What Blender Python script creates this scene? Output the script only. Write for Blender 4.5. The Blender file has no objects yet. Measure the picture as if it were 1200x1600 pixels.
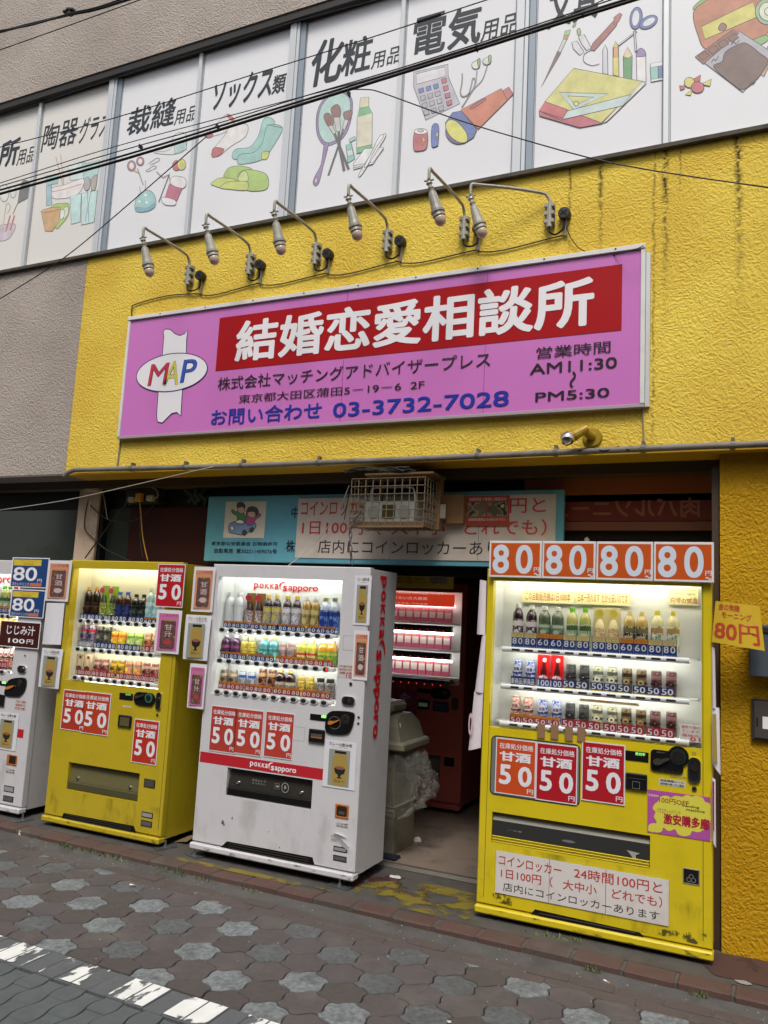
import bpy, math, random
from mathutils import Vector, Matrix
random.seed(7)
SC = bpy.context.scene
# ------------------------------------------------------------------ camera
CAM = Vector((0.0, -4.36, 1.55))
EX = Vector((0.9077998, -0.00870952, -0.41931332))
EY = Vector((0.4162431, 0.14122061, 0.89821959))
EZ = Vector((0.05139262, -0.98993984, 0.13182531))
FPX = 1251.75
cam_d = bpy.data.cameras.new('camera')
cam_d.sensor_fit = 'VERTICAL'; cam_d.sensor_height = 36.0; cam_d.sensor_width = 27.0
cam_d.lens = FPX / 1600 * 36.0
cam_d.clip_start = 0.05; cam_d.clip_end = 500
cam = bpy.data.objects.new('camera', cam_d)
SC.collection.objects.link(cam)
# columns: camera right, up, back, in world axes
rt = Vector((EX[0], EY[0], EZ[0])); dn = Vector((EX[1], EY[1], EZ[1])); fw = Vector((EX[2], EY[2], EZ[2]))
mw = Matrix(((rt.x, -dn.x, -fw.x, CAM.x), (rt.y, -dn.y, -fw.y, CAM.y), (rt.z, -dn.z, -fw.z, CAM.z), (0, 0, 0, 1)))
cam.matrix_world = mw
SC.camera = cam
# ------------------------------------------------------------------ world and light
SUN_EL, SUN_AZ = math.radians(56), math.radians(165)
wd = bpy.data.worlds.new('World'); SC.world = wd; wd.use_nodes = True
nt = wd.node_tree; nt.nodes.clear()
sky = nt.nodes.new('ShaderNodeTexSky'); sky.sky_type = 'NISHITA'; sky.sun_disc = False
sky.sun_elevation = SUN_EL; sky.sun_rotation = SUN_AZ; sky.dust_density = 4.0; sky.air_density = 1.2; sky.ozone_density = 1.0
hs = nt.nodes.new('ShaderNodeHueSaturation'); hs.inputs['Saturation'].default_value = 0.30
bg = nt.nodes.new('ShaderNodeBackground'); bg.inputs['Strength'].default_value = 0.13
wo = nt.nodes.new('ShaderNodeOutputWorld')
nt.links.new(sky.outputs[0], hs.inputs['Color']); nt.links.new(hs.outputs[0], bg.inputs[0]); nt.links.new(bg.outputs[0], wo.inputs[0])
sl = bpy.data.lights.new('sun', 'SUN'); sl.energy = 2.3; sl.angle = math.radians(20); sl.color = (1.0, 0.935, 0.83)
so = bpy.data.objects.new('sun', sl); SC.collection.objects.link(so)
# direction from which the sun shines (towards -y, a little right)
sdir = Vector((math.sin(math.radians(15)) * math.cos(SUN_EL), -math.cos(math.radians(15)) * math.cos(SUN_EL), math.sin(SUN_EL)))
so.rotation_euler = sdir.to_track_quat('Z', 'Y').to_euler()
SC.view_settings.view_transform = 'Standard'; SC.view_settings.look = 'None'
SC.view_settings.gamma = 1.0; SC.view_settings.use_curve_mapping = False
SC.view_settings.exposure = 0.05
SC.cycles.use_denoising = True
SC.cycles.max_bounces = 8; SC.cycles.transparent_max_bounces = 16
SC.cycles.sample_clamp_indirect = 6.0

# ------------------------------------------------------------------ helpers
def W(u, v, ax, val):
    c = Vector(((u - 600) , (v - 800), FPX))
    d = Vector((EX.dot(c), EY.dot(c), EZ.dot(c)))
    return CAM + d * ((val - CAM[ax]) / d[ax])
def WY(u, v, y=0.0): return W(u, v, 1, y)
def XZ(pts, y): return [((p := WY(a, b, y)).x, p.z) for a, b in pts]
def R(u0, v0, u1, v1, y=0.0):
    a = WY(u0, v0, y); b = WY(u1, v1, y)
    return a.x, b.x, b.z, a.z
def zf(L, ox, oy, s): return [(ox + a / s, oy + b / s) for a, b in L]
def cr(pts, closed=True, n=4):
    out = []; k = len(pts)
    rng = range(k) if closed else range(k - 1)
    for i in rng:
        if closed: p0, p1, p2, p3 = pts[i - 1], pts[i], pts[(i + 1) % k], pts[(i + 2) % k]
        else: p0, p1, p2, p3 = pts[max(i - 1, 0)], pts[i], pts[i + 1], pts[min(i + 2, k - 1)]
        for j in range(n):
            t = j / n
            out.append(tuple(0.5 * (2 * b + (c - a) * t + (2 * a - 5 * b + 4 * c - d) * t * t + (3 * b - a - 3 * c + d) * t ** 3) for a, b, c, d in zip(p0, p1, p2, p3)))
    if not closed: out.append(tuple(pts[-1]))
    return out
def lin(h):
    if not isinstance(h, str): return tuple(h)
    h = h.lstrip('#'); o = []
    for i in (0, 2, 4):
        c = int(h[i:i + 2], 16) / 255
        o.append(c / 12.92 if c <= 0.04045 else ((c + 0.055) / 1.055) ** 2.4)
    return tuple(o)
MC = {}
def mat(name, col=None, rough=0.5, metal=0.0, vary=0.0, vscale=6.0, bump=0.0, bscale=60.0, spec=0.5, coat=0.0, emit=0.0, dirt=None, dscale=3.0, damt=0.5, world=False):
    if name in MC: return MC[name]
    m = bpy.data.materials.new(name); m.use_nodes = True; t = m.node_tree; N = t.nodes; L = t.links
    b = N['Principled BSDF']; col = lin(col)
    b.inputs['Base Color'].default_value = (*col, 1); b.inputs['Roughness'].default_value = rough
    b.inputs['Metallic'].default_value = metal; b.inputs['Specular IOR Level'].default_value = spec
    b.inputs['Coat Weight'].default_value = coat; b.inputs['Coat Roughness'].default_value = 0.08
    if emit: b.inputs['Emission Color'].default_value = (*col, 1); b.inputs['Emission Strength'].default_value = emit
    if vary or bump or dirt:
        tc = N.new('ShaderNodeTexCoord'); OC = tc.outputs['Object']
        if world: OC = N.new('ShaderNodeNewGeometry').outputs['Position']
    last = None
    if vary:
        n = N.new('ShaderNodeTexNoise'); n.inputs['Scale'].default_value = vscale; n.inputs['Detail'].default_value = 5
        L.new(OC, n.inputs['Vector'])
        mx = N.new('ShaderNodeMix'); mx.data_type = 'RGBA'
        mx.inputs['A'].default_value = (*[c * (1 - vary) for c in col], 1); mx.inputs['B'].default_value = (*[min(1, c * (1 + vary)) for c in col], 1)
        L.new(n.outputs['Fac'], mx.inputs['Factor']); last = mx.outputs['Result']
    if dirt:
        n = N.new('ShaderNodeTexNoise'); n.inputs['Scale'].default_value = dscale; n.inputs['Detail'].default_value = 8; n.inputs['Roughness'].default_value = 0.65
        L.new(OC, n.inputs['Vector'])
        r = N.new('ShaderNodeMapRange'); r.inputs['From Min'].default_value = 0.50; r.inputs['From Max'].default_value = 0.72; r.inputs['To Max'].default_value = damt
        L.new(n.outputs['Fac'], r.inputs['Value'])
        mx = N.new('ShaderNodeMix'); mx.data_type = 'RGBA'
        if last: L.new(last, mx.inputs['A'])
        else: mx.inputs['A'].default_value = (*col, 1)
        mx.inputs['B'].default_value = (*lin(dirt), 1); L.new(r.outputs['Result'], mx.inputs['Factor']); last = mx.outputs['Result']
    if last: L.new(last, b.inputs['Base Color'])
    if bump:
        n = N.new('ShaderNodeTexNoise'); n.inputs['Scale'].default_value = bscale; n.inputs['Detail'].default_value = 4
        L.new(OC, n.inputs['Vector'])
        bp = N.new('ShaderNodeBump'); bp.inputs['Strength'].default_value = bump; bp.inputs['Distance'].default_value = 0.004
        L.new(n.outputs['Fac'], bp.inputs['Height']); L.new(bp.outputs['Normal'], b.inputs['Normal'])
    MC[name] = m; return m
def col(h, rough=0.55, **k):
    return mat('paint_' + h.strip('#') + ('' if rough == 0.55 else '_%d' % (rough * 100)), h, rough, **k)
def stucco(name, c1, c2, strength, streaks=None, dist=0.012):
    m = bpy.data.materials.new(name); m.use_nodes = True; N = m.node_tree.nodes; L = m.node_tree.links
    b = N['Principled BSDF']; b.inputs['Roughness'].default_value = 0.8; b.inputs['Specular IOR Level'].default_value = 0.22
    g = N.new('ShaderNodeNewGeometry')
    n1 = N.new('ShaderNodeTexNoise'); n1.inputs['Scale'].default_value = 1.3; n1.inputs['Detail'].default_value = 6
    L.new(g.outputs['Position'], n1.inputs['Vector'])
    mx = N.new('ShaderNodeMix'); mx.data_type = 'RGBA'; mx.inputs['A'].default_value = (*lin(c1), 1); mx.inputs['B'].default_value = (*lin(c2), 1)
    rr = N.new('ShaderNodeMapRange'); rr.inputs['From Min'].default_value = 0.35; rr.inputs['From Max'].default_value = 0.65
    L.new(n1.outputs['Fac'], rr.inputs['Value']); L.new(rr.outputs['Result'], mx.inputs['Factor'])
    # relief: warped ridges of a trowelled render
    n2 = N.new('ShaderNodeTexNoise'); n2.inputs['Scale'].default_value = 7.0; n2.inputs['Detail'].default_value = 2
    L.new(g.outputs['Position'], n2.inputs['Vector'])
    ad = N.new('ShaderNodeMix'); ad.data_type = 'RGBA'; ad.blend_type = 'LINEAR_LIGHT'; ad.inputs['Factor'].default_value = 0.05
    L.new(g.outputs['Position'], ad.inputs['A']); L.new(n2.outputs['Color'], ad.inputs['B'])
    n3 = N.new('ShaderNodeTexNoise'); n3.noise_dimensions = '3D'; n3.inputs['Scale'].default_value = 58.0; n3.inputs['Detail'].default_value = 3.0; n3.inputs['Roughness'].default_value = 0.5; n3.inputs['Distortion'].default_value = 0.5
    L.new(ad.outputs['Result'], n3.inputs['Vector'])
    vo = N.new('ShaderNodeTexVoronoi'); vo.feature = 'SMOOTH_F1'; vo.inputs['Scale'].default_value = 75.0
    L.new(ad.outputs['Result'], vo.inputs['Vector'])
    mm = N.new('ShaderNodeMath'); mm.operation = 'MULTIPLY_ADD'; mm.inputs[1].default_value = 0.55
    L.new(vo.outputs['Distance'], mm.inputs[0]); L.new(n3.outputs['Fac'], mm.inputs[2])
    bp = N.new('ShaderNodeBump'); bp.inputs['Strength'].default_value = strength; bp.inputs['Distance'].default_value = dist
    L.new(mm.outputs[0], bp.inputs['Height']); L.new(bp.outputs['Normal'], b.inputs['Normal'])
    last = mx.outputs['Result']
    # hollows of the relief tinted darker and browner
    r3 = N.new('ShaderNodeMapRange'); r3.inputs['From Min'].default_value = 0.62; r3.inputs['From Max'].default_value = 0.36; r3.inputs['To Max'].default_value = 0.42
    L.new(mm.outputs[0], r3.inputs['Value'])
    m3 = N.new('ShaderNodeMix'); m3.data_type = 'RGBA'; m3.blend_type = 'MULTIPLY'; m3.inputs['B'].default_value = (0.72, 0.62, 0.5, 1)
    L.new(r3.outputs['Result'], m3.inputs['Factor']); L.new(last, m3.inputs['A']); last = m3.outputs['Result']
    if streaks:
        # run-off streaks: thin vertical dark lines below the sill, at given x, fading down
        sp = N.new('ShaderNodeSeparateXYZ'); L.new(g.outputs['Position'], sp.inputs[0])
        nw = N.new('ShaderNodeTexNoise'); nw.inputs['Scale'].default_value = 14.0; L.new(g.outputs['Position'], nw.inputs['Vector'])
        wob = N.new('ShaderNodeMath'); wob.operation = 'MULTIPLY_ADD'; wob.inputs[1].default_value = 0.03; L.new(nw.outputs['Fac'], wob.inputs[0]); L.new(sp.outputs['X'], wob.inputs[2])
        ng = N.new('ShaderNodeTexNoise'); ng.inputs['Scale'].default_value = 45.0; ng.inputs['Detail'].default_value = 3; L.new(g.outputs['Position'], ng.inputs['Vector'])
        tot = None
        for (sx, w, zt, zb, amt) in streaks:
            d = N.new('ShaderNodeMath'); d.operation = 'SUBTRACT'; L.new(wob.outputs[0], d.inputs[0]); d.inputs[1].default_value = sx + 0.015
            a = N.new('ShaderNodeMath'); a.operation = 'ABSOLUTE'; L.new(d.outputs[0], a.inputs[0])
            q = N.new('ShaderNodeMapRange'); q.inputs['From Min'].default_value = w; q.inputs['From Max'].default_value = 0; q.inputs['To Max'].default_value = 1; L.new(a.outputs[0], q.inputs['Value'])
            zr = N.new('ShaderNodeMapRange'); zr.inputs['From Min'].default_value = zb; zr.inputs['From Max'].default_value = zt; zr.inputs['To Max'].default_value = amt; L.new(sp.outputs['Z'], zr.inputs['Value'])
            ml = N.new('ShaderNodeMath'); ml.operation = 'MULTIPLY'; L.new(q.outputs['Result'], ml.inputs[0]); L.new(zr.outputs['Result'], ml.inputs[1])
            gl = N.new('ShaderNodeMapRange'); gl.inputs['From Min'].default_value = 0.38; gl.inputs['From Max'].default_value = 0.55; L.new(ng.outputs['Fac'], gl.inputs['Value'])
            m2 = N.new('ShaderNodeMath'); m2.operation = 'MULTIPLY'; L.new(ml.outputs[0], m2.inputs[0]); L.new(gl.outputs['Result'], m2.inputs[1])
            if tot is None: tot = m2.outputs[0]
            else:
                s = N.new('ShaderNodeMath'); s.operation = 'MAXIMUM'; L.new(tot, s.inputs[0]); L.new(m2.outputs[0], s.inputs[1]); tot = s.outputs[0]
        mx2 = N.new('ShaderNodeMix'); mx2.data_type = 'RGBA'; L.new(tot, mx2.inputs['Factor']); L.new(last, mx2.inputs['A']); mx2.inputs['B'].default_value = (0.025, 0.018, 0.01, 1); last = mx2.outputs['Result']
    L.new(last, b.inputs['Base Color'])
    MC[name] = m; return m
def glassmat(name, tint=(1, 1, 1), refl=1.0, rough=0.03):
    if name in MC: return MC[name]
    m = bpy.data.materials.new(name); m.use_nodes = True; N = m.node_tree.nodes; L = m.node_tree.links; N.clear()
    o = N.new('ShaderNodeOutputMaterial'); mx = N.new('ShaderNodeMixShader'); tr = N.new('ShaderNodeBsdfTransparent'); gl = N.new('ShaderNodeBsdfGlossy'); fr = N.new('ShaderNodeFresnel')
    tr.inputs[0].default_value = (*tint, 1); gl.inputs['Roughness'].default_value = rough; fr.inputs['IOR'].default_value = 1.45
    mu = N.new('ShaderNodeMath'); mu.operation = 'MULTIPLY'; mu.inputs[1].default_value = refl; L.new(fr.outputs[0], mu.inputs[0])
    L.new(mu.outputs[0], mx.inputs[0]); L.new(tr.outputs[0], mx.inputs[1]); L.new(gl.outputs[0], mx.inputs[2]); L.new(mx.outputs[0], o.inputs[0])
    MC[name] = m; return m
def patchmat(name, c, scale, lo, hi, rough=0.7, c2=None, stretch=(1, 1, 1), amax=1.0):
    """worn paint or stain: noise decides where it has flaked off (alpha)"""
    if name in MC: return MC[name]
    m = bpy.data.materials.new(name); m.use_nodes = True; N = m.node_tree.nodes; L = m.node_tree.links
    b = N['Principled BSDF']; b.inputs['Roughness'].default_value = rough
    g = N.new('ShaderNodeTexCoord'); mp = N.new('ShaderNodeMapping'); mp.inputs['Scale'].default_value = stretch
    L.new(g.outputs['Object'], mp.inputs[0])
    n = N.new('ShaderNodeTexNoise'); n.inputs['Scale'].default_value = scale; n.inputs['Detail'].default_value = 7; n.inputs['Roughness'].default_value = 0.6; L.new(mp.outputs[0], n.inputs['Vector'])
    r = N.new('ShaderNodeMapRange'); r.inputs['From Min'].default_value = lo; r.inputs['From Max'].default_value = hi; r.inputs['To Max'].default_value = amax; L.new(n.outputs['Fac'], r.inputs['Value'])
    L.new(r.outputs['Result'], b.inputs['Alpha'])
    n2 = N.new('ShaderNodeTexNoise'); n2.inputs['Scale'].default_value = scale * 2.3; L.new(mp.outputs[0], n2.inputs['Vector'])
    mx = N.new('ShaderNodeMix'); mx.data_type = 'RGBA'; c = lin(c); c2 = lin(c2) if c2 else tuple(x * 0.7 for x in c)
    mx.inputs['A'].default_value = (*c2, 1); mx.inputs['B'].default_value = (*c, 1); L.new(n2.outputs['Fac'], mx.inputs['Factor']); L.new(mx.outputs['Result'], b.inputs['Base Color'])
    MC[name] = m; return m
def printmat(name, cols, scale=70.0):
    """printed can or label artwork: patches of several inks"""
    if name in MC: return MC[name]
    m = bpy.data.materials.new(name); m.use_nodes = True; N = m.node_tree.nodes; L = m.node_tree.links
    b = N['Principled BSDF']; b.inputs['Roughness'].default_value = 0.3
    g = N.new('ShaderNodeTexCoord'); v = N.new('ShaderNodeTexNoise'); v.inputs['Scale'].default_value = scale; v.inputs['Detail'].default_value = 1.5; L.new(g.outputs['Object'], v.inputs['Vector'])
    cp = N.new('ShaderNodeValToRGB'); cp.color_ramp.interpolation = 'CONSTANT'; L.new(v.outputs['Fac'], cp.inputs[0])
    el = cp.color_ramp.elements; st = [0.0, 0.47, 0.56, 0.63, 0.7]
    el[0].position = 0; el[0].color = (*lin(cols[0]), 1); el[1].position = st[1]; el[1].color = (*lin(cols[1]), 1)
    for i, c in enumerate(cols[2:5]):
        e = el.new(st[i + 2]); e.color = (*lin(c), 1)
    L.new(cp.outputs[0], b.inputs['Base Color']); MC[name] = m; return m

TC = {}
def glyphs(s, bold=0.0, res=2):
    k = (s, bold, res)
    if k in TC: return TC[k]
    cjk = True
    c = bpy.data.curves.new('t', 'FONT'); c.body = s; c.offset = 0 if cjk else bold; c.resolution_u = res
    o = bpy.data.objects.new('t', c); me = bpy.data.meshes.new_from_object(o)
    v = [tuple(x.co[:2]) for x in me.vertices]; f = [tuple(p.vertices) for p in me.polygons]
    bpy.data.objects.remove(o); bpy.data.curves.remove(c); bpy.data.meshes.remove(me)
    x0 = min(a for a, b in v); x1 = max(a for a, b in v); y0 = min(b for a, b in v); y1 = max(b for a, b in v)
    v = [((a - x0) / (x1 - x0), (b - y0) / max(y1 - y0, 1e-6)) for a, b in v]
    if cjk and bold > .004:      # thicken by overlaying copies shifted all round
        n = 8 if bold > .03 else 4; vv, ff = list(v), list(f)
        ex, ey = bold * .8 / (x1 - x0), bold * .8 / max(y1 - y0, 1e-6)
        for j in range(n):
            a = 2 * math.pi * (j + .5) / n; o_ = len(vv)
            vv += [(p + ex * math.cos(a), q + ey * math.sin(a), (j + 1) * 2.5e-5) for p, q in v]; ff += [tuple(i + o_ for i in q) for q in f]
        sx_, sy_ = 1 / (1 + 2 * ex), 1 / (1 + 2 * ey)
        v = [((q[0] + ex) * sx_, (q[1] + ey) * sy_, q[2] if len(q) > 2 else 0.0) for q in vv]; f = ff
    else: v = [(p, q, 0.0) for p, q in v]
    TC[k] = (v, f); return TC[k]
class G:
    def __init__(s): s.v = []; s.f = []; s.m = []
    def add(s, vs, fs, mi=0):
        o = len(s.v); s.v += [tuple(p) for p in vs]; s.f += [tuple(i + o for i in f) for f in fs]; s.m += [mi] * len(fs); return s
    def box(s, x0, x1, y0, y1, z0, z1, mi=0):
        return s.add([(x0, y0, z0), (x1, y0, z0), (x1, y1, z0), (x0, y1, z0), (x0, y0, z1), (x1, y0, z1), (x1, y1, z1), (x0, y1, z1)],
                     [(0, 1, 5, 4), (1, 2, 6, 5), (2, 3, 7, 6), (3, 0, 4, 7), (4, 5, 6, 7), (3, 2, 1, 0)], mi)
    def cbox(s, x0, x1, y0, y1, z0, z1, c=0.005, mi=0):
        P = {}; vs = []
        for i, x in ((0, x0), (1, x1)):
            for j, y in ((0, y0), (1, y1)):
                for k, z in ((0, z0), (1, z1)):
                    dx, dy, dz = (c if i == 0 else -c), (c if j == 0 else -c), (c if k == 0 else -c)
                    for ax, p in enumerate(((x, y + dy, z + dz), (x + dx, y, z + dz), (x + dx, y + dy, z))):
                        P[i, j, k, ax] = len(vs); vs.append(p)
        F = []
        for a in (0, 1):
            F.append([P[a, j, k, 0] for j, k in ((0, 0), (1, 0), (1, 1), (0, 1))][::(1 if a else -1)])
            F.append([P[i, a, k, 1] for i, k in ((0, 0), (1, 0), (1, 1), (0, 1))][::(-1 if a else 1)])
            F.append([P[i, j, a, 2] for i, j in ((0, 0), (1, 0), (1, 1), (0, 1))][::(1 if a else -1)])
        for a in (0, 1):
            for b in (0, 1):
                F.append((P[0, a, b, 1], P[1, a, b, 1], P[1, a, b, 2], P[0, a, b, 2]))
                F.append((P[a, 0, b, 0], P[a, 1, b, 0], P[a, 1, b, 2], P[a, 0, b, 2]))
                F.append((P[a, b, 0, 0], P[a, b, 1, 0], P[a, b, 1, 1], P[a, b, 0, 1]))
        for i in (0, 1):
            for j in (0, 1):
                for k in (0, 1): F.append((P[i, j, k, 0], P[i, j, k, 1], P[i, j, k, 2]))
        return s.add(vs, F, mi)
    def flat(s, xz, y, mi=0):
        a = sum(xz[i - 1][0] * xz[i][1] - xz[i][0] * xz[i - 1][1] for i in range(len(xz)))
        if a < 0: xz = xz[::-1]
        return s.add([(x, y, z) for x, z in xz], [tuple(range(len(xz)))], mi)
    def rect(s, x0, x1, z0, z1, y, mi=0): return s.flat([(x0, z0), (x1, z0), (x1, z1), (x0, z1)], y, mi)
    def prism(s, xz, y0, y1, mi=0):
        a = sum(xz[i - 1][0] * xz[i][1] - xz[i][0] * xz[i - 1][1] for i in range(len(xz)))
        if a < 0: xz = xz[::-1]
        n = len(xz)
        return s.add([(x, y0, z) for x, z in xz] + [(x, y1, z) for x, z in xz],
                     [tuple(range(n)), tuple(range(2 * n - 1, n - 1, -1))] + [(i, i + n, (i + 1) % n + n, (i + 1) % n) for i in range(n)], mi)
    def rrect(s, x0, x1, z0, z1, r, y0, y1=None, mi=0, n=5):
        p = []
        for cx, cz, a0 in ((x1 - r, z1 - r, 0), (x0 + r, z1 - r, 90), (x0 + r, z0 + r, 180), (x1 - r, z0 + r, 270)):
            for i in range(n + 1):
                a = math.radians(a0 + 90 * i / n); p.append((cx + r * math.cos(a), cz + r * math.sin(a)))
        return s.flat(p, y0, mi) if y1 is None else s.prism(p, y0, y1, mi)
    def disc(s, cx, cz, rx, rz, y0, y1=None, mi=0, n=20):
        p = [(cx + rx * math.cos(2 * math.pi * i / n), cz + rz * math.sin(2 * math.pi * i / n)) for i in range(n)]
        return s.flat(p, y0, mi) if y1 is None else s.prism(p, y0, y1, mi)
    def stroke(s, xz, w, y, mi=0, closed=False):
        n = len(xz); L = []; Rr = []
        for i in range(n):
            a = Vector(xz[i - 1] if (i > 0 or closed) else xz[i]); b = Vector(xz[(i + 1) % n] if (i < n - 1 or closed) else xz[i])
            d = (b - a); d = d.normalized() if d.length > 1e-9 else Vector((1, 0)); nn = Vector((-d.y, d.x)) * w / 2
            c = Vector(xz[i]); L.append(c + nn); Rr.append(c - nn)
        vs = [(p.x, y, p.y) for p in L] + [(p.x, y, p.y) for p in Rr]
        F = [(i + n, (i + 1) % n + n, (i + 1) % n, i) for i in range(n if closed else n - 1)]
        return s.add(vs, F, mi)
    def tube(s, path, r, n=8, mi=0, closed=False, caps=True):
        P = [Vector(p) for p in path]; k = len(P); up = None; rings = []
        for i in range(k):
            a = P[i - 1] if (i > 0 or closed) else P[i]; b = P[(i + 1) % k] if (i < k - 1 or closed) else P[i]
            d = (b - a).normalized()
            if up is None:
                up = Vector((0, 0, 1)) if abs(d.z) < 0.9 else Vector((1, 0, 0))
            u = (up - d * up.dot(d)).normalized(); w = d.cross(u); up = u
            rr = r[i] if isinstance(r, (list, tuple)) else r
            rings.append([P[i] + (u * math.cos(2 * math.pi * j / n) + w * math.sin(2 * math.pi * j / n)) * rr for j in range(n)])
        vs = [p for rg in rings for p in rg]; F = []
        for i in range(k if closed else k - 1):
            i2 = (i + 1) % k
            for j in range(n): F.append((i * n + j, i * n + (j + 1) % n, i2 * n + (j + 1) % n, i2 * n + j))
        if caps and not closed: F += [tuple(range(n - 1, -1, -1)), tuple((k - 1) * n + j for j in range(n))]
        return s.add(vs, F, mi)
    def lathe(s, prof, c=(0, 0, 0), n=14, mis=None, mi=0, rot=None):
        vs = []; F = []; ms = []
        for r, z in prof:
            for j in range(n): vs.append(Vector((r * math.cos(2 * math.pi * j / n), r * math.sin(2 * math.pi * j / n), z)))
        if rot is not None: vs = [rot @ v for v in vs]
        vs = [v + Vector(c) for v in vs]
        for i in range(len(prof) - 1):
            fs = [(i * n + j, i * n + (j + 1) % n, (i + 1) * n + (j + 1) % n, (i + 1) * n + j) for j in range(n)]
            F += fs; ms += [mis[i] if mis else mi] * n
        if prof[0][0] > 1e-5: F.append(tuple(range(n - 1, -1, -1))); ms.append(mis[0] if mis else mi)
        if prof[-1][0] > 1e-5: F.append(tuple((len(prof) - 1) * n + j for j in range(n))); ms.append(mis[-1] if mis else mi)
        o = len(s.v); s.v += [tuple(v) for v in vs]; s.f += [tuple(i + o for i in f) for f in F]; s.m += ms; return s
    def text(s, t, x0, x1, z0, z1, y, mi=0, bold=0.0, shear=0.0, res=2, rot=None):
        v, f = glyphs(t, bold, res); w = x1 - x0; h = z1 - z0
        return s.add([(x0 + w * a + shear * h * b, y - e, z0 + h * b) for a, b, e in v], f, mi)
    def map(s, fn): s.v = [tuple(fn(*p)) for p in s.v]; return s
def wloc(o):
    v = Vector((0, 0, 0))
    while o is not None: v = v + o.location; o = o.parent
    return v
def mk(name, g, mats, parent=None, at=None, smooth=False, share=None, local=False):
    """link one mesh object; g is in world axes (or local to `at` when local)"""
    base = wloc(parent) if parent is not None else Vector((0, 0, 0))
    org = Vector(at) if at is not None else base
    if share is None:
        me = bpy.data.meshes.new(name)
        vs = g.v if local else [(a - org.x, b - org.y, c - org.z) for a, b, c in g.v]
        me.from_pydata(vs, [], g.f)
        for m in (mats if isinstance(mats, (list, tuple)) else [mats]): me.materials.append(m)
        me.polygons.foreach_set('material_index', g.m)
        if smooth: me.polygons.foreach_set('use_smooth', [True] * len(g.f))
        me.update()
    else: me = share
    o = bpy.data.objects.new(name, me); SC.collection.objects.link(o)
    o.parent = parent; o.location = org - base
    return o
def tag(o, label=None, cat=None, group=None, kind=None):
    if label: o['label'] = label
    if cat: o['category'] = cat
    if group: o['group'] = group
    if kind: o['kind'] = kind
    return o
def thing(name, label, cat, loc=(0, 0, 0), group=None):
    o = bpy.data.objects.new(name, None); SC.collection.objects.link(o); o.location = loc; o.empty_display_size = 0.1
    return tag(o, label, cat, group)
def smooth_by_angle(o): 
    me = o.data; me.polygons.foreach_set('use_smooth', [True] * len(me.polygons))
    try: me.set_sharp_from_angle(angle=math.radians(35))
    except Exception: pass
    return o
# ------------------------------------------------------------------ materials of the place
YEL = '#c49a14'
m_yw = stucco('yellow_render', '#e4c955', '#d3b144', 0.68, streaks=[(-0.98, .014, 4.3, 3.55, .9), (-0.80, .022, 4.3, 3.3, 1.0), (-0.44, .024, 4.3, 3.2, 1.25), (-0.36, .010, 4.3, 3.95, .9), (-0.06, .028, 4.3, 3.2, 1.2), (0.11, .018, 4.3, 3.4, 1.1), (0.20, .016, 4.3, 3.3, 1.1), (0.38, .02, 4.3, 3.3, 1.0), (-3.2, .02, 3.0, 2.4, .2), (-0.50, .012, 2.78, 2.2, .6)])
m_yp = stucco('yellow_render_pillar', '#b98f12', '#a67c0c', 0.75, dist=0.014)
m_gw = stucco('grey_render', '#aea49d', '#9c928b', 0.9, dist=0.010)
m_alu = mat('aluminium_frame', '#c9cdd2', 0.35, 0.25, vary=0.06, vscale=3)
m_alu2 = mat('blue_grey_aluminium', '#8e9aa6', 0.4, 0.2, vary=0.08, vscale=3)
m_film = mat('white_window_film', '#e2e3e8', 0.22, 0.0, vary=0.05, vscale=1.6, coat=0.5, bump=.05, bscale=6)
m_black = mat('black_paint', '#0c0c0c', 0.5, spec=.25)
m_dark = mat('dark_steel', '#2a2724', 0.5, 0.2)
m_sill_shadow = mat('grimy_shadow_sill', '#4d463c', 0.8, dirt='#141210', dscale=9, damt=0.8)  # sill darkened to paint in the shadow line, with grime mottled over it
m_asph = mat('old_concrete_apron', '#4a4744', 0.85, vary=0.25, vscale=7, bump=0.6, bscale=90, dirt='#23211f', dscale=5, damt=0.7, world=True)
m_red_p = mat('red_paver_concrete', '#4b4545', 0.85, vary=0.3, vscale=30, bump=0.5, bscale=160, dirt='#5c5856', dscale=5, damt=0.75, world=True)
m_red_p2 = mat('brown_paver_concrete', '#464140', 0.85, vary=0.3, vscale=30, bump=0.5, bscale=160, dirt='#3f3836', dscale=5, damt=0.6, world=True)
m_red_p3 = mat('purple_paver_concrete', '#4a4648', 0.85, vary=0.2, vscale=11, bump=0.5, bscale=160, dirt='#5f5350', dscale=6, damt=0.6, world=True)
m_gry_p = mat('washed_stone_paver', '#6e7478', 0.9, vary=0.95, vscale=48, bump=1.0, bscale=200, dirt='#454544', dscale=9, damt=0.75, world=True)
m_gry_p2 = mat('dull_stone_paver', '#54575a', 0.9, vary=0.9, vscale=48, bump=1.0, bscale=200, dirt='#444442', dscale=6, damt=0.8, world=True)
m_brick = mat('red_kerb_brick', '#523d37', 0.85, vary=0.25, vscale=6, bump=0.7, bscale=120, dirt='#4d463f', dscale=5, damt=0.9, world=True)
m_brick2 = mat('dusty_kerb_brick', '#4e423d', 0.85, vary=0.2, vscale=6, bump=0.6, bscale=120, dirt='#5b534a', dscale=6, damt=0.9, world=True)
m_brick3 = mat('small_red_brick_paver', '#4e4543', 0.85, vary=0.2, vscale=8, bump=0.5, bscale=140, dirt='#4a423d', dscale=9, damt=0.85, world=True)
m_grey_b = mat('grey_strip_paver', '#53565a', 0.85, vary=0.2, vscale=22, bump=0.4, bscale=150, world=True)
m_wave = mat('slate_wave_paver', '#4f5558', 0.85, vary=0.25, vscale=22, bump=0.5, bscale=150, dirt='#3c4146', dscale=4, damt=0.5, world=True)
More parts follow.
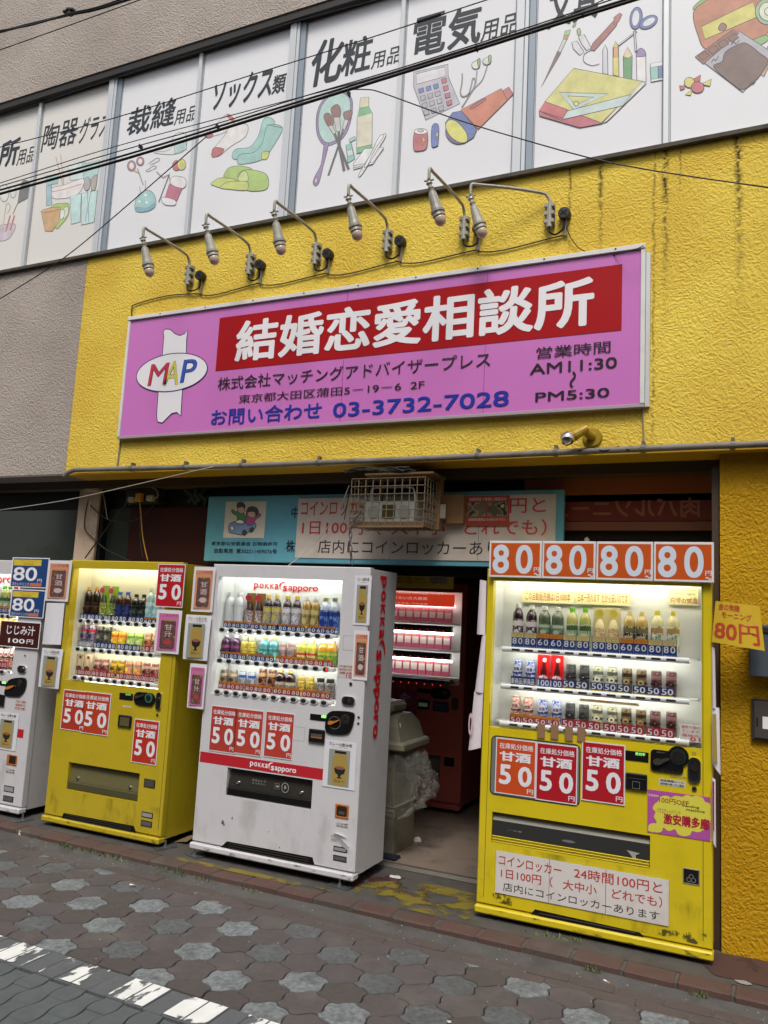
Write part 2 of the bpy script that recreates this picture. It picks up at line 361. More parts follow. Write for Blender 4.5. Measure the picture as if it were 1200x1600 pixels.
m_joint = mat('joint_sand', '#33302d', 0.95, vary=0.3, vscale=30, bump=1.0, bscale=220, world=True)
m_mort = mat('dirty_mortar_band', '#4f4d4c', 0.9, vary=0.3, vscale=12, bump=0.9, bscale=120, dirt='#37332f', dscale=5, damt=0.8, world=True)

# ------------------------------------------------------------------ ground
SL = -0.019
def GR(x, t): return (x, t + SL * (x + 2.7))
g = G(); g.add([(-40, -40, -0.075), (40, -40, -0.075), (40, 40, -0.075), (-40, 40, -0.075)], [(0, 1, 2, 3)])
tag(mk('ground', g, m_joint), kind='structure')
apron = tag(mk('shop_apron', G().add([(-9, -0.11 + SL * (-6.3), -0.3), (3, -0.11 + SL * 5.7, -0.3), (3, 0.62, -0.3), (-9, 0.62, -0.3), (-9, -0.11 + SL * (-6.3), 0), (3, -0.11 + SL * 5.7, 0), (3, 0.62, 0), (-9, 0.62, 0)],
      [(0, 1, 5, 4), (1, 2, 6, 5), (2, 3, 7, 6), (3, 0, 4, 7), (4, 5, 6, 7)]), m_asph), kind='structure')
kerb = thing('kerb', None, None, (-2.7, -0.2, 0)); kerb['kind'] = 'structure'
bmeshes = []
for k in range(3):
    g = G(); r = random.Random(k)
    L = 0.232
    g.cbox(-L / 2 + 0.004, L / 2 - 0.004, -0.063, 0.063, -0.09, 0.0, 0.007)
    for i in range(len(g.v)):
        a = g.v[i]; g.v[i] = (a[0], a[1] + r.uniform(-.002, .002), a[2] + r.uniform(-.0015, .0015))
    bmeshes.append(g)
sh = {}
def shared(key, g, name, mats, parent, at, rot=0.0, smooth=False):
    if key in sh: o = mk(name, None, None, parent, at, share=sh[key])
    else:
        o = mk(name, g, mats, parent, at, smooth=smooth, local=True); sh[key] = o.data
    if rot: o.rotation_euler[2] = rot
    return o
for i in range(-18, 18):
    x = -2.58 + 0.236 * i
    gx, gy = GR(x, -0.172)
    k = random.randrange(3)
    shared(('kb', k, i % 5 == 2), bmeshes[k], 'kerb_brick', m_brick2 if i % 5 == 2 else m_brick, kerb, (gx, gy + random.uniform(-.003, .003), 0.002 + random.uniform(-.003, .002)), math.atan(SL) + random.uniform(-.008, .008))
mk('mortar_core', G().add([(*GR(-9, -.114), -.2), (*GR(3, -.114), -.2), (*GR(3, -.228), -.2), (*GR(-9, -.228), -.2), (*GR(-9, -.114), -.005), (*GR(3, -.114), -.005), (*GR(3, -.228), -.006), (*GR(-9, -.228), -.006)], [(0, 1, 5, 4), (1, 2, 6, 5), (2, 3, 7, 6), (3, 0, 4, 7), (4, 5, 6, 7)]), m_mort, kerb)
pave = thing('pavement', None, None, (-2.7, -0.9, -0.05)); pave['kind'] = 'structure'
# mortar band between the kerb and the paving
a0 = [GR(-9, -.235), GR(3, -.235), GR(3, -.47), GR(-9, -.47)]
def bandz(t):
    t = abs(t)
    return -.028 if t < .235 else (-.028 - .018 * (t - .235) / .09 if t < .325 else (-.046 - .010 * min(1, (t - .325) / .145)))
gmb = G()
for t0_, t1_ in ((-.235, -.325), (-.325, -.47)): gmb.add([(*GR(-9, t0_), bandz(t0_)), (*GR(3, t0_), bandz(t0_)), (*GR(3, t1_), bandz(t1_)), (*GR(-9, t1_), bandz(t1_))], [(3, 2, 1, 0)])
mk('mortar_band', gmb, m_mort, pave)
# two rows of brick pavers
gb = G().cbox(-0.098, 0.098, -0.038, 0.038, -0.03, 0, 0.004)
for row in range(2):
    for i in range(-15, 18):
        if i < -6 and (row == 0 or random.random() < .35): continue
        x = -2.3 + 0.202 * i + row * 0.1
        gx, gy = GR(x, -0.352 - row * 0.082)
        if gx < -5.2 or gx > 1.1: continue
        shared(('bp',), gb, 'brick_paver', m_brick3, pave, (gx, gy, -0.0445 - .004 * row + random.uniform(-.003, .002)), math.atan(SL) + random.uniform(-.012, .012))
# wavy hexagonal pavers
PT = 0.1953; RW = 0.1655
def hexpoly(inset=0.0028, amp=0.0075):
    c = [(PT / 2 * sx, sy) for sx, sy in ((1, -RW / 3 - 0.0), (1, RW / 3), (0, RW * 2 / 3), (-1, RW / 3), (-1, -RW / 3), (0, -RW * 2 / 3))]
    out = []
    for i in range(6):
        a = Vector(c[i]); b = Vector(c[(i + 1) % 6]); d = b - a; n = Vector((d.y, -d.x)).normalized()
        for j in range(6):
            t = j / 6; out.append(a + d * t + n * (amp * math.sin(2 * math.pi * t) - inset))
    return [(p.x, p.y) for p in out]
def clip(poly, f):
    out = []
    for i in range(len(poly)):
        a, b = poly[i - 1], poly[i]; fa, fb = f(a), f(b)
        if (fa >= 0) != (fb >= 0):
            t = fa / (fa - fb); out.append((a[0] + (b[0] - a[0]) * t, a[1] + (b[1] - a[1]) * t))
        if fb >= 0: out.append(b)
    return out
def slab(poly, h=0.03, ch=0.003):
    n = len(poly); cx = sum(p[0] for p in poly) / n; cy = sum(p[1] for p in poly) / n
    g = G(); s = 1 - ch / 0.09
    top = [(cx + (x - cx) * s, cy + (y - cy) * s, 0) for x, y in poly]; mid = [(x, y, -ch) for x, y in poly]; bot = [(x, y, -h) for x, y in poly]
    F = [tuple(range(n))] + [(n + i, n + (i + 1) % n, (i + 1) % n, i) for i in range(n)] + [(2 * n + i, 2 * n + (i + 1) % n, n + (i + 1) % n, n + i) for i in range(n)]
    return g.add(top + mid + bot, F)
hp = hexpoly()
ccw = sum(hp[i - 1][0] * hp[i][1] - hp[i][0] * hp[i - 1][1] for i in range(len(hp)))
if ccw < 0: hp = hp[::-1]
hexg = slab(hp)
T0, T1 = -0.425 - 0.02, -1.388
for k in range(-1, 7):
    t = -0.53 - RW * k
    if k % 2: off = 0.5
    else: off = 0.0
    for i in range(-14, 21):
        x = -2.70 + PT * (i + off)
        gx, gy = GR(x, t)
        if gx < -5.6 + 0.9 * k * 0.2 or gx > 1.0: continue
        grey = (i % 3 == 0) if k % 2 == 0 else (i % 3 == 1)
        m = random.choice([m_gry_p, m_gry_p2]) if grey else random.choice([m_red_p, m_red_p, m_red_p2, m_red_p3])
        at = (gx, gy, -0.05 + random.uniform(-.0025, .0015))
        upper = T0 - (0.0 if gx > -2.9 else -0.05)
        if t - RW * 2 / 3 > upper or t + RW * 2 / 3 < T1: continue
        if t + RW * 0.7 > upper or t - RW * 0.7 < T1:
            p = clip(hp, lambda q: upper - 0.003 - (t + q[1])); p = clip(p, lambda q: (t + q[1]) - T1 - 0.003)
            if len(p) < 3 or max(q[1] for q in p) - min(q[1] for q in p) < .02: continue
            shared(('hx', k, m.name, upper), slab(p), 'paver', m, pave, at, math.atan(SL))
        else: shared(('hx', m.name), hexg, 'paver', m, pave, at, math.atan(SL) + random.uniform(-.006, .006))
# grey strip with the worn white paint
gs = G().cbox(-0.0485, 0.0485, -0.094, 0.094, -0.03, 0, 0.0025)
m_paint = patchmat('worn_white_road_paint', '#e2e4e5', 6.0, 0.465, 0.498, 0.6, '#c9cccd', (1.0, 0.5, 1))
gp = G().add([(-0.046, -0.09, 0), (0.046, -0.09, 0), (0.046, 0.09, 0), (-0.046, 0.09, 0)], [(0, 1, 2, 3)])
for i in range(-22, 30):
    gx, gy = GR(-2.7 + 0.0995 * i, -1.487)
    if gx > 0.3: continue
    zt = -0.05 + random.uniform(-.002, .0015)
    o = shared(('gs',), gs, 'strip_paver', m_grey_b, pave, (gx, gy, zt), math.atan(SL))
line = G()
for i in range(-22, 22):
    if i % 7 == 5 or i in (2, 8, 11): continue
    x0, x1 = -2.7 + 0.0995 * i - 0.046, -2.7 + 0.0995 * i + 0.046
    line.add([(*GR(a, b), -0.0468) for a, b in ((x0, -1.575), (x1, -1.575), (x1, -1.4), (x0, -1.4))], [(0, 1, 2, 3)])
mk('white_paint', line, m_paint, pave)
# dark wavy pavers of the roadway
wp = []
for sgn in (1, -1):
    e = [(sgn * 0.049 + 0.011 * math.sin(math.pi * 2 * (j / 10)), sgn * (-0.1 + 0.2 * j / 10)) for j in range(11)]
    wp += e
wp = [(x, y * 0.985) for x, y in wp]
if sum(wp[i - 1][0] * wp[i][1] - wp[i][0] * wp[i - 1][1] for i in range(len(wp))) < 0: wp = wp[::-1]
wg = slab(wp)
road = thing('road', None, None, (-2.7, -2, -0.05)); road['kind'] = 'structure'
for j in range(4):
    for i in range(-19, 14):
        x = -2.7 + 0.104 * i; t = -1.70 - 0.2 * j + (0.1 if i % 2 else 0)
        if t > -1.69:
            t2 = -1.60 - 0.0
            p = clip(wp, lambda q: (-1.59) - (t + q[1]))
            shared(('wvc',), slab(p), 'wave_paver', m_wave, road, (*GR(x, t), -0.05), math.atan(SL)); continue
        shared(('wv',), wg, 'wave_paver', m_wave, road, (*GR(x, t), -0.05 + random.uniform(-.002, .001)), math.atan(SL))

# ------------------------------------------------------------------ the other side of the street (behind the camera; seen in reflections)
opp = thing('opposite_facade', None, None, (0, -9.5, 0)); opp['kind'] = 'structure'
m_of = mat('opposite_grey_tiles', '#8a8379', .7, vary=.1, vscale=2)
mk('facade', G().box(-16, 12, -11, -9.5, -.07, 6.6), m_of, opp)
for j in range(2):
    for i in range(11):
        xw = -15 + i * 2.45; z_ = .5 + j * 3.2
        mk('window', G().box(xw, xw + 1.6, -9.49, -9.46, z_, z_ + 1.7), mat('opposite_window_glass', '#20262a', .15), opp)
mk('awning', G().box(-16, 12, -9.45, -8.7, 2.7, 2.85), mat('opposite_awning', '#7a2a20', .6), opp)

# ------------------------------------------------------------------ building
bld = thing('shop_building', 'two storey shop building with yellow rendered ground floor and white picture windows above', 'building', (-2.5, 0.3, 0))
YF = 0.12
mk('yellow_wall', G().box(-4.815, 3, YF, YF + .3, 2.53, 4.275), m_yw, bld)
mk('grey_wall', G().box(-9, -4.818, YF, YF + .3, 2.53, 4.275), m_gw, bld, )
mk('grey_wall', G().box(-9, 3, YF, YF + .3, 5.93, 9.0), m_gw, bld)
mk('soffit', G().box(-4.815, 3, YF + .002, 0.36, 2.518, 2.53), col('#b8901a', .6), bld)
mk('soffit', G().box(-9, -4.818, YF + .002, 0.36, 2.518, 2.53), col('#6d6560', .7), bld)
mk('lintel', G().box(-9, 3, 0.36, 0.50, 2.455, 2.55), mat('brown_lintel', '#453c33', 0.8, spec=.2, vary=.1), bld)
mk('yellow_pillar', G().box(-0.165, 3, 0.205, 0.62, 0.0, 2.518), m_yp, bld)
mk('door_jamb', G().box(-0.205, -0.170, 0.225, 0.62, 0.0, 2.455), mat('brown_jamb', '#3a2a1c', .6), bld)
mk('window_sill', G().box(-9, 3, 0.085, 0.25, 4.276, 4.300), m_sill_shadow, bld)
mk('window_rail', G().cbox(-9, 3, 0.175, 0.25, 4.300, 4.335, .003), m_alu, bld)
mk('window_head', G().box(-9, 3, 0.13, 0.25, 5.87, 5.929), m_dark, bld)
mk('back_wall', G().box(-9, 3, 0.30, 0.34, 4.30, 5.93), m_dark, bld)
def mullion(x):
    g = G(); g.cbox(x - .062, x - .008, 0.165, 0.25, 4.335, 5.87, .003); g.cbox(x - .006, x + .018, 0.172, 0.25, 4.335, 5.87, .002); g.cbox(x + .020, x + .062, 0.185, 0.25, 4.335, 5.87, .002, 1)
    mk('mullion', g, [m_alu, m_alu2], bld)
for x in (-6.50, -4.772, -3.017, -1.295, 0.43, 2.15): mullion(x)
for x in (-5.628, -3.900, -2.168, -0.445, 1.29): mk('window_stile', G().cbox(x - .016, x + .016, 0.172, 0.25, 4.335, 5.87, .003), m_alu, bld)
# recess of the ground floor, behind the machines
m_gl1 = mat('grey_green_window_glass', '#2d352f', 0.12, vary=0.35, vscale=1.2, coat=0.6)
mk('window_pane', G().box(-9, -4.96, 0.50, 0.53, 0.0, 2.31), m_gl1, bld)
mk('window_header', G().box(-9, -4.96, 0.47, 0.55, 2.31, 2.455), m_black, bld)
m_beige = mat('pinkish_stone_pillar', '#b39d88', 0.6, vary=0.15, vscale=8, dirt='#5d4a3c', dscale=6, damt=.5)
mk('stone_pillar', G().box(-4.955, -4.742, 0.42, 0.62, 0.0, 2.455), m_beige, bld)
mk('window_frame', G().box(-4.740, -4.70, 0.44, 0.6, 0.0, 2.455), m_black, bld)
mk('window_pane', G().box(-4.70, -4.47, 0.50, 0.53, 0.0, 2.31), m_gl1, bld)
m_maroon = mat('maroon_panel', '#32130f', 0.6, vary=0.15, vscale=2, spec=.2)
mk('maroon_panel', G().box(-4.469, -2.55, 0.49, 0.53, 0.0, 2.31), m_maroon, bld)
mk('window_header', G().box(-4.70, -0.206, 0.50, 0.58, 2.315, 2.455), m_black, bld)
# transom over the opening, with a reflection of shop lettering painted on it
x0, x1, z0, z1 = R(884, 748, 1116, 770, .5)
mk('timber_rail', G().box(-1.30, -0.206, 0.48, 0.56, z0, z1), mat('dark_orange_timber', '#8f4d24', 0.45, vary=.2, vscale=4), bld)
xa, xb, za, zb = R(884, 775, 1116, 814, .5)
tp = mk('transom_panel', G().box(-1.30, -0.206, 0.50, 0.53, za, zb), mat('dark_red_transom', '#6a2814', 0.3, vary=.1), bld)
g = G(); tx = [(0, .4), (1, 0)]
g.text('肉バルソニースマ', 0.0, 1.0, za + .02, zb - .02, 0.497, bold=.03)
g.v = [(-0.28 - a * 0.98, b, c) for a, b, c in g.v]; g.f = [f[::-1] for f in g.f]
mk('lettering', g, mat('painted_reflection_lettering', '#8a5440', .5), tp)
mk('timber_rail', G().box(-1.30, -0.206, 0.49, 0.55, za - .055, za - .004), mat('brown_timber', '#6a3a1c', 0.5, vary=.2, vscale=4), bld)
mk('transom_board', G().box(-2.549, -0.206, 0.53, 0.58, 1.84, za - .06), mat('black_brown_board', '#140e0c', .6, spec=.2), bld)
# interior of the shop passage
m_int = mat('dark_brown_interior', '#3a241b', 0.6, vary=0.2, vscale=2)
mk('interior_wall', G().box(-3.4, -3.36, 0.53, 4.0, 0.0, 2.6), m_int, bld)
mk('interior_wall', G().box(-0.20, -0.16, 0.621, 4.0, 0.0, 2.6), m_int, bld)
mk('interior_wall', G().box(-3.36, -0.20, 3.4, 3.45, 0.0, 2.6), m_int, bld)
mk('interior_ceiling', G().box(-3.36, -0.20, 0.581, 3.4, 2.46, 2.5), mat('dark_ceiling', '#2b2422', .7), bld)
fl = tag(mk('shop_floor', G().box(-3.36, -0.20, 0.622, 3.4, -0.05, 0.002), mat('brown_vinyl_floor', '#7a6c62', 0.55, vary=.22, vscale=5, dirt='#2c2320', dscale=4, damt=.8, bump=.2, bscale=50)), kind='structure')
# door track at the threshold
tr = G()
for i, yy in enumerate((0.50, 0.525, 0.55)): tr.cbox(-2.55, -0.21, yy, yy + .012, 0.001, 0.009, .002)
mk('door_track', tr, mat('dull_door_track', '#8a867e', .4, .7), bld)
# worn yellow paint on the apron, maroon paint by the pillar
def irregular(pts, z, name, m, par):
    mk(name, G().add([(x, y, z) for x, y in cr(pts, True, 4)], [tuple(range(len(pts) * 4))]), m, par)
irregular([(-2.05, .20), (-1.75, .34), (-1.45, .30), (-1.38, .05), (-1.42, -.12), (-1.85, -.10), (-2.1, -.02)], 0.004, 'yellow_paint', patchmat('worn_yellow_floor_paint', '#8a7a20', 4.2, .47, .56, .7, '#6a6030', (1, 1.2, 1), .85), apron)
irregular([(-2.2, .30), (-1.9, .36), (-1.5, .2), (-1.6, .0), (-2.0, .05), (-2.25, .1)], 0.003, 'maroon_paint', patchmat('worn_maroon_floor_paint', '#4c2a2c', 4.2, .48, .54, .6, '#3c2224'), apron)
irregular([(-0.15, .19), (0.9, .19), (1.0, -.12), (0.0, -.11), (-0.20, -.08)], 0.003, 'maroon_paint', patchmat('maroon_floor_paint', '#4e3838', 2.6, .36, .44, .6, '#423030'), apron)
irregular([(-3.3, -.08), (-2.6, -.07), (-2.2, -.09), (-2.3, -.12), (-3.0, -.13), (-3.35, -.12)], 0.005, 'yellow_paint', patchmat('worn_yellow_floor_paint', '#a08a1c', 3.2, .43, .50), apron)

# ------------------------------------------------------------------ picture windows
INK = '#4b5058'
def pencil(c):
    l = lin(c); k = 0 if c == INK else .22
    return mat('pencil_colour_' + c.strip('#'), tuple(a * (1 - k) + .72 * k for a in l), .6, vary=.28, vscale=15)
def window(desc_x, texts, shapes, tint=None):
    x0, x1 = desc_x
    w = mk('window', G().box(x0, x1, 0.2, 0.24, 4.3355, 5.8695), m_film if tint is None else tint, bld)
    fx = G().stroke([(x0 + .006, 4.342), (x1 - .006, 4.342), (x1 - .006, 5.86), (x0 + .006, 5.86)], .005, 0.1985, 0, True)
    mk('gasket', fx, mat('grey_gasket', '#777c82', .6), w)
    g = G(); pal = []
    def mi(c):
        if c not in pal: pal.append(c)
        return pal.index(c)
    for t, tl, br, bold, shear in texts:
        a, b = WY(*tl, .2), WY(*br, .2)
        g.text(t, a.x, b.x, b.z, a.z, 0.1985, 0, bold, shear, 3)
    if texts: mk('lettering', g, mat('charcoal_brush_ink', '#2c333c', .6), w)
    g = G(); y = 0.1990
    for s in shapes:
        kind, c, pts = s[0], s[1], s[2]; wd_ = (s[3] if len(s) > 3 else .0036)
        p = XZ(pts, .2)
        y -= 0.00006
        if kind[0] == 'F':       # filled with outline
            q = cr(p, True, 4) if 's' in kind else p
            g.flat(q, y, mi(c)); y -= 0.00006
            if 'n' not in kind: g.stroke(q, wd_, y, mi(INK), True)
        elif kind[0] == 'L':
            q = cr(p, False, 5) if 's' in kind else p
            g.stroke(q, wd_, y, mi(c))
    if shapes: mk('illustration', g, [pencil(c) for c in pal], w)
    return w
def ell(cx, cy, rx, ry, rot=0, n=14):
    a = math.radians(rot)
    return [(cx + rx * math.cos(t) * math.cos(a) - ry * math.sin(t) * math.sin(a), cy + rx * math.cos(t) * math.sin(a) + ry * math.sin(t) * math.cos(a)) for t in [2 * math.pi * i / n for i in range(n)]]
Z1 = lambda L: zf(L, 0, 0, 3)
Z2 = lambda L: zf(L, 300, 0, 3)
Z3 = lambda L: zf(L, 600, 0, 4)
Z4 = lambda L: zf(L, 800, 0, 3)
def P1(*t): return Z1([t])[0]
def P2(*t): return Z2([t])[0]
def P3(*t): return Z3([t])[0]
def P4(*t): return Z4([t])[0]
GRN = '#9dbf4e'; TEAL = '#8fc3bd'; RED = '#b5404a'; LIME = '#c3cf5a'; ORG = '#c99a55'; PUR = '#8a6aa0'
window((-6.44, -5.645), [('台', P1(-160, 705), P1(-70, 830), .035, .1), ('所', P1(0, 668), P1(78, 770), .035, .1), ('用品', P1(84, 706), P1(160, 757), .01, .1)], [
    ('Fs', '#c9b9c9', Z1([(-60, 1075), (68, 1050), (50, 1110), (10, 1130), (-40, 1120)])),
    ('L', RED, Z1([(28, 1085), (48, 1010)]), .018), ('L', RED, Z1([(48, 1080), (68, 1010)]), .018), ('L', '#555555', Z1([(60, 1005), (100, 915)]), .01),
    ('Fs', '#4d4d4d', Z1([(85, 945), (105, 850), (142, 860), (138, 920), (100, 945)])),
    ('Ls', '#b9a060', Z1([(12, 1085), (30, 960), (50, 970), (35, 1000)]), .008), ('Fs', '#d9d9d9', Z1(ell(62, 900, 14, 28))), ('Fs', '#d9d9d9', Z1(ell(20, 905, 22, 40)))], mat('white_window_film_reflecting', '#dedbd6', .12, coat=.8, bump=.25, bscale=7))
window((-5.611, -4.836), [('陶器', P1(204, 590), P1(352, 672), .012, .1), ('・', P1(357, 600), P1(368, 607), .06, 0), ('グラス', P1(376, 560), P1(500, 640), .012, .1)], [
    ('L', '#a98a70', Z1([(262, 735), (296, 870)]), .008), ('L', '#a98a70', Z1([(284, 722), (300, 868)]), .008),
    ('F', TEAL, Z1([(215, 825), (275, 815), (272, 860), (220, 870)])), ('F', '#cfe3e3', Z1([(320, 775), (400, 760), (392, 840), (330, 845)])),
    ('F', '#a8d0cf', Z1([(385, 770), (470, 752), (455, 840), (395, 845)])),
    ('Fs', '#e4dfe0', Z1([(236, 885), (300, 868), (392, 838), (375, 900), (330, 925), (250, 930)])), ('Ls', RED, Z1([(238, 900), (300, 888), (385, 862)]), .006),
    ('F', '#8fb8c8', Z1([(218, 870), (242, 870), (244, 960), (218, 965)])),
    ('Fs', GRN, Z1([(240, 970), (310, 952), (325, 965), (320, 1010), (290, 1050), (262, 1070)])), ('Fs', '#dfe6d0', Z1([(300, 980), (318, 970), (320, 1000), (300, 1025)])),
    ('F', ORG, Z1([(193, 992), (285, 975), (275, 1040), (245, 1085), (212, 1083)])), ('Fs', ORG, Z1(ell(240, 983, 46, 9, -10))), ('Fs', '#e4e4e4', Z1([(285, 990), (303, 985), (302, 1012), (284, 1030)])),
    ('F', '#b9dcdc', Z1([(330, 918), (382, 908), (376, 1040), (335, 1052)])), ('F', '#b9dcdc', Z1([(384, 908), (458, 892), (442, 1042), (382, 1055)])),
    ('L', INK, Z1([(400, 1040), (432, 880)])), ('L', INK, Z1([(418, 1045), (410, 885)])), ('Fs', '#a7a3a3', Z1(ell(409, 862, 15, 32, 5))), ('Fs', '#a39a94', Z1([(428, 880), (432, 835), (456, 822), (450, 880), (438, 895)]))], mat('white_window_film_reflecting', '#dedbd6', .12, coat=.8, bump=.25, bscale=7))
window((-4.710, -3.918), [('裁縫', P1(600, 515), P1(812, 585), .024, .12), ('用品', P1(820, 520), P1(918, 562), .012, .12)], [
    ('Fs', '#dfe8e4', Z1([(720, 715), (805, 725), (870, 700), (868, 625), (815, 635), (800, 700)])), ('F', '#a8d0cf', Z1([(815, 672), (872, 655), (876, 700), (818, 722)])),
    ('Fs', '#9c6b6b', Z1(ell(617, 778, 20, 25))), ('Fsn', '#e3e3e8', Z1(ell(617, 778, 11, 15))), ('Fs', '#9c6b6b', Z1(ell(658, 757, 18, 21))), ('Fsn', '#e3e3e8', Z1(ell(658, 757, 9, 12))),
    ('L', '#c2ab52', Z1([(628, 800), (650, 810)]), .010), ('L', '#6f6f72', Z1([(645, 790), (672, 868)]), .008),
    ('Ls', INK, Z1([(698, 768), (735, 742), (748, 752), (705, 775)])), ('Ls', INK, Z1([(686, 800), (722, 778), (732, 788), (690, 806), (686, 798)])),
    ('Fs', RED, Z1(ell(828, 777, 19, 24))), ('Fs', '#cfc94e', Z1(ell(852, 772, 20, 26))), ('Fs', '#dfe0e0', Z1(ell(852, 772, 5, 6))),
    ('Fs', '#8fc3c3', Z1([(636, 988), (640, 930), (668, 900), (705, 895), (728, 925), (728, 968), (690, 992)])), ('Fsn', '#5d9db4', Z1([(637, 988), (640, 970), (690, 972), (728, 950), (728, 968), (690, 992)])),
    ('L', INK, Z1([(660, 905), (655, 875)])), ('L', INK, Z1([(682, 895), (682, 845)])),
    ('Fsn', '#e8f0f0', Z1(ell(655, 945, 6, 6))), ('Fsn', '#e8f0f0', Z1(ell(683, 915, 6, 6))), ('Fsn', '#e8f0f0', Z1(ell(688, 950, 6, 6))),
    ('F', '#b8456e', Z1([(795, 862), (858, 878), (830, 942), (772, 932)])), ('Fs', '#e6e1e6', Z1([(800, 862), (812, 828), (865, 835), (872, 870), (850, 884)])), ('Fs', '#e6e1e6', Z1([(765, 925), (820, 938), (822, 962), (780, 962), (760, 945)])),
    ('Ls', '#8d3048', Z1([(735, 805), (765, 832), (790, 822), (800, 855)]), .006), ('L', INK, Z1([(745, 948), (796, 815)]), .007)])
window((-3.882, -3.090), [('ソックス', P2(98, 388), P2(368, 455), .034, .10), ('類', P2(377, 358), P2(433, 432), .03, .1)], [
    ('Fs', '#e4dfe2', Z2([(60, 640), (110, 590), (165, 535), (200, 570), (165, 615), (95, 640)])), ('Fs', RED, Z2([(60, 640), (75, 618), (100, 635), (80, 648)])), ('L', RED, Z2([(165, 538), (200, 572)]), .025),
    ('Fs', '#e6e2e4', Z2([(95, 710), (150, 640), (185, 590), (258, 585), (252, 640), (185, 685), (120, 735)])), ('Fs', RED, Z2([(92, 725), (100, 695), (125, 692), (152, 702), (130, 728), (100, 738)])),
    ('Fs', TEAL, Z2([(188, 735), (205, 700), (270, 690), (310, 640), (340, 555), (388, 572), (350, 660), (300, 720), (215, 748)])),
    ('Fs', TEAL, Z2([(213, 760), (225, 725), (290, 715), (330, 670), (355, 590), (424, 598), (385, 680), (330, 748), (235, 770)])), ('Fs', LIME, Z2([(328, 745), (330, 715), (362, 712), (352, 745)])), ('L', INK, Z2([(350, 585), (424, 600)])),
    ('Fs', GRN, Z2([(150, 835), (170, 790), (215, 778), (255, 783), (285, 800), (275, 870), (200, 875)])), ('Fs', LIME, Z2([(92, 858), (130, 835), (185, 838), (205, 850), (160, 882), (100, 870)])),
    ('Fs', GRN, Z2([(215, 835), (240, 800), (290, 798), (345, 815), (360, 850), (345, 890), (255, 892)])), ('Fs', '#c4d68a', Z2([(215, 845), (235, 805), (258, 810), (262, 850)])), ('Fs', LIME, Z2([(132, 880), (165, 855), (225, 850), (262, 855), (255, 892), (180, 888)]))])
window((-2.952, -2.186), [('化', P2(556, 205), P2(692, 378), .034, .10), ('粧', P2(702, 198), P2(832, 330), .030, .08), ('用品', P2(842, 250), P2(972, 292), .012, .1)], [
    ('Fs', PUR, Z2([(582, 560), (600, 490), (650, 435), (710, 425), (748, 460), (752, 520), (735, 600), (700, 655), (630, 685), (590, 640)])), ('Fs', '#a9cfc9', Z2([(592, 560), (610, 495), (655, 445), (705, 436), (738, 465), (742, 520), (725, 595), (692, 645), (635, 670), (600, 632)])),
    ('Fs', PUR, Z2([(620, 680), (640, 678), (615, 780), (598, 850), (582, 872), (568, 860), (575, 830), (605, 770)])), ('Fs', '#d8d6dd', Z2(ell(582, 846, 5, 14, 12))),
    ('Fs', '#7c4038', Z2([(618, 545), (640, 530), (662, 560), (660, 592), (638, 592)])), ('F', '#c9c4c4', Z2([(640, 592), (660, 588), (675, 622), (662, 630)])), ('L', '#26282b', Z2([(668, 625), (690, 680), (735, 795)]), .020),
    ('Fs', '#7c4038', Z2([(652, 510), (680, 490), (696, 510), (694, 548), (664, 552)])), ('F', '#c9c4c4', Z2([(664, 552), (692, 550), (698, 615), (678, 618)])), ('L', '#26282b', Z2([(688, 615), (692, 690), (714, 802)]), .022),
    ('Fs', '#7c4038', Z2([(712, 528), (752, 520), (740, 562), (718, 560)])), ('F', '#c9c4c4', Z2([(716, 560), (735, 565), (718, 610), (704, 606)])), ('L', '#26282b', Z2([(710, 605), (685, 690), (640, 822)]), .016),
    ('F', '#ddd6b4', Z2([(790, 460), (830, 456), (828, 500), (786, 508)])), ('F', '#5fae74', Z2([(786, 508), (828, 500), (846, 530), (775, 552)])), ('F', '#d8d2bb', Z2([(775, 550), (846, 530), (844, 690), (772, 705)])), ('F', '#5fae74', Z2([(772, 695), (845, 678), (844, 700), (772, 722)])),
    ('F', '#9fd0cb', Z2([(735, 655), (765, 640), (768, 655), (742, 668)])), ('F', '#7fc4bd', Z2([(722, 680), (748, 672), (764, 745), (732, 765)])), ('F', '#dfe4e0', Z2([(726, 708), (752, 700), (758, 725), (730, 735)])),
    ('F', '#e3e3e6', Z2([(758, 768), (810, 698), (900, 692), (848, 772), (758, 796)])), ('L', INK, Z2([(757, 778), (848, 762), (900, 700)])), ('L', INK, Z2([(757, 788), (848, 770)])),
    ('Fs', '#e6e6e9', Z2([(786, 812), (860, 690), (898, 632), (910, 638), (880, 690), (798, 818)])), ('Fs', '#e6e6e9', Z2([(810, 778), (840, 720), (880, 640), (900, 640), (860, 700), (822, 780)]))])
ck = []
for r in range(4):
    for c in range(4):
        bx, by = 232 + c * 46 + r * 11, 568 - c * 13 + r * 46
        if c == 3: bx += 5; by -= 22
        ck.append(('F', ('#4a62b0' if r == 0 and c < 3 else '#c0506a' if c == 3 else '#a9a9b4'), Z3([(bx - 17, by - 10), (bx + 14, by - 20), (bx + 18, by + 8), (bx - 10, by + 18)]), .004))
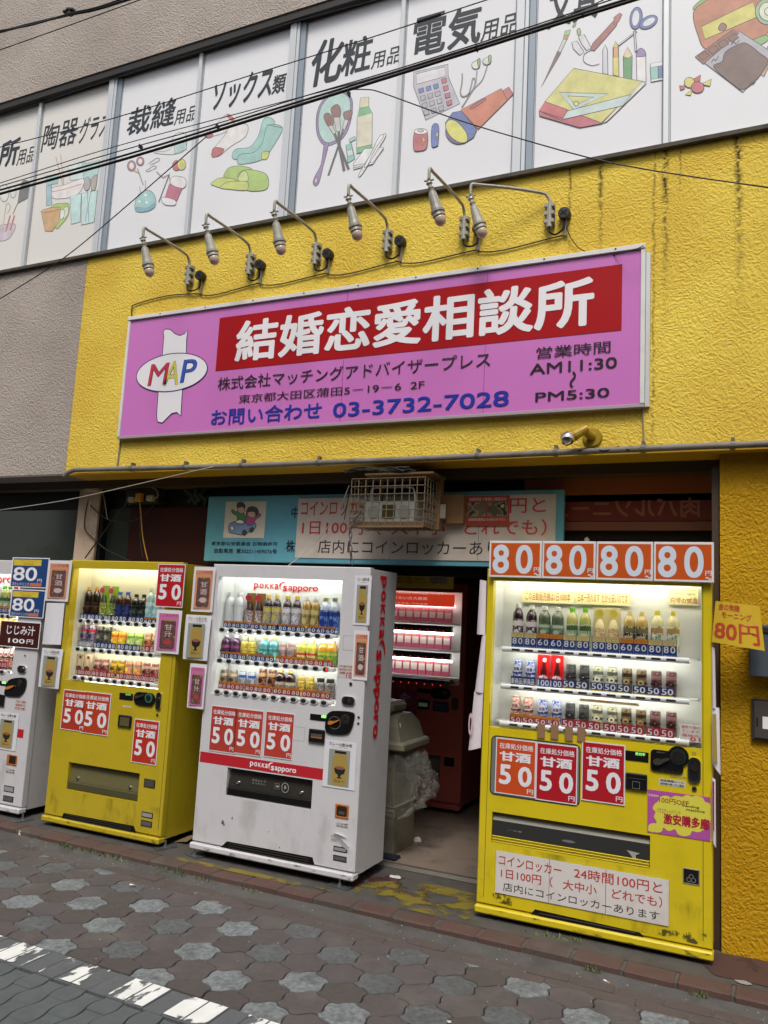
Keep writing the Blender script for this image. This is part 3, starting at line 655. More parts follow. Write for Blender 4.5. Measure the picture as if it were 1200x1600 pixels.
window((-2.150, -1.365), [('電', P3(178, 122), P3(378, 318), .030, .06), ('気', P3(398, 75), P3(598, 265), .032, .06), ('用品', P3(606, 138), P3(828, 205), .018, .1)], [
    ('F', '#b7b4c2', Z3([(183, 452), (400, 402), (402, 480), (474, 648), (262, 752), (186, 545)])), ('F', '#d9d7de', Z3([(202, 462), (380, 418), (382, 478), (204, 528)]))] + ck + [
    ('Ls', '#777777', Z3([(490, 460), (488, 520), (478, 580), (500, 605), (550, 570), (572, 510), (556, 490), (545, 540), (520, 620), (486, 672)]), .009), ('Ls', '#777777', Z3([(490, 672), (560, 560), (615, 500), (650, 400)]), .007), ('Ls', '#777777', Z3([(575, 520), (584, 420)]), .007),
    ('Fs', '#dddddd', Z3([(550, 400), (580, 380), (600, 385), (595, 425), (560, 430)])), ('Fs', '#7fae58', Z3([(585, 378), (600, 368), (602, 400), (592, 425)])), ('Fs', '#dddddd', Z3([(618, 380), (650, 358), (668, 370), (660, 400), (630, 405)])), ('Fs', '#7fae58', Z3([(654, 352), (670, 350), (670, 385), (658, 400)])),
    ('Fs', '#5f3f8a', Z3(ell(458, 832, 76, 66, 38))), ('F', '#c8663c', Z3([(480, 690), (735, 555), (772, 628), (590, 810)])), ('F', '#c05a5a', Z3([(742, 568), (780, 546), (810, 590), (770, 628)])), ('Fs', '#a8383c', Z3([(542, 672), (620, 620), (634, 628), (560, 680)])),
    ('F', '#3a58a8', Z3([(384, 770), (430, 705), (485, 695), (582, 812), (560, 862), (500, 898), (440, 880)])), ('Fs', '#d8d455', Z3([(386, 790), (410, 752), (460, 765), (515, 830), (520, 885), (470, 892), (412, 850)])),
    ('Fs', '#b34552', Z3([(190, 835), (230, 825), (272, 830), (268, 925), (225, 945), (188, 935)])), ('Fs', '#e2e0e0', Z3(ell(231, 824, 41, 18))), ('Fs', '#c9c7c7', Z3(ell(231, 820, 18, 7))), ('F', '#d8c850', Z3([(250, 850), (238, 885), (248, 880), (240, 915), (262, 870), (252, 872)]), .003),
    ('Fs', '#3a62b8', Z3([(302, 790), (342, 785), (340, 895), (330, 915), (300, 912)])), ('F', '#d8c850', Z3([(335, 825), (322, 852), (332, 850), (325, 880), (342, 845)]), .003)])
window((-1.232, -0.462), [('文具', P4(168, -50), P4(400, 82), .032, .06), ('用品', P4(420, -75), P4(560, -30), .012, .06)], [
    ('F', '#8fc06a', Z4([(250, 145), (274, 140), (268, 165), (244, 165)])), ('F', '#b07a50', Z4([(244, 165), (266, 165), (258, 188), (240, 185)])), ('F', '#cfcfd4', Z4([(240, 185), (256, 188), (228, 248), (216, 240)])), ('F', '#6d4038', Z4([(214, 240), (230, 248), (138, 408)])),
    ('Fs', '#8fc06a', Z4([(284, 128), (296, 100), (300, 95), (298, 120)])), ('Fs', '#8fc06a', Z4([(305, 140), (318, 135), (322, 160), (310, 165)])), ('F', '#d5d5da', Z4([(280, 200), (304, 192), (338, 245), (318, 260), (288, 230)])), ('F', '#d5d5da', Z4([(312, 175), (338, 162), (372, 225), (350, 238), (325, 205)])),
    ('Ls', INK, Z4([(375, 235), (340, 255), (338, 290), (375, 308), (410, 300)])), ('F', '#9c4a42', Z4([(368, 235), (378, 205), (475, 100), (498, 95), (490, 120), (430, 190), (385, 240)])), ('F', '#a8504a', Z4([(478, 82), (505, 62), (516, 68), (500, 100), (478, 118)])),
    ('L', INK, Z4([(498, 215), (585, 148)]), .014), ('L', '#c9cbd0', Z4([(500, 212), (583, 149)]), .007), ('L', INK, Z4([(582, 245), (574, 145)]), .014), ('L', '#c9cbd0', Z4([(581, 240), (575, 148)]), .007),
    ('Fs', '#4b5fa8', Z4(ell(582, 86, 29, 52, 8))), ('Fsn', '#dddfe6', Z4(ell(580, 86, 16, 36, 8))), ('Fs', '#4b5fa8', Z4(ell(640, 105, 46, 27, -30))), ('Fsn', '#dddfe6', Z4(ell(642, 104, 31, 14, -30))),
    ('F', '#c9cbd6', Z4([(426, 345), (426, 235), (436, 210), (448, 235), (450, 350)])), ('F', '#d9c95a', Z4([(474, 352), (474, 225), (486, 195), (499, 220), (502, 360)])), ('F', '#d99a5a', Z4([(476, 225), (498, 222), (499, 270), (476, 270)])), 
    ('F', '#3f9050', Z4([(524, 368), (522, 265), (564, 262), (562, 374)])), ('F', '#e0c9a0', Z4([(522, 268), (541, 222), (564, 262), (545, 275)])), ('F', '#e9e9ee', Z4([(586, 378), (583, 262), (627, 258), (629, 385)])), ('Fs', '#8f6ab0', Z4([(583, 265), (590, 238), (605, 228), (622, 240), (627, 262), (605, 268)])),
    ('F', '#e6e8ea', Z4([(648, 300), (706, 290), (708, 375), (652, 386)])), ('F', '#8cc4bd', Z4([(648, 320), (685, 312), (686, 370), (652, 374)])), ('F', '#4a78b0', Z4([(685, 312), (706, 308), (707, 366), (686, 370)])),
    ('F', '#dcd9d0', Z4([(445, 572), (630, 392), (608, 382), (425, 578)])), ('F', '#b83c52', Z4([(128, 522), (155, 478), (415, 570), (425, 580), (318, 600), (130, 545)])), ('F', '#c5314d', Z4([(128, 522), (155, 478), (258, 515), (236, 568)])),
    ('F', '#d2cd6e', Z4([(155, 478), (290, 322), (612, 384), (420, 578), (240, 510)])), ('F', '#c4404f', Z4([(155, 478), (258, 515), (245, 560), (128, 522)])), ('F', '#bfd2cf', Z4([(222, 435), (452, 442), (292, 518)])), ('F', '#d2cd6e', Z4([(262, 452), (385, 458), (298, 495)]), .004), ('Fs', '#cfd08a', Z4(ell(302, 488, 12, 12))), ('F', '#c3d6d6', Z4([(240, 555), (262, 522), (560, 445), (520, 498), (240, 562)]))])
choc = []
for i in range(4):
    choc.append(('F', '#7a3a2c', Z4([(872 + i * 46, 262 - i * 28), (905 + i * 46, 242 - i * 28), (925 + i * 46, 262 - i * 28), (892 + i * 46, 284 - i * 28)]), .004))
window((-0.428, 0.364), [], [
    ('Fs', '#7fae58', Z4([(848, 40), (880, 5), (930, -20), (1000, -30), (950, 20), (880, 50)])), ('Fs', '#b8683c', Z4([(850, 60), (900, 10), (1000, -40), (1180, -60), (1210, 60), (1190, 170), (1100, 205), (920, 235), (870, 160)])), ('Fs', '#7fae58', Z4([(1120, 195), (1190, 165), (1200, 190), (1150, 215)])),
    ('F', '#d0c94e', Z4([(888, 125), (1130, 8), (1150, 80), (905, 185)])), ('Fs', '#8a4a3a', Z4([(968, 128), (985, 108), (1005, 120), (1000, 140), (975, 145)])), ('Fs', '#8fb08a', Z4(ell(1200, 55, 60, 62))), ('Fs', '#d8dfc0', Z4(ell(1200, 55, 42, 44))), ('Fs', '#e0e0d8', Z4(ell(1200, 55, 16, 18))),
    ('F', '#c9a27a', Z4([(1140, 330), (1230, 160), (1260, 200), (1180, 360)])), ('F', '#a9a9b6', Z4([(895, 290), (1062, 145), (1240, 260), (1082, 434)])), ('F', '#80402f', Z4([(858, 268), (1035, 140), (1065, 155), (898, 302)]))] + choc + [
    ('Fs', '#5e3226', Z4([(945, 315), (985, 290), (1000, 245), (1060, 210), (1100, 205), (1160, 250), (1200, 290), (1150, 370), (1085, 420), (1040, 400)])), ('Ls', INK, Z4([(935, 295), (945, 278), (955, 285), (968, 262)])), ('Ls', INK, Z4([(1028, 212), (1040, 198), (1050, 208), (1066, 190)])), ('Ls', INK, Z4([(1110, 400), (1122, 388), (1130, 396), (1140, 384)])),
    ('F', RED, Z4([(812, 405), (785, 402), (790, 425), (808, 418)])), ('Fs', '#cfc84a', Z4(ell(832, 388, 24, 24))), ('F', RED, Z4([(850, 372), (885, 352), (880, 380), (860, 388)])), ('F', '#cfc84a', Z4([(845, 420), (812, 445), (838, 448)])), ('Fs', '#c0405a', Z4(ell(870, 411, 30, 26))), ('F', '#cfc84a', Z4([(895, 392), (935, 372), (928, 405), (900, 400)]))])
window((0.50, 1.27), [], [])
window((-7.35, -6.57), [], [])
# ------------------------------------------------------------------ big sign
S0 = 0.075
sx0, sx1, sz0, sz1 = R(203, 498.5, 1003, 634, S0)
sx1 += 0.0
sign = thing('shop_sign', 'long magenta signboard with red banner and white frame on the yellow wall', 'sign', ((sx0 + sx1) / 2, .07, sz0))
m_mag = mat('magenta_sign_face', '#c674be', 0.3, spec=.3, coat=0.2, vary=.03, vscale=1.5)
m_wfr = mat('white_sign_frame', '#d8d8d8', 0.35, vary=.05, vscale=3, dirt='#9a958c', dscale=5, damt=.4)
mk('sign_panel', G().box(sx0 + .012, sx1 - .012, S0 + .004, YF + .0, sz0 + .012, sz1 - .012), m_mag, sign)
fr = G()
fr.cbox(sx0 - .01, sx1 + .012, S0 - .012, YF, sz1 - .014, sz1 + .014, .002); fr.cbox(sx0 - .01, sx1 + .012, S0 - .004, YF, sz0 - .008, sz0 + .012, .002, 1)
fr.cbox(sx0 - .01, sx0 + .012, S0 - .006, YF, sz0 + .0125, sz1 - .0145, .002); fr.cbox(sx1 - .012, sx1 + .012, S0 - .006, YF, sz0 + .0125, sz1 - .0145, .002)
sf = mk('sign_frame', fr, [m_wfr, mat('grey_sign_trim', '#a89ea2', .4, .2)], sign)
fl = G().box(sx1 + .0135, sx1 + .036, .095, .117, sz0 + .0, sz1 - .03)
mk('fixing_strip', fl, m_alu, sign)
sc = G()
for i in range(9): sc.disc(sx0 + .3 + i * (sx1 - sx0 - .45) / 8, sz1 + .002, .006, .006, S0 - .0135, n=8)
mk('screw', sc, m_dark, sf)
for u in (538, 758):
    x = WY(u, 540, S0).x; mk('panel_seam', G().box(x - .0015, x + .0015, S0 + .002, S0 + .0038, sz0 + .02, sz1 - .02), mat('magenta_seam', '#9a4594', .4), sign)
b = R(343.2, 496.8, 971, 515.8, S0)
ban = mk('red_banner', G().rect(*b, S0 + .0015), mat('red_sign_print', '#a30c14', 0.4, spec=.2), sign)
def sign_text(t, u0, v0, u1, v1, m, bold, par=None, dy=.0008):
    g = G(); r = R(u0, v0, u1, v1, S0); g.text(t, *r, S0 - dy, 0, bold, res=4); return mk('lettering', g, m, par or sign)
m_wh = mat('white_sign_print', '#e6e4ea', 0.35, coat=.1); m_ink = mat('black_sign_print', '#231a22', 0.3); m_blu = mat('blue_sign_print', '#1c2f9e', 0.3)
sign_text('結婚恋愛相談所', 371, 502, 928, 508, m_wh, .036, ban)
sign_text('株式会社マッチングアドバイザープレス', 341.3, 590, 766, 573, m_ink, .006)
sign_text('東京都大田区蒲田5－19－6  2F', 373.6, 617, 663, 607.5, m_ink, .006)
sign_text('お問い合わせ', 331, 640, 502, 654, m_blu, .018)
sign_text('03-3732-7028', 521, 630, 795, 634, m_blu, .016)
sign_text('営業時間', 838.3, 543, 954, 550.7, m_ink, .014)
sign_text('AM11:30', 828, 569, 964, 574.5, m_ink, .012)
sign_text('PM5:30', 836.5, 613.5, 952, 620, m_ink, .012)
g = G(); c = WY(895, 593, S0); g.stroke([(c.x + .012 * math.sin(t * 6.28), c.z + .045 - .09 * t) for t in [i / 12 for i in range(13)]], .012, S0 - .0008); mk('lettering', g, m_ink, sign)
# emblem
Z5 = lambda L: zf(L, 180, 360, 2.7273)
em = G(); ink = 2
top = XZ(Z5([(196, 590), (207, 455), (205, 430), (215, 420), (235, 422), (255, 440), (275, 448), (295, 440), (309, 425), (304, 460), (300, 590)]), S0)
bot = XZ(Z5([(188, 620), (176, 790), (180, 815), (200, 820), (220, 800), (240, 780), (262, 775), (279, 790), (282, 740), (290, 620)]), S0)
for p in (top, bot): em.flat(p, S0 + .0012, 0); em.stroke(p, .006, S0 + .0006, 1, True)
c = WY(267.3, 581.9, S0); rx = abs(WY(267.3 + 56.5, 577, S0).x - c.x); rz = .142
p = [(c.x + rx * math.cos(t), c.z + rz * math.sin(t)) for t in [i * math.pi / 24 for i in range(48)]]
em.flat(p, S0 - .0002, 0); em.stroke(p, .006, S0 - .0008, 1, True)
eo = mk('emblem', em, [m_wh, mat('dark_blue_outline', '#20205a', .4)], sign)
for ch, u0, v0, u1, v1, cc in (('M', 146, 572, 216, 657, '#c02a3c'), ('A', 212, 560, 268, 658, '#cfc84a'), ('P', 284, 553, 337, 645, '#2a4fae')):
    g = G(); r = R(*Z5([(u0, v0)])[0], *Z5([(u1, v1)])[0], S0); g.text(ch, *r, S0 - .0012, 0, .022, .12, 4); g.text(ch, *r, S0 - .0018, 1, .004, .12, 4)
    mk('lettering', g, [mat('dark_blue_outline', '#20205a', .4), col(cc)], eo)

# ------------------------------------------------------------------ lamps over the sign
m_lamp = mat('weathered_cream_lamp_metal', '#9d9b92', 0.42, .1, vary=.12, vscale=20, dirt='#77705f', dscale=14, damt=.5)
m_bulb = mat('frosted_pink_bulb', '#bfa898', 0.15, coat=.3)
m_jb = mat('black_junction_box', '#1c1d20', 0.45)
def lamp(i, bx, bz, tip, words):
    yb = YF
    t = thing('sign_lamp', words, 'lamp', (bx, yb, bz), 'gooseneck lamps above the sign')
    g = G(); g.cbox(bx - .028, bx + .028, yb - .012, yb, bz - .075, bz + .075, .003)
    g.tube([(bx, yb - .035, bz - .085), (bx, yb - .035, bz + .06)], .018, 8)
    for dz in (-.05, 0, .05): g.cbox(bx - .03, bx + .03, yb - .05, yb - .012, bz + dz - .012, bz + dz + .012, .003)
    mk('bracket', g, m_lamp, t)
    sc_ = G()
    for dx in (-.02, .02):
        for dz in (-.028, .03): sc_.disc(bx + dx, bz + dz, .005, .005, yb - .014, n=6)
    mk('screw', sc_, m_dark, t)
    P = Vector((bx, yb - .035, bz + .05)); T = Vector(tip)
    d = T - P
    path = [P, P + Vector((0, 0, .03)), P + Vector((d.x * .04, d.y * .04, .065)), P + Vector((d.x * .12, d.y * .12, .08)), P + d * .5 + Vector((0, 0, .045)), T + Vector((-d.x * .09, -d.y * .09, .0)), T + Vector((-d.x * .03, -d.y * .03, .002)), T + Vector((0, 0, -.012)), T + Vector((0, 0, -.075))]
    mk('arm', G().tube(cr(path, False, 4), .0095, 8), m_lamp, t, smooth=True)
    h = Vector((-d.x, -d.y, 0)).normalized(); ax = (Vector((0, 0, -1)) + h * .15 + Vector((.24 + .05 * math.sin(i * 2.1), 0, 0))).normalized()
    J = T + Vector((0, 0, -.085)); q = Vector((0, 0, 1)).rotation_difference(ax).to_matrix()
    g = G(); g.lathe([(.0, 0), (.017, .002), (.019, .012), (.012, .02), (.012, .032), (.020, .04), (.015, .05), (.014, .06)], J, 10, rot=q)
    g.cbox(J.x - .03, J.x + .03, J.y - .006, J.y + .006, J.z + .005, J.z + .013, .002)
    mk('swivel_joint', g, m_lamp, t, smooth=False)
    J2 = J + ax * .06
    mk('lamp_holder', G().lathe([(.012, 0), (.022, .006), (.025, .03), (.031, .09), (.035, .115), (.035, .12), (.041, .122), (.041, .132), (.034, .136), (.037, .155), (.033, .16)], J2, 16, rot=q), m_lamp, t)
    bl = [(.031, .158), (.033, .17), (.032, .185), (.026, .20), (.014, .21), (.001, .213)]
    mk('bulb', G().lathe(bl, J2, 16, rot=q), m_bulb, t, smooth=True)
jbox = []
LB = [((298, 430), (313, 431)), ((393, 413), (406, 414)), ((496, 397), (512, 397)), ((607, 377), (625, 377)), ((727, 357), (747, 358)), ((860, 337), (882, 334))]
ordn = ['leftmost', 'second', 'third', 'fourth', 'fifth', 'sixth']
for i, (bp, jp) in enumerate(LB):
    B_ = WY(*bp, .11); J_ = WY(*jp, .09)
    if i < 5: tip = (B_.x + .01 - .012 * i, -.42, B_.z + .115); w = '%s straight-armed gooseneck lamp%s above the magenta sign' % (ordn[i], '' if i == 0 else ' from the left')
    else:
        q = WY(736, 288, -.12); tip = (q.x, q.y, q.z); w = 'rightmost gooseneck lamp with its long arm swung left above the magenta sign'
    lamp(i, B_.x, B_.z, tip, w)
    t = thing('junction_box', 'round black junction box beside the %s gooseneck lamp over the sign' % (ordn[i] if i < 5 else 'rightmost'), 'junction box', (J_.x, YF, J_.z), 'junction boxes of the sign lamps')
    q = Matrix.Rotation(math.radians(90), 3, 'X')
    mk('box_body', G().lathe([(.034, 0), (.036, .01), (.036, .045), (.033, .052), (.001, .053)], (J_.x, YF, J_.z), 18, rot=q), m_jb, t)
    g = G(); g.stroke([(J_.x - .02, J_.z - .012), (J_.x + .02, J_.z + .012)], .008, YF - .055); g.stroke([(J_.x - .016, J_.z + .018), (J_.x + .016, J_.z - .018)], .008, YF - .0555); mk('lid_cross', g, m_black, t)
    g = G(); g.tube(cr([(B_.x, YF - .035, B_.z - .08), (B_.x + .005, YF - .04, B_.z - .12), (B_.x + .04, YF - .03, B_.z - .135), (J_.x - .005, YF - .03, J_.z - .09), (J_.x, YF - .03, J_.z - .03)], False, 5), .0055, 6); mk('cable', g, m_black, t)
    g = G(); g.tube([(J_.x + .008, YF - .02, J_.z - .03), (J_.x + .004, YF - .015, J_.z - .13)], .006, 6); g.tube([(J_.x - .008, YF - .02, J_.z - .03), (J_.x - .002, YF - .015, J_.z - .13)], .006, 6); mk('cable', g, mat('grey_cable', '#7d7a75', .6), t)
    jbox.append(J_)
pth = [WY(206, 497, .11), WY(206, 482, .11), WY(213, 475, .11), WY(262, 462, .11)]
for i, J_ in enumerate(jbox):
    pth.append(Vector((J_.x - .03, .11, J_.z - .125))); pth.append(Vector((J_.x + .01, .108, J_.z - .14)))
    if i < 5:
        K = jbox[i + 1]; pth.append(Vector((J_.x * .7 + K.x * .3, .11, (J_.z * .7 + K.z * .3) - .155)))
tag(mk('lamp_cable', G().tube(cr([tuple(p) for p in pth], False, 4), .0045, 5), mat('dark_cable', '#3a342c', .6), smooth=True), 'thin dark cable linking the lamp junction boxes along the yellow wall', 'cable')
tag(mk('cable_end', G().tube(cr([tuple(WY(a, b, .1)) for a, b in ((884, 350), (890, 368), (905, 388), (930, 398), (950, 400))] + [tuple(WY(985, 392, .0)), tuple(WY(1006, 384, .0))], False, 5), .003, 5), m_dark), 'loose thin cable drooping over the top right corner of the magenta sign', 'cable')
tag(mk('down_cable', G().tube(cr([tuple(WY(a, b, .112)) for a, b in ((188, 688), (187, 700), (185, 715), (183, 732))], False, 4), .006, 6), mat('grey_cable', '#7d7a75', .6)), 'short cable running from the left lower sign corner down to the pipe', 'cable')
tag(mk('down_cable', G().tube([tuple(WY(a, b, .112)) for a, b in ((1003, 636), (1005, 665), (1006, 694))], .004, 6), mat('grey_cable', '#7d7a75', .6)), 'thin cable running from the right lower sign corner down to the pipe', 'cable')

# ------------------------------------------------------------------ conduit under the yellow wall
pp_ = [(100, 745), (106, 739), (118, 734.5), (150, 733.5), (200, 732), (250, 731), (300, 730), (400, 727), (520, 722), (640, 717.5), (760, 712), (870, 707), (960, 703), (1010, 701), (1100, 697), (1210, 693)]
P_ = [tuple(WY(a, b, .085)) for a, b in pp_]; P_ = P_ + [(1.5, .085, P_[-1][2])]
pipe = thing('conduit_pipe', 'grey ribbed conduit pipe clipped along the bottom edge of the yellow wall', 'pipe', (-2.5, .1, 2.54))
m_pipe = mat('dusty_grey_conduit', '#77716a', 0.6, vary=.2, vscale=10, dirt='#3e382f', dscale=8, damt=.7)
mk('pipe_run', G().tube(cr(P_, False, 4), .0185, 10), m_pipe, pipe, smooth=True)
for u, v in ((205, 732), (288, 730), (378, 727), (497, 723), (746, 712), (868, 707), (1005, 701), (1145, 696)):
    c = WY(u, v, .085); g = G()
    g.tube([(c.x - .012, c.y, c.z), (c.x + .012, c.y, c.z)], .0225, 10); g.cbox(c.x - .009, c.x + .009, c.y, YF + .002, c.z + .012, c.z + .045, .002)
    mk('pipe_clip', g, mat('steel_pipe_clip', '#6e6a66', .5, .4), pipe)
g = G(); a = [WY(u, v, .085) for u, v in ((905, 706), (925, 700), (945, 706), (965, 699), (985, 705))]
tag(mk('cable_wrap', G().tube(cr([(p.x, .068 + .01 * (i % 2), p.z) for i, p in enumerate(a)], False, 4), .005, 6), m_black), 'black cable wound round the conduit right of the chrome sensor lamp', 'cable')

# sensor lamp
t = thing('spotlight', 'small yellow painted spotlight with chrome bulb on the wall below the magenta sign', 'lamp', tuple(WY(925, 684, YF)))
c = WY(926, 684, YF); q = Matrix.Rotation(math.radians(90), 3, 'X'); m_yp2 = mat('dirty_yellow_paint_metal', '#a08418', .4, .1, vary=.2, vscale=20, dirt='#4a3c14', dscale=12, damt=.8)
mk('base_disc', G().lathe([(.055, 0), (.056, .008), (.050, .014), (.001, .016)], (c.x, c.y, c.z), 20, rot=q), m_yp2, t)
mk('elbow', G().tube([(c.x, c.y - .01, c.z), (c.x - .01, c.y - .05, c.z + .004), (c.x - .03, c.y - .085, c.z + .02)], .022, 10), m_yp2, t)
A = Vector((c.x - .02, c.y - .085, c.z + .035)); B2 = A + Vector((-.085, -.05, -.062)); ax = (B2 - A).normalized(); q = Vector((0, 0, 1)).rotation_difference(ax).to_matrix()
mk('lamp_body', G().lathe([(.001, -.003), (.026, 0), (.028, .045), (.030, .05), (.031, .06), (.034, .085), (.030, .10)], A, 14, rot=q), m_yp2, t)
mk('chrome_bulb', G().lathe([(.028, .095), (.036, .105), (.039, .125), (.036, .145), (.024, .158), (.001, .163)], A, 16, rot=q), mat('chrome', '#d8d4d0', .08, 1.0), t, smooth=True)

# ------------------------------------------------------------------ blue dealer sign with the paper notice over it
m_bs = mat('light_blue_sign_face', '#5793a3', 0.35, vary=.05, vscale=2, dirt='#44686f', dscale=3, damt=.4)
bs = thing('dealer_sign', 'light blue used-car dealer signboard with a cartoon couple in a car above the machines', 'sign', (-2.35, .42, 1.9))
bx0, bx1, bz0, bz1 = R(326, 776, 880, 850, .4); bz0 = 1.9; bx1 = -1.035
mk('sign_panel', G().cbox(bx0, bx1, .40, .44, bz0, bz1, .003), m_bs, bs)
Z8 = lambda L: zf(L, 300, 700, 3)
r = R(*Z8([(160, 252)])[0], *Z8([(338, 422)])[0], .4)
g = G(); g.rect(*r, .3985); pic = mk('picture_panel', g, mat('cream_picture_ground', '#b9b3a2', .5), bs)
g = G(); pal = ['#3a3a3a', '#c09a84', '#3f7a52', '#a8487c', '#6f87a8', '#d8d4cc']; k = [0]
def cf(mi, pts, y=None, cl=True): 
    k[0] += 1; g.flat(cr(XZ(Z8(pts), .4), True, 3), .398 - .0003 * k[0], mi); g.stroke(cr(XZ(Z8(pts), .4), True, 3), .005, .3979 - .0003 * k[0], 0, True)
cf(4, [(172, 378), (178, 355), (205, 345), (240, 352), (270, 350), (298, 352), (298, 375), (270, 390), (245, 408), (200, 402), (175, 395)])
cf(2, [(205, 300), (220, 295), (248, 312), (250, 350), (215, 345), (212, 320), (190, 305), (186, 290), (195, 290)])
cf(3, [(258, 318), (280, 325), (305, 318), (318, 308), (324, 318), (300, 335), (285, 358), (258, 358), (255, 300), (262, 290)])
cf(1, [(215, 280), (225, 272), (242, 278), (247, 295), (235, 308), (218, 300)]); cf(1, [(262, 305), (275, 295), (298, 300), (300, 318), (285, 328), (266, 322)])
cf(0, [(212, 275), (215, 258), (235, 255), (250, 268), (248, 285), (238, 275), (220, 280)]); cf(0, [(262, 300), (265, 280), (290, 275), (310, 288), (312, 308), (300, 315), (295, 300), (275, 298)])
cf(0, [(238, 390), (252, 385), (258, 400), (248, 410), (238, 405)]); cf(0, [(272, 380), (285, 372), (292, 382), (282, 395), (272, 392)]); cf(5, [(182, 372), (192, 366), (198, 380), (188, 388)]); cf(5, [(205, 350), (225, 336), (245, 345), (238, 356)])
mk('cartoon', g, [col(c) for c in pal], pic)
m_sbk = mat('black_sign_lettering', '#17202a', .5)
def bsx(t, a, b_, c_, d, bold, m=m_sbk, par=bs, y=.398):
    r = R(*Z8([(a, b_)])[0], *Z8([(c_, d)])[0], .4); mk('lettering', G().text(t, *r, y, 0, bold), m, par)
bsx('東京都公安委員会 古物商許可', 92, 438, 402, 460, .016); bsx('自動車商  第302211409076号', 106, 470, 398, 497, .016)
bsx('中', 468, 276, 500, 330, .03); bsx('株式', 444, 432, 520, 490, .03)
px0, px1, pz0, pz1 = R(*Z8([(500, 237)])[0], 868, 845, .395); pz0 = R(0, 0, *Z8([(600, 516)])[0], .395)[2]
m_pap = mat('aged_white_notice_paper', '#b3a9a0', 0.6, vary=.08, vscale=3, dirt='#8a7a6a', dscale=2.5, damt=.4)
nt_ = thing('locker_notice', 'long white coin locker notice with red and black writing pasted over the blue sign', 'notice', ((px0 + px1) / 2, .395, pz0))
nps = [px0, px0 + .72, px0 + 1.32, px1]
for i in range(3):
    mk('paper_sheet', G().box(nps[i] + .001, nps[i + 1] - .001, .3935 - .0005 * (i % 2), .397, pz0, pz1), m_pap, nt_)
m_rt = mat('red_notice_ink', '#b02c28', .6); m_bt = mat('black_notice_ink', '#2a2426', .6)
h = pz1 - pz0; w = px1 - px0
for t, a, b_, c_, d, m, bo in (('コインロッカー', .015, .70, .30, .95, m_rt, .008), ('24時間100円と', .52, .72, .965, .96, m_rt, .008), ('1日100円（  大中小   どれでも）', .025, .385, .97, .63, m_rt, .008), ('店内にコインロッカーあります', .10, .08, .93, .30, m_bt, .0)):
    mk('lettering', G().text(t, px0 + a * w, px0 + c_ * w, pz0 + b_ * h, pz0 + d * h, .3915, 0, bo), m, nt_)
# small red warning card
rr = R(729, 775, 795, 822, .385); cd = thing('warning_card', 'small red warning card with two photos pasted over the coin locker notice', 'notice', (rr[0], .385, rr[2]))
mk('card', G().box(rr[0], rr[1], .385, .388, rr[2], rr[3]), mat('red_card', '#9c3a2a', .4), cd)
w = rr[1] - rr[0]; h = rr[3] - rr[2]
mk('photo', G().rect(rr[0] + .03 * w, rr[0] + .46 * w, rr[2] + .32 * h, rr[2] + .78 * h, .3845), printmat('snapshot_a', ['#6a5f48', '#8c8468', '#3a3428', '#a09a86'], 14), cd)
mk('photo', G().rect(rr[0] + .50 * w, rr[0] + .97 * w, rr[2] + .32 * h, rr[2] + .78 * h, .3845), printmat('snapshot_b', ['#54503c', '#7a7458', '#2c2a20', '#b0aa90'], 14), cd)
g = G(); g.text('駐輪場後で警察に通報済み', rr[0] + .07 * w, rr[1] - .07 * w, rr[2] + .83 * h, rr[2] + .94 * h, .3842); g.text('駐輪場設置禁止のお知らせ下さい', rr[0] + .07 * w, rr[1] - .07 * w, rr[2] + .17 * h, rr[2] + .26 * h, .3842)
mk('lettering', g, col('#d8c8bc'), cd)

# ------------------------------------------------------------------ wire basket with the radio
BK = lambda L: zf(L, 530, 720, 6.3158)
yb0, yb1 = 0.06, 0.34
bl = R(*BK([(126, 205)])[0], *BK([(830, 612)])[0], yb0); bx0, bx1 = bl[0] , bl[1]; bz0 = WY(*BK([(480, 640)])[0], yb0).z; bz1 = WY(*BK([(460, 172)])[0], yb0).z
bk = thing('wire_basket', 'rusty wire grid basket hung under the soffit holding a radio', 'basket', ((bx0 + bx1) / 2, .2, bz1))
m_wire = mat('rusty_cream_wire', '#6f6048', 0.6, .1, vary=.25, vscale=20)
g = G(); nx = 10
for i in range(nx + 1):
    x = bx0 + (bx1 - bx0) * i / nx; g.tube([(x, yb0, bz0 - .012), (x, yb0, bz1)], .0032, 5)
for j in range(7):
    z = bz0 + (bz1 - bz0) * j / 6; g.tube([(bx0, yb0 - .004, z), (bx1 + .005, yb0 - .004, z)], .0028, 5)
for xs in (bx0, bx1):
    for i in range(1, 7):
        y = yb0 + (yb1 - yb0) * i / 6; g.tube([(xs, y, bz0), (xs, y, bz1)], .0026, 5)
    for j in range(7):
        z = bz0 + (bz1 - bz0) * j / 6; g.tube([(xs, yb0, z), (xs, yb1, z)], .0026, 5)
for i in range(nx + 1):
    x = bx0 + (bx1 - bx0) * i / nx; g.tube([(x, yb0, bz0), (x, yb1, bz0)], .0024, 5)
g.tube([(bx0, yb0 - .004, bz0 - .008), (bx1, yb0 - .004, bz0 - .008)], .005, 6)
mk('wire_mesh', g, m_wire, bk)
m_wood = mat('light_brown_timber', '#6d5234', 0.6, vary=.2, vscale=7)
mk('base_board', G().cbox(bx0 + .01, bx1 - .01, yb0 + .02, yb1, bz0 + .004, bz0 + .03, .002), m_wood, bk)
mk('timber_post', G().cbox(bx0 + .075, bx0 + .10, yb1 - .03, yb1 - .01, bz0 + .03, bz1 + .03, .002), m_wood, bk)
mk('timber_post', G().cbox(bx1 - .01, bx1 + .02, yb1 - .07, yb1 - .005, bz0 + .0, bz1 + .03, .002), m_wood, bk)
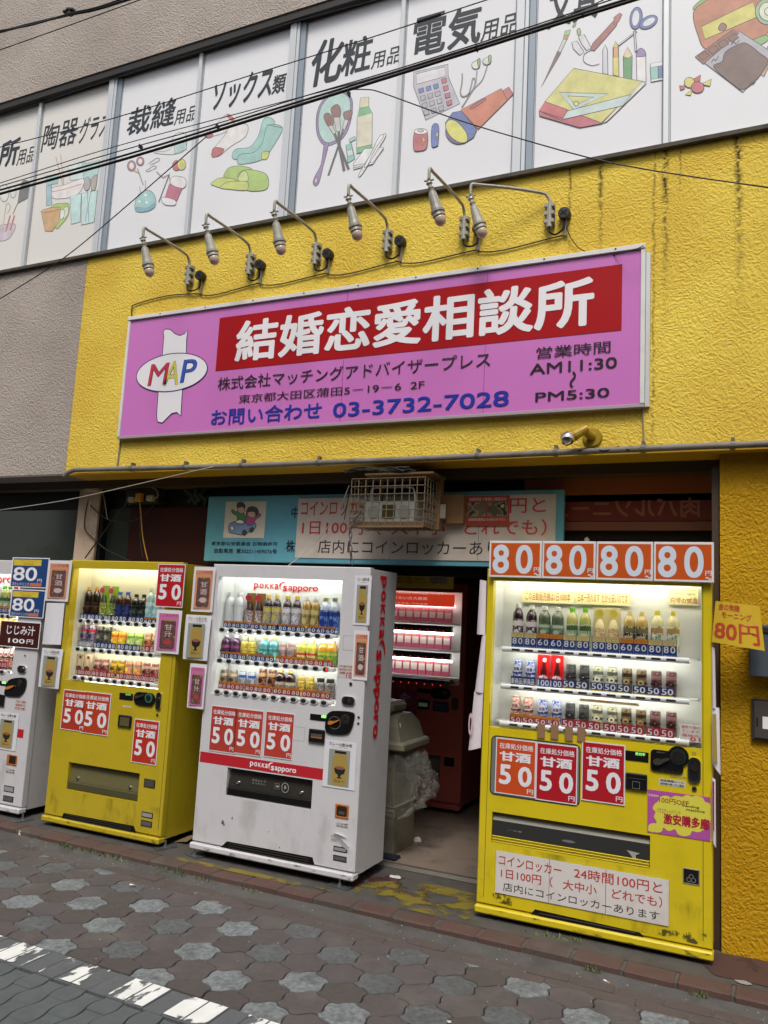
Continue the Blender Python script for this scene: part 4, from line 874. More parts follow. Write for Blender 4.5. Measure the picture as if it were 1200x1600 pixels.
mk('top_board', G().cbox(bx0 + .06, bx1 + .03, yb0 + .05, yb1, bz1 + .03, bz1 + .045, .002), m_wood, bk)
ra = R(*BK([(268, 405)])[0], *BK([(745, 580)])[0], .17)
rd = thing('radio', 'small silver portable radio with carry handle inside the wire basket', 'radio', (ra[0], .2, bz0 + .03))
m_rs = mat('silver_plastic', '#8f918c', 0.35, .2)
rz0 = bz0 + .031
mk('radio_body', G().cbox(ra[0], ra[1], .15, .24, rz0, ra[3], .008), m_rs, rd)
cx = (ra[0] + ra[1]) / 2; cz = (rz0 + ra[3]) / 2
for s in (-1, 1): mk('speaker', G().disc(cx + s * .105, cz, .042, .042, .146, .152, n=18), mat('speaker_mesh', '#6c6e6c', .6), rd)
mk('cassette_door', G().cbox(cx - .045, cx + .045, .143, .152, cz - .04, cz + .045, .003), mat('tinted_window', '#3a3324', .2), rd)
mk('handle', G().tube(cr([(ra[0] + .02, .19, ra[3] - .005), (ra[0] + .025, .185, ra[3] + .07), (ra[0] + .06, .18, ra[3] + .09), (ra[1] - .06, .18, ra[3] + .09), (ra[1] - .02, .185, ra[3] + .07), (ra[1] - .012, .19, ra[3] - .005)], False, 5), .006, 6), m_rs, rd)
# chain and cables at the basket
ch = thing('hanging_chain', 'steel chain dangling from the left lower corner of the wire basket', 'chain', (bx0, .03, bz0))
c0 = [WY(*BK([p])[0], .03) for p in ((215, 480), (185, 530), (150, 590), (120, 640), (112, 700), (110, 760), (110, 830), (112, 900), (122, 970), (132, 1020))]
for i in range(len(c0) - 1):
    a, b2 = c0[i], c0[i + 1]; mid = (a + b2) / 2; d = (b2 - a); L_ = d.length * .62; d.normalize(); s_ = Vector((0, 1, 0)) if i % 2 else d.cross(Vector((0, 1, 0))).normalized()
    ring = [mid + d * L_ * math.cos(t) + s_ * .010 * math.sin(t) for t in [k_ * math.pi / 5 for k_ in range(10)]]
    mk('chain_link', G().tube([tuple(p) for p in ring], .0035, 5, closed=True), mat('dull_steel', '#6b6a66', .4, .8), ch)
g = G(); rnd = random.Random(3)
for i in range(9):
    u0, u1 = rnd.uniform(30, 120), rnd.uniform(600, 770); v0 = rnd.uniform(60, 120)
    pts = [(u0, v0 + 10), (u0 + 130, rnd.uniform(60, 105)), (u0 + 300, rnd.uniform(60, 110)), (u1 - 120, rnd.uniform(60, 120)), (u1, rnd.uniform(60, 110))]
    g.tube(cr([tuple(WY(*q_, .05 + rnd.uniform(-.02, .02))) for q_ in BK(pts)], False, 4), .004, 5)
tag(mk('cable_bundle', g, mat('dusty_black_cable', '#2e2b27', .6)), 'tangled bundle of dusty cables lying on top of the wire basket', 'cable')
pk = R(693, 772, 722, 818, .33)
wb = thing('timber_block', 'brown timber block fixed over the notice right of the wire basket', 'wood block', (pk[0], .35, pk[2]))
mk('block', G().cbox(pk[0], pk[1], .34, .385, pk[2], pk[3], .003), mat('brown_plywood', '#7a5a34', .5, vary=.15), wb)
pl = R(684, 779, 697, 811, .30); t = thing('padlock', 'old cream padlock hanging beside the timber block right of the basket', 'padlock', (pl[0], .3, pl[2]))
mk('lock_body', G().cbox(pl[0], pl[1], .28, .30, pl[2], pl[2] + (pl[3] - pl[2]) * .7, .003), mat('worn_brass', '#a0968a', .4, .5), t)
xm = (pl[0] + pl[1]) / 2; zt_ = pl[2] + (pl[3] - pl[2]) * .7
mk('shackle', G().tube(cr([(xm - .017, .29, zt_), (xm - .017, .29, zt_ + .03), (xm, .29, zt_ + .05), (xm + .017, .29, zt_ + .03), (xm + .017, .29, zt_)], False, 4), .004, 6), mat('dull_steel', '#6b6a66', .4, .8), t)

# ------------------------------------------------------------------ plugs and leads by the stone pillar
ob = R(197, 764, 246, 786, .42); t = thing('power_outlet_box', 'dark outlet box with yellow and white plugs under the soffit left of the blue sign', 'outlet', (ob[0], .45, ob[2]))
mk('box_body', G().cbox(ob[0], ob[1], .42, .50, ob[2], ob[3] + .03, .004), mat('dark_brown_box', '#2a211c', .5), t)
mk('plug', G().cbox(*R(214, 771, 222, 784, .4)[:2], .38, .42, *R(214, 771, 222, 784, .4)[2:], .004), mat('orange_plug', '#b5801c', .4), t)
mk('plug', G().cbox(*R(231, 774, 240, 783, .4)[:2], .38, .42, *R(231, 774, 240, 783, .4)[2:], .004), mat('white_plug', '#9a968c', .4), t)
mk('plug', G().cbox(*R(202, 777, 210, 785, .4)[:2], .38, .42, *R(202, 777, 210, 785, .4)[2:], .004), mat('white_plug', '#9a968c', .4), t)
def lead(pts, y, r, m, label, cat='cable', name='power_lead'):
    ys = y if isinstance(y, (list, tuple)) else [y] * len(pts)
    return tag(mk(name, G().tube(cr([tuple(WY(a, b_, yy)) for (a, b_), yy in zip(pts, ys)], False, 5), r, 6), m, smooth=True), label, cat)
m_blk = mat('black_rubber_cable', '#161412', .5)
lead([(138, 782), (134, 800), (132, 822), (136, 832), (150, 845), (165, 858), (185, 868), (202, 876)], .40, .0055, m_blk, 'black lead curving down the stone pillar to the left yellow machine')
lead([(200, 784), (180, 808), (160, 835), (143, 858), (133, 872)], .38, .0055, m_blk, 'black lead running diagonally from the outlet box across the stone pillar')
lead([(140, 788), (155, 803), (170, 812), (190, 816), (210, 813), (228, 802), (240, 790)], .41, .0045, m_blk, 'black lead sagging between the stone pillar and the outlet box')
lead([(218, 783), (220, 800), (222, 830), (226, 855), (231, 876)], .39, .0045, mat('yellow_cable', '#a67c1c', .5), 'yellow lead hanging from the outlet box to the left yellow machine')
lead([(217, 785), (219, 805), (219, 840), (224, 873)], .41, .0045, m_blk, 'black lead hanging behind the yellow one from the outlet box')
lead([(240, 780), (247, 775), (244, 765), (238, 762), (232, 758)], .40, .004, mat('white_plug', '#9a968c', .4), 'short white lead looping above the outlet box')
lead([(138, 762), (150, 758), (158, 762), (163, 780), (166, 800), (168, 812)], .40, .004, mat('dull_white_cable', '#8a8478', .5), 'dirty white cable clipped down the right side of the stone pillar')
t = thing('cable_hood', 'beige curved cable cover at the top of the stone pillar', 'cable cover', tuple(WY(148, 770, .4)))
c = WY(148, 768, .41); mk('hood', G().prism([(c.x + .075 * math.cos(a), c.z + .06 * math.sin(a)) for a in [i * math.pi / 10 for i in range(11)]], .37, .419), m_beige, t)
lead([(140, 782), (140, 800)], .36, .0055, mat('white_tube', '#b3a88e', .4), 'short cream tube hanging on the left side of the stone pillar', 'tube', 'hanging_tube')
g = G(); rnd = random.Random(5)
for i in range(11):
    c = WY(rnd.uniform(293, 318), rnd.uniform(760, 783), .44); a = rnd.uniform(-1.2, 1.2); w_, h_ = .014, .05
    p = [(c.x + w_ * x * math.cos(a) - h_ * z * math.sin(a), c.z + w_ * x * math.sin(a) + h_ * z * math.cos(a)) for x, z in ((-1, -.8), (1, -1), (.9, 1), (-.7, .9))]
    g.prism(p, .43 + i * .004, .433 + i * .004)
tag(mk('green_decoration', g, mat('dark_green_foil', '#1f3a26', .5)), 'small dark green paper decoration at the top left of the blue sign', 'decoration')

# ------------------------------------------------------------------ overhead wires (in front of the facade)
m_w1 = mat('black_overhead_wire', '#17171a', .5)
def wire(pts, y, r, label, m=m_w1, ext=True):
    p = [tuple(WY(a, b_, y)) for a, b_ in pts]
    if ext:
        a, b_ = Vector(p[0]), Vector(p[1]); p = [tuple(a + (a - b_) * 3)] + p
        a, b_ = Vector(p[-1]), Vector(p[-2]); p = p + [tuple(a + (a - b_) * 1.0)]
    return tag(mk('overhead_wire', G().tube(cr(p, False, 4), r, 6), m, smooth=True), label, 'wire', 'wires crossing in front of the facade')
wire([(0, 303), (200, 247), (400, 185), (600, 123), (800, 60), (1000, -3)], -1.3, .0075, 'thickest black cable of the bundle crossing the white picture windows, its lower strand')
wire([(0, 297), (200, 241), (400, 179.5), (600, 118), (800, 55), (985, -3)], -1.32, .0055, 'second strand of the thick cable bundle crossing the picture windows')
wire([(0, 291), (180, 238), (330, 196), (470, 152), (620, 108), (800, 51), (960, -2)], -1.35, .0028, 'thin wire running just above the thick cable bundle')
wire([(0, 286), (180, 229), (400, 170), (560, 128), (700, 86), (830, 44), (900, 20), (950, -4)], -1.25, .0024, 'uppermost thin wire of the bundle with small ties')
wire([(0, 230), (180, 184), (400, 115), (560, 65), (760, 0)], -1.0, .003, 'single thin wire crossing the window lettering above the cable bundle')
wire([(0, 182), (180, 122), (400, 53), (460, 34), (587, 0)], -.8, .002, 'thin wire along the top edge of the picture windows')
wire([(0, 50), (50, 37), (110, 23), (150, 15), (205, -2)], -.7, .009, 'thick twisted cable across the grey wall in the top left corner')
wire([(0, 48), (50, 39), (110, 21), (150, 12), (195, -3)], -.72, .006, 'thinner strand twisted round the thick cable at top left')
wire([(0, 78), (110, 39), (218, 0)], -.8, .0035, 'thin wire below the twisted cable on the grey wall at top left')
wire([(547, 140), (575, 140), (600, 146), (700, 182), (800, 213), (967, 257), (1200, 293)], -1.0, .0032, 'thin wire branching off the bundle and falling to the right edge over the yellow wall', ext=False)
wire([(323, 213), (200, 320), (100, 403), (0, 467)], -.6, .0035, 'thin wire falling from the bundle to the lower left across the stationery window', ext=False)['label'] = 'thin wire falling steeply from the bundle to the lower left over the grey wall'
t = tag(mk('wire_sleeve', G().tube([tuple(WY(*p, -1.0)) for p in ((652, 34.5), (689, 22.5))], .0085, 8), m_w1), 'black sleeve on the thin wire over the large window lettering', 'wire sleeve')
g = G()
for dx, dz in ((-.03, .012), (.0, .02), (.03, .01), (.012, -.012)):
    c = WY(108, 20, -.7); g.cbox(c.x + dx - .016, c.x + dx + .016, -.72, -.68, c.z + dz - .009, c.z + dz + .009, .003)
tag(mk('wire_clamp', g, m_w1), 'black clamp on the twisted cable at top left', 'clamp')
for i, (u, v) in enumerate(((545, 146), (911, 21), (220, 230), (745, 75), (340, 198))):
    c = WY(u, v, -1.3); tag(mk('cable_tie', G().cbox(c.x - .004, c.x + .004, -1.315, -1.285, c.z - .012, c.z + .012, .002), m_w1), 'small black tie hanging on the cable bundle, %s' % ('above the hand mirror picture', 'above the compass picture', 'above the sewing picture', 'over the calculator window lettering', 'over the sock picture')[i], 'cable tie', 'ties on the cable bundle')
wire([(0, 797), (100, 782), (200, 760), (333, 729)], .0, .003, 'pale thin cord running from the left edge up to the conduit pipe', mat('pale_cord', '#a9a59c', .5), ext=False)
lead([(545, 760), (530, 795), (500, 840), (470, 868), (450, 884)], [.1, .3, .36, .3, .2], .003, mat('pale_cord', '#a9a59c', .5), 'pale cord hanging from the basket across the notice to the white machine', 'cord', 'cord')
lead([(546, 765), (542, 790), (538, 812)], .3, .003, m_blk, 'short black cord hanging left of the wire basket over the notice', 'cord', 'cord')

# ------------------------------------------------------------------ boxes on the right pillar
t = thing('mail_box', 'blue grey steel letter box on the yellow pillar at the right edge', 'letter box', (.1, .2, 1.35))
r = R(1170, 975, 1198, 1058, .10); mk('box_body', G().cbox(r[0], r[0] + .36, .09, .203, r[2], r[3], .004), mat('blue_grey_steel', '#56606c', .35, .3), t)
mk('slot_flap', G().cbox(r[0] + .02, r[0] + .34, .082, .0895, r[3] - .04, r[3] - .012, .002), m_dark, t)
t = thing('meter_box', 'dark grey metal meter hatch on the yellow pillar below the letter box', 'meter box', (.1, .2, 1.05))
r = R(1174, 1091, 1198, 1158, .185); mk('frame', G().cbox(r[0], r[0] + .3, .178, .203, r[2], r[3], .003), mat('dark_brown_grey_steel', '#3f3b3a', .45, .3), t)
mk('door', G().cbox(r[0] + .012, r[0] + .288, .17, .1775, r[2] + .012, r[3] - .012, .002), mat('brown_grey_steel', '#4f4a48', .45, .3), t)
mk('latch', G().cbox(r[0] + .022, r[0] + .03, .166, .1698, r[2] + .07, r[3] - .09, .001), m_jb, t)
mk('meter_label', G().rect(r[0] + .05, r[0] + .14, r[2] + .06, r[2] + .12, .1692), m_wh, t)
# ------------------------------------------------------------------ vending machines
m_lin = mat('white_display_lining', '#dcdedb', 0.5); m_linw = mat('cream_display_lining', '#d6d3c4', 0.5)
m_tubeW = mat('cool_light_tube', (1.0, 1.0, 0.94), emit=18.0); m_tubeY = mat('warm_light_tube', (1.0, 0.95, 0.74), emit=24.0); m_tubeP = mat('pink_white_light_tube', (1.0, 0.97, 0.92), emit=9.0); m_tubeR = mat('soft_light_tube', (1.0, 0.975, 0.88), emit=20.0)
m_rail = mat('white_plastic_rail', '#c2c4c6', 0.3, coat=.3); m_btn = mat('dark_button', '#26272a', 0.25, coat=.3)
m_glass = glassmat('display_glass', (.97, .98, .97), .6); m_chrome = mat('chrome', '#d8d4d0', .08, 1.0)
m_flap = glassmat('smoked_flap', (.35, .34, .30), 1.0, .12); m_rub = mat('black_rubber_foot', '#141414', .7); m_steel = mat('galvanised_steel', '#8c9396', .35, .8)
def holes_panel(x0, x1, z0, z1, hs, y, d, ch=.006):
    g = G(); X0, X1, Z0, Z1 = x0 + ch, x1 - ch, z0 + ch, z1 - ch
    xs = sorted({X0, X1, *[h[0] for h in hs], *[h[1] for h in hs]}); zs = sorted({Z0, Z1, *[h[2] for h in hs], *[h[3] for h in hs]})
    for i in range(len(xs) - 1):
        for j in range(len(zs) - 1):
            cx, cz = (xs[i] + xs[i + 1]) / 2, (zs[j] + zs[j + 1]) / 2
            if any(h[0] < cx < h[1] and h[2] < cz < h[3] for h in hs): continue
            g.add([(xs[i], y, zs[j]), (xs[i + 1], y, zs[j]), (xs[i + 1], y, zs[j + 1]), (xs[i], y, zs[j + 1])], [(0, 1, 2, 3)])
    for a, b, c, e in hs:
        g.add([(a, y, c), (b, y, c), (b, y, e), (a, y, e), (a, y + d, c), (b, y + d, c), (b, y + d, e), (a, y + d, e)], [(0, 4, 5, 1), (1, 5, 6, 2), (2, 6, 7, 3), (3, 7, 4, 0)])
    g.add([(X0, y, Z0), (X1, y, Z0), (X1, y, Z1), (X0, y, Z1), (x0, y + ch, z0), (x1, y + ch, z0), (x1, y + ch, z1), (x0, y + ch, z1), (x0, y + d, z0), (x1, y + d, z0), (x1, y + d, z1), (x0, y + d, z1)],
          [(0, 4, 5, 1), (1, 5, 6, 2), (2, 6, 7, 3), (3, 7, 4, 0), (4, 8, 9, 5), (5, 9, 10, 6), (6, 10, 11, 7), (7, 11, 8, 4)])
    return g
class VM:
    def __init__(s, label, x0, x1, zb, zt, Y, depth, paint, disp, port, base_h=.07, vent=None, side=None, lining=None, tube=None, glow=True, dd=.17, extra=(), group='drink vending machines along the shop front', base_mat=None):
        s.port_r = port; s.Y = Y; s.x0, s.x1, s.zb, s.zt = x0, x1, zb, zt; s.disp = disp; s.lining = lining or m_lin; s.tube = tube or m_tubeW
        s.o = thing('vending_machine', label, 'vending machine', ((x0 + x1) / 2, Y + depth / 2, 0), group)
        side = side or paint
        g = G(); t = .018
        g.box(x0 + .004, x0 + t, Y + .052, Y + depth, zb + .02, zt - .006); g.box(x1 - t, x1 - .004, Y + .052, Y + depth, zb + .02, zt - .006)
        g.box(x0 + t, x1 - t, Y + .052, Y + depth, zt - t - .006, zt - .006); g.box(x0 + t, x1 - t, Y + depth - t, Y + depth, zb + .02, zt - t - .0065); g.box(x0 + t, x1 - t, Y + .052, Y + depth - t, zb + .02, zb + .04)
        mk('cabinet', g, side, s.o)
        hs = [disp, port] + list(extra)
        mk('door', holes_panel(x0, x1, zb + base_h, zt, hs, Y, .048), paint, s.o)
        s.door_z = zb + base_h
        mk('base_skirt', G().cbox(x0 - .004, x1 + .004, Y - .022, Y + .05, zb, zb + base_h - .006, .008), base_mat or paint, s.o)
        for fx in (x0 + .08, x1 - .08):
            for fy in (Y + .04, Y + depth - .06):
                mk('foot', G().lathe([(.012, max(zb + .02, .03)), (.012, .012), (.028, .010), (.030, .0)], (fx, fy, 0), 10), m_rub, s.o)
        a, b, c, e = disp; y1 = Y + dd
        g = G(); g.add([(a - .01, Y + .047, c - .01), (b + .01, Y + .047, c - .01), (b + .01, Y + .047, e + .045), (a - .01, Y + .047, e + .045), (a + .01, y1, c - .01), (b - .01, y1, c - .01), (b - .01, y1, e + .03), (a + .01, y1, e + .03)],
              [(0, 1, 5, 4), (1, 2, 6, 5), (2, 3, 7, 6), (3, 0, 4, 7), (4, 5, 6, 7)])
        mk('display_lining', g, s.lining, s.o)
        if glow: mk('light_tube', G().tube([(a + .04, Y + .075, e + .022), (b - .04, Y + .075, e + .022)], .010, 8), s.tube, s.o)
        # delivery port
        a, b, c, e = port
        g = G(); g.add([(a - .01, Y + .047, c - .01), (b + .01, Y + .047, c - .01), (b + .01, Y + .047, e + .01), (a - .01, Y + .047, e + .01), (a - .01, Y + .16, c - .01), (b + .01, Y + .16, c - .01), (b + .01, Y + .16, e + .01), (a - .01, Y + .16, e + .01)],
              [(0, 1, 5, 4), (1, 2, 6, 5), (2, 3, 7, 6), (3, 0, 4, 7), (4, 5, 6, 7)])
        mk('delivery_bin', g, m_black, s.o)
    def rect(s, p0, p1, y=None): return R(*p0, *p1, s.Y if y is None else y)
    def vent(s, pts):
        p = XZ(pts, s.Y); v = mk('vent', G().flat(p, s.Y - .0012), m_black, s.o)
        zs = sorted(q[1] for q in p); xs = sorted(q[0] for q in p); g = G()
        for k in range(3):
            z = zs[0] + (zs[-1] - zs[0]) * (.25 + .25 * k); g.cbox(xs[1] + .02, xs[2] - .02, s.Y - .006, s.Y - .0015, z - .003, z + .002, .001)
        mk('slat', g, m_dark, v)
    def flap(s, marks=True, screws=((.14, .45), (.86, .45)), lip=None, mats=None):
        a, b, c, e = s.port_r
        f = mk('delivery_flap', G().add([(a + .004, s.Y + .040, e - .004), (b - .004, s.Y + .040, e - .004), (b - .004, s.Y + .014, c + (e - c) * .36), (a + .004, s.Y + .014, c + (e - c) * .36), (a + .004, s.Y + .012, c + (e - c) * .30), (b - .004, s.Y + .012, c + (e - c) * .30)],
               [(0, 1, 2, 3), (3, 2, 5, 4)]), mats or mat('smoked_plastic_flap', '#2f2d29', .2, coat=.5), s.o)
        mk('flap_lip', G().cbox(a + .002, b - .002, s.Y + .004, s.Y + .040, c + .001, c + (e - c) * .29, .006), mat('black_lip_' + mats.name, '#4a462c', .4) if mats else m_black, s.o)
        for fx, fz in screws:
            mk('flap_screw', G().disc(a + (b - a) * fx, c + (e - c) * fz, .009, .009, s.Y + .004, s.Y + .03, n=12), m_chrome, f)
        return f
    def glass(s):
        a, b, c, e = s.disp; mk('display_glass', G().rect(a + .0005, b - .0005, c + .0005, e - .0005, s.Y + .012), m_glass, s.o)
    def rail(s, xa, xb, z, n, xfirst, xlast, style='oval', r=.014, lit=None, tube_on=True):
        Y = s.Y
        mk('shelf', G().box(s.disp[0] + .02, s.disp[1] - .02, Y + .058, Y + .165, z + .001, z + .009), s.lining, s.o)
        if tube_on: mk('light_tube', G().tube([(xa + .02, Y + .060, z - .008), (xb - .02, Y + .060, z - .008)], .0065, 6), s.tube, s.o)
        g = G()
        if style == 'oval':
            g.cbox(xa, xb, Y + .001, Y + .045, z - r * .75, z + r * .7, .005)
            for i in range(n):
                x = xfirst + (xlast - xfirst) * i / (n - 1); g.disc(x, z, .030, r * 1.12, Y - .006, Y + .02, n=14)
        else:
            g.tube([(xa, Y + .012, z), (xb, Y + .012, z)], r, 12)
        rl = mk('button_rail', g, m_rail, s.o)
        for i in range(n):
            x = xfirst + (xlast - xfirst) * i / (n - 1)
            if style == 'oval': b = mk('button', G().disc(x, z, .019, r * .72, Y - .0095, Y - .004, n=12, mi=0), m_btn, s.o)
            else: b = mk('button', G().cbox(x - .024, x + .024, Y - .0045, Y + .005, z - .006, z + .006, .003), m_btn, s.o)
            if lit == i: mk('button_light', G().disc(x + .008, z, .008, .007, Y - .0105, n=8), mat('red_led', (1, .05, .04), emit=.8), b)
    def tags(s, xa, xb, za, zt, items, gaps=(), y=.03, bold=.0, notch=True):
        Y = s.Y + y; gw = .012; n = len(items); w = (xb - xa - gw * len(gaps)) / n; h = zt - za; x = xa
        for i, (t, st) in enumerate(items):
            if i in gaps: x += gw
            key = (t, st, round(w, 4), round(h, 4), bold)
            colr = {'b': '#1d3a7c', 'r': '#a32a38', 'g': '#8f939c', 'k': '#1f2f66'}[st[0]]
            hd = st[1:] ; hh = .30 if hd else 0
            if 'TG' + str(key) not in sh:
                g = G(); g.box(.001, w - .001, 0, .002, 0, h, 0)
                if 'o' in hd: g.rect(.002, w - .002, h * (1 - .29), h - .001, -.0006, 1)
                if 'c' in hd: g.rect(.003, w - .003, h * (1 - .33), h - .001, -.0006, 2)
                if 'y' in hd: g.rect(.003, w - .003, .001, h * .20, -.0006, 3)
                ms = [mat('tag_' + st[0], colr, .3), mat('tag_orange', '#d58a2a', .4), mat('tag_cream', '#d9c88a', .4), mat('tag_yellow', '#c9b84a', .4)]
                o = mk('price_tag', g, ms, s.o, (x, Y, za), local=True); sh['TG' + str(key)] = o.data
                g = G()
                z0, z1 = (h * .12, h * .64) if ('o' in hd or 'c' in hd) else ((h * .28, h * .93) if 'y' in hd else (h * .18, h * .84))
                if h > .06 and 'y' not in hd: z0 += h * .12
                tw = .84 if len(t) < 3 else .9
                if len(t) == 2 and 'y' not in hd:
                    for ci, a_ in ((0, .09), (1, .54)): g.text(t[ci], w * a_, w * (a_ + .35), z0, z1, -.0012, 0, max(bold, .014))
                elif t: g.text(t, w * (.5 - tw / 2), w * (.5 + tw / 2), z0, z1, -.0012, 0, bold)
                if h > .06 and 'y' not in hd: g.text('冷たいドリンク' if st[0] == 'b' else '温かいドリンク', w * .1, w * .9, h * .04, h * .13, -.0012, 0, 0, res=1)
                if 'o' in hd: g.text('ワンコイン', w * .12, w * .88, h * .76, h * .93, -.0012, 1, .02, res=1)
                if 'c' in hd: g.text('限定超特価', w * .14, w * .86, h * .84, h * .95, -.0012, 2, 0, res=1); g.text('お買い得', w * .22, w * .78, h * .71, h * .81, -.0012, 2, 0, res=1)
                l = mk('lettering', g, [mat('tag_white_ink', '#dfe2ea', .4), mat('tag_red_ink', '#8a1f14', .4), mat('tag_brown_ink', '#a8783a', .4)], o, (x, Y, za), local=True); sh['TL' + str(key)] = l.data
            else:
                o = mk('price_tag', None, None, s.o, (x, Y, za), share=sh['TG' + str(key)]); mk('lettering', None, None, o, (x, Y, za), share=sh['TL' + str(key)])
            x += w
# ---- drinks
DR = {}
def drink(code, x, y, z, h, where, nth):
    kind, desc, body, cap, lab, lc = DRK[code]
    nm = {'pet': 'drink_bottle', 'wide': 'drink_bottle', 'can': 'drink_can', 'bcan': 'drink_can', 'card': 'drink_carton', 'short': 'drink_can', 'box': 'drink_carton'}[kind]
    cat = {'drink_bottle': 'bottle', 'drink_can': 'can', 'drink_carton': 'carton'}[nm]
    t = thing(nm, '%s, %s on %s' % (desc, nth, where), cat, (x, y, z), 'drinks on display in the vending machines')
    h = round(h, 3); key = (code, h)
    def part(n, g, m, smooth=True):
        k = (n, key)
        if k in DR: return mk(n, None, None, t, (x, y, z), share=DR[k])
        o = mk(n, g(), m, t, (x, y, z), local=True)
        if smooth: smooth_by_angle(o)
        DR[k] = o.data; return o
    bm = mat('drink_' + body.strip('#'), body, .12, coat=.7) if body else None
    cm = mat('cap_' + cap.strip('#'), cap, .35) if cap else None
    lm = printmat('print_' + code, lc, 60 if kind in ('pet', 'wide') else 85) if lc else None
    if kind in ('pet', 'wide'):
        r = .0305 if kind == 'pet' else .034
        part('bottle_body', lambda: G().lathe([(r * .85, 0), (r, .006), (r, h * .66), (r * .97, h * .72), (r * .86, h * .785), (r * .62, h * .845), (r * .44, h * .88), (r * .42, h * .905)], n=14), bm)
        part('cap', lambda: G().lathe([(r * .50, h * .895), (r * .50, h * .985), (r * .46, h)], n=12), cm)
        la, lb = lab
        part('label_sleeve', lambda: G().lathe([(r * 1.015, h * la), (r * 1.02, h * lb)], n=14), lm)
        if lc: part('label_band', lambda: G().lathe([(r * 1.03, h * (la + (lb - la) * .70)), (r * 1.03, h * (la + (lb - la) * .92))], n=14), mat('ink_' + lc[3].strip('#'), lc[3], .35))
        word = {'wate': 'WATER', 'barl': '麦茶', 'gtea': '茶', 'lemo': 'レモン', 'blak': '無糖', 'grap': '葡萄'}.get(code)
        if word: part('label_lettering', lambda: G().text(word, -r * .8, r * .8, h * (la + (lb - la) * .30), h * (la + (lb - la) * .55), -r * 1.05, 0, .02, res=1), mat('ink_' + lc[2].strip('#') , lc[2], .35), False)
        else: part('label_emblem', lambda: G().disc(0, h * (la + (lb - la) * .38), r * .55, h * (lb - la) * .17, -r * 1.05, n=12), mat('ink_' + lc[3].strip('#'), lc[3], .35), False)
    elif kind == 'can':
        r = .0265
        part('can_body', lambda: G().lathe([(r * .85, 0), (r, .006), (r, h * .93), (r * .88, h * .975)], n=14), lm)
        part('can_lid', lambda: G().lathe([(r * .89, h * .97), (r * .90, h), (r * .80, h), (r * .78, h * .985)], n=14), mat('aluminium_lid', '#a9abac', .3, .8))
        word = {'bcan': '甘酒', 'wcan': '甘酒'}.get(code)
        if word: part('can_panel', lambda: G().disc(0, h * .62, r * .8, r * .8, -r * 1.02, n=14), mat('ink_e2e0de', '#e2e0de', .35), False); part('can_lettering', lambda: G().text(word, -r * .6, r * .6, h * .62 - r * .35, h * .62 + r * .35, -r * 1.06, 0, .05, res=1), mat('can_word_' + code, '#2a3a8a' if code == 'bcan' else '#a02a30', .4), False)
        else: part('can_band', lambda: G().lathe([(r * 1.012, h * .66), (r * 1.012, h * .80)], n=14), mat('ink_' + lc[2].strip('#'), lc[2], .35)); part('can_emblem', lambda: G().disc(0, h * .48, r * .62, h * .11, -r * 1.03, n=12), mat('ink_' + lc[3].strip('#'), lc[3], .35), False)
        if body: part('grip_ring', lambda: G().lathe([(r * 1.01, h * .42), (r * 1.1, h * .44), (r * 1.1, h * .50), (r * 1.01, h * .52)], n=12), bm)
    elif kind in ('bcan', 'short'):
        r = .029
        part('can_body', lambda: G().lathe([(r * .85, 0), (r, .006), (r, h * .66), (r * .93, h * .74), (r * .72, h * .80)], n=14), lm)
        part('cap', lambda: G().lathe([(r * .80, h * .79), (r * .84, h * .82), (r * .84, h * .97), (r * .78, h)], n=12), cm)
    elif kind == 'card':
        w = .036
        part('backing_card', lambda: G().cbox(-w, w, .012, .016, 0, h, .001), bm, False)
        part('bottle_body', lambda: G().lathe([(.024, 0), (.026, .006), (.026, h * .50), (.018, h * .64), (.010, h * .72)], n=12), cm)
        part('label_sleeve', lambda: G().lathe([(.0265, h * .06), (.0268, h * .50)], n=12), lm)
        part('badge', lambda: G().disc(.004, h * .86, .023, .021, -.030, -.027, n=14), mat('badge_' + lab.strip('#'), lab, .4), False)
    elif kind == 'box':
        w = .034
        part('carton_body', lambda: G().cbox(-w, w, -.012, .012, 0, h, .002), bm, False)
        part('bottle_print', lambda: G().flat([(-.020, h * .30), (.020, h * .30), (.012, h * .62), (.009, h * .78), (-.004, h * .78), (-.006, h * .62)], -.0135), cm, False)
        part('label_print', lambda: G().disc(.0, h * .26, .026, .020, -.0145, n=14).disc(.006, h * .84, .012, .012, -.0145, n=12), lm, False)
    return t
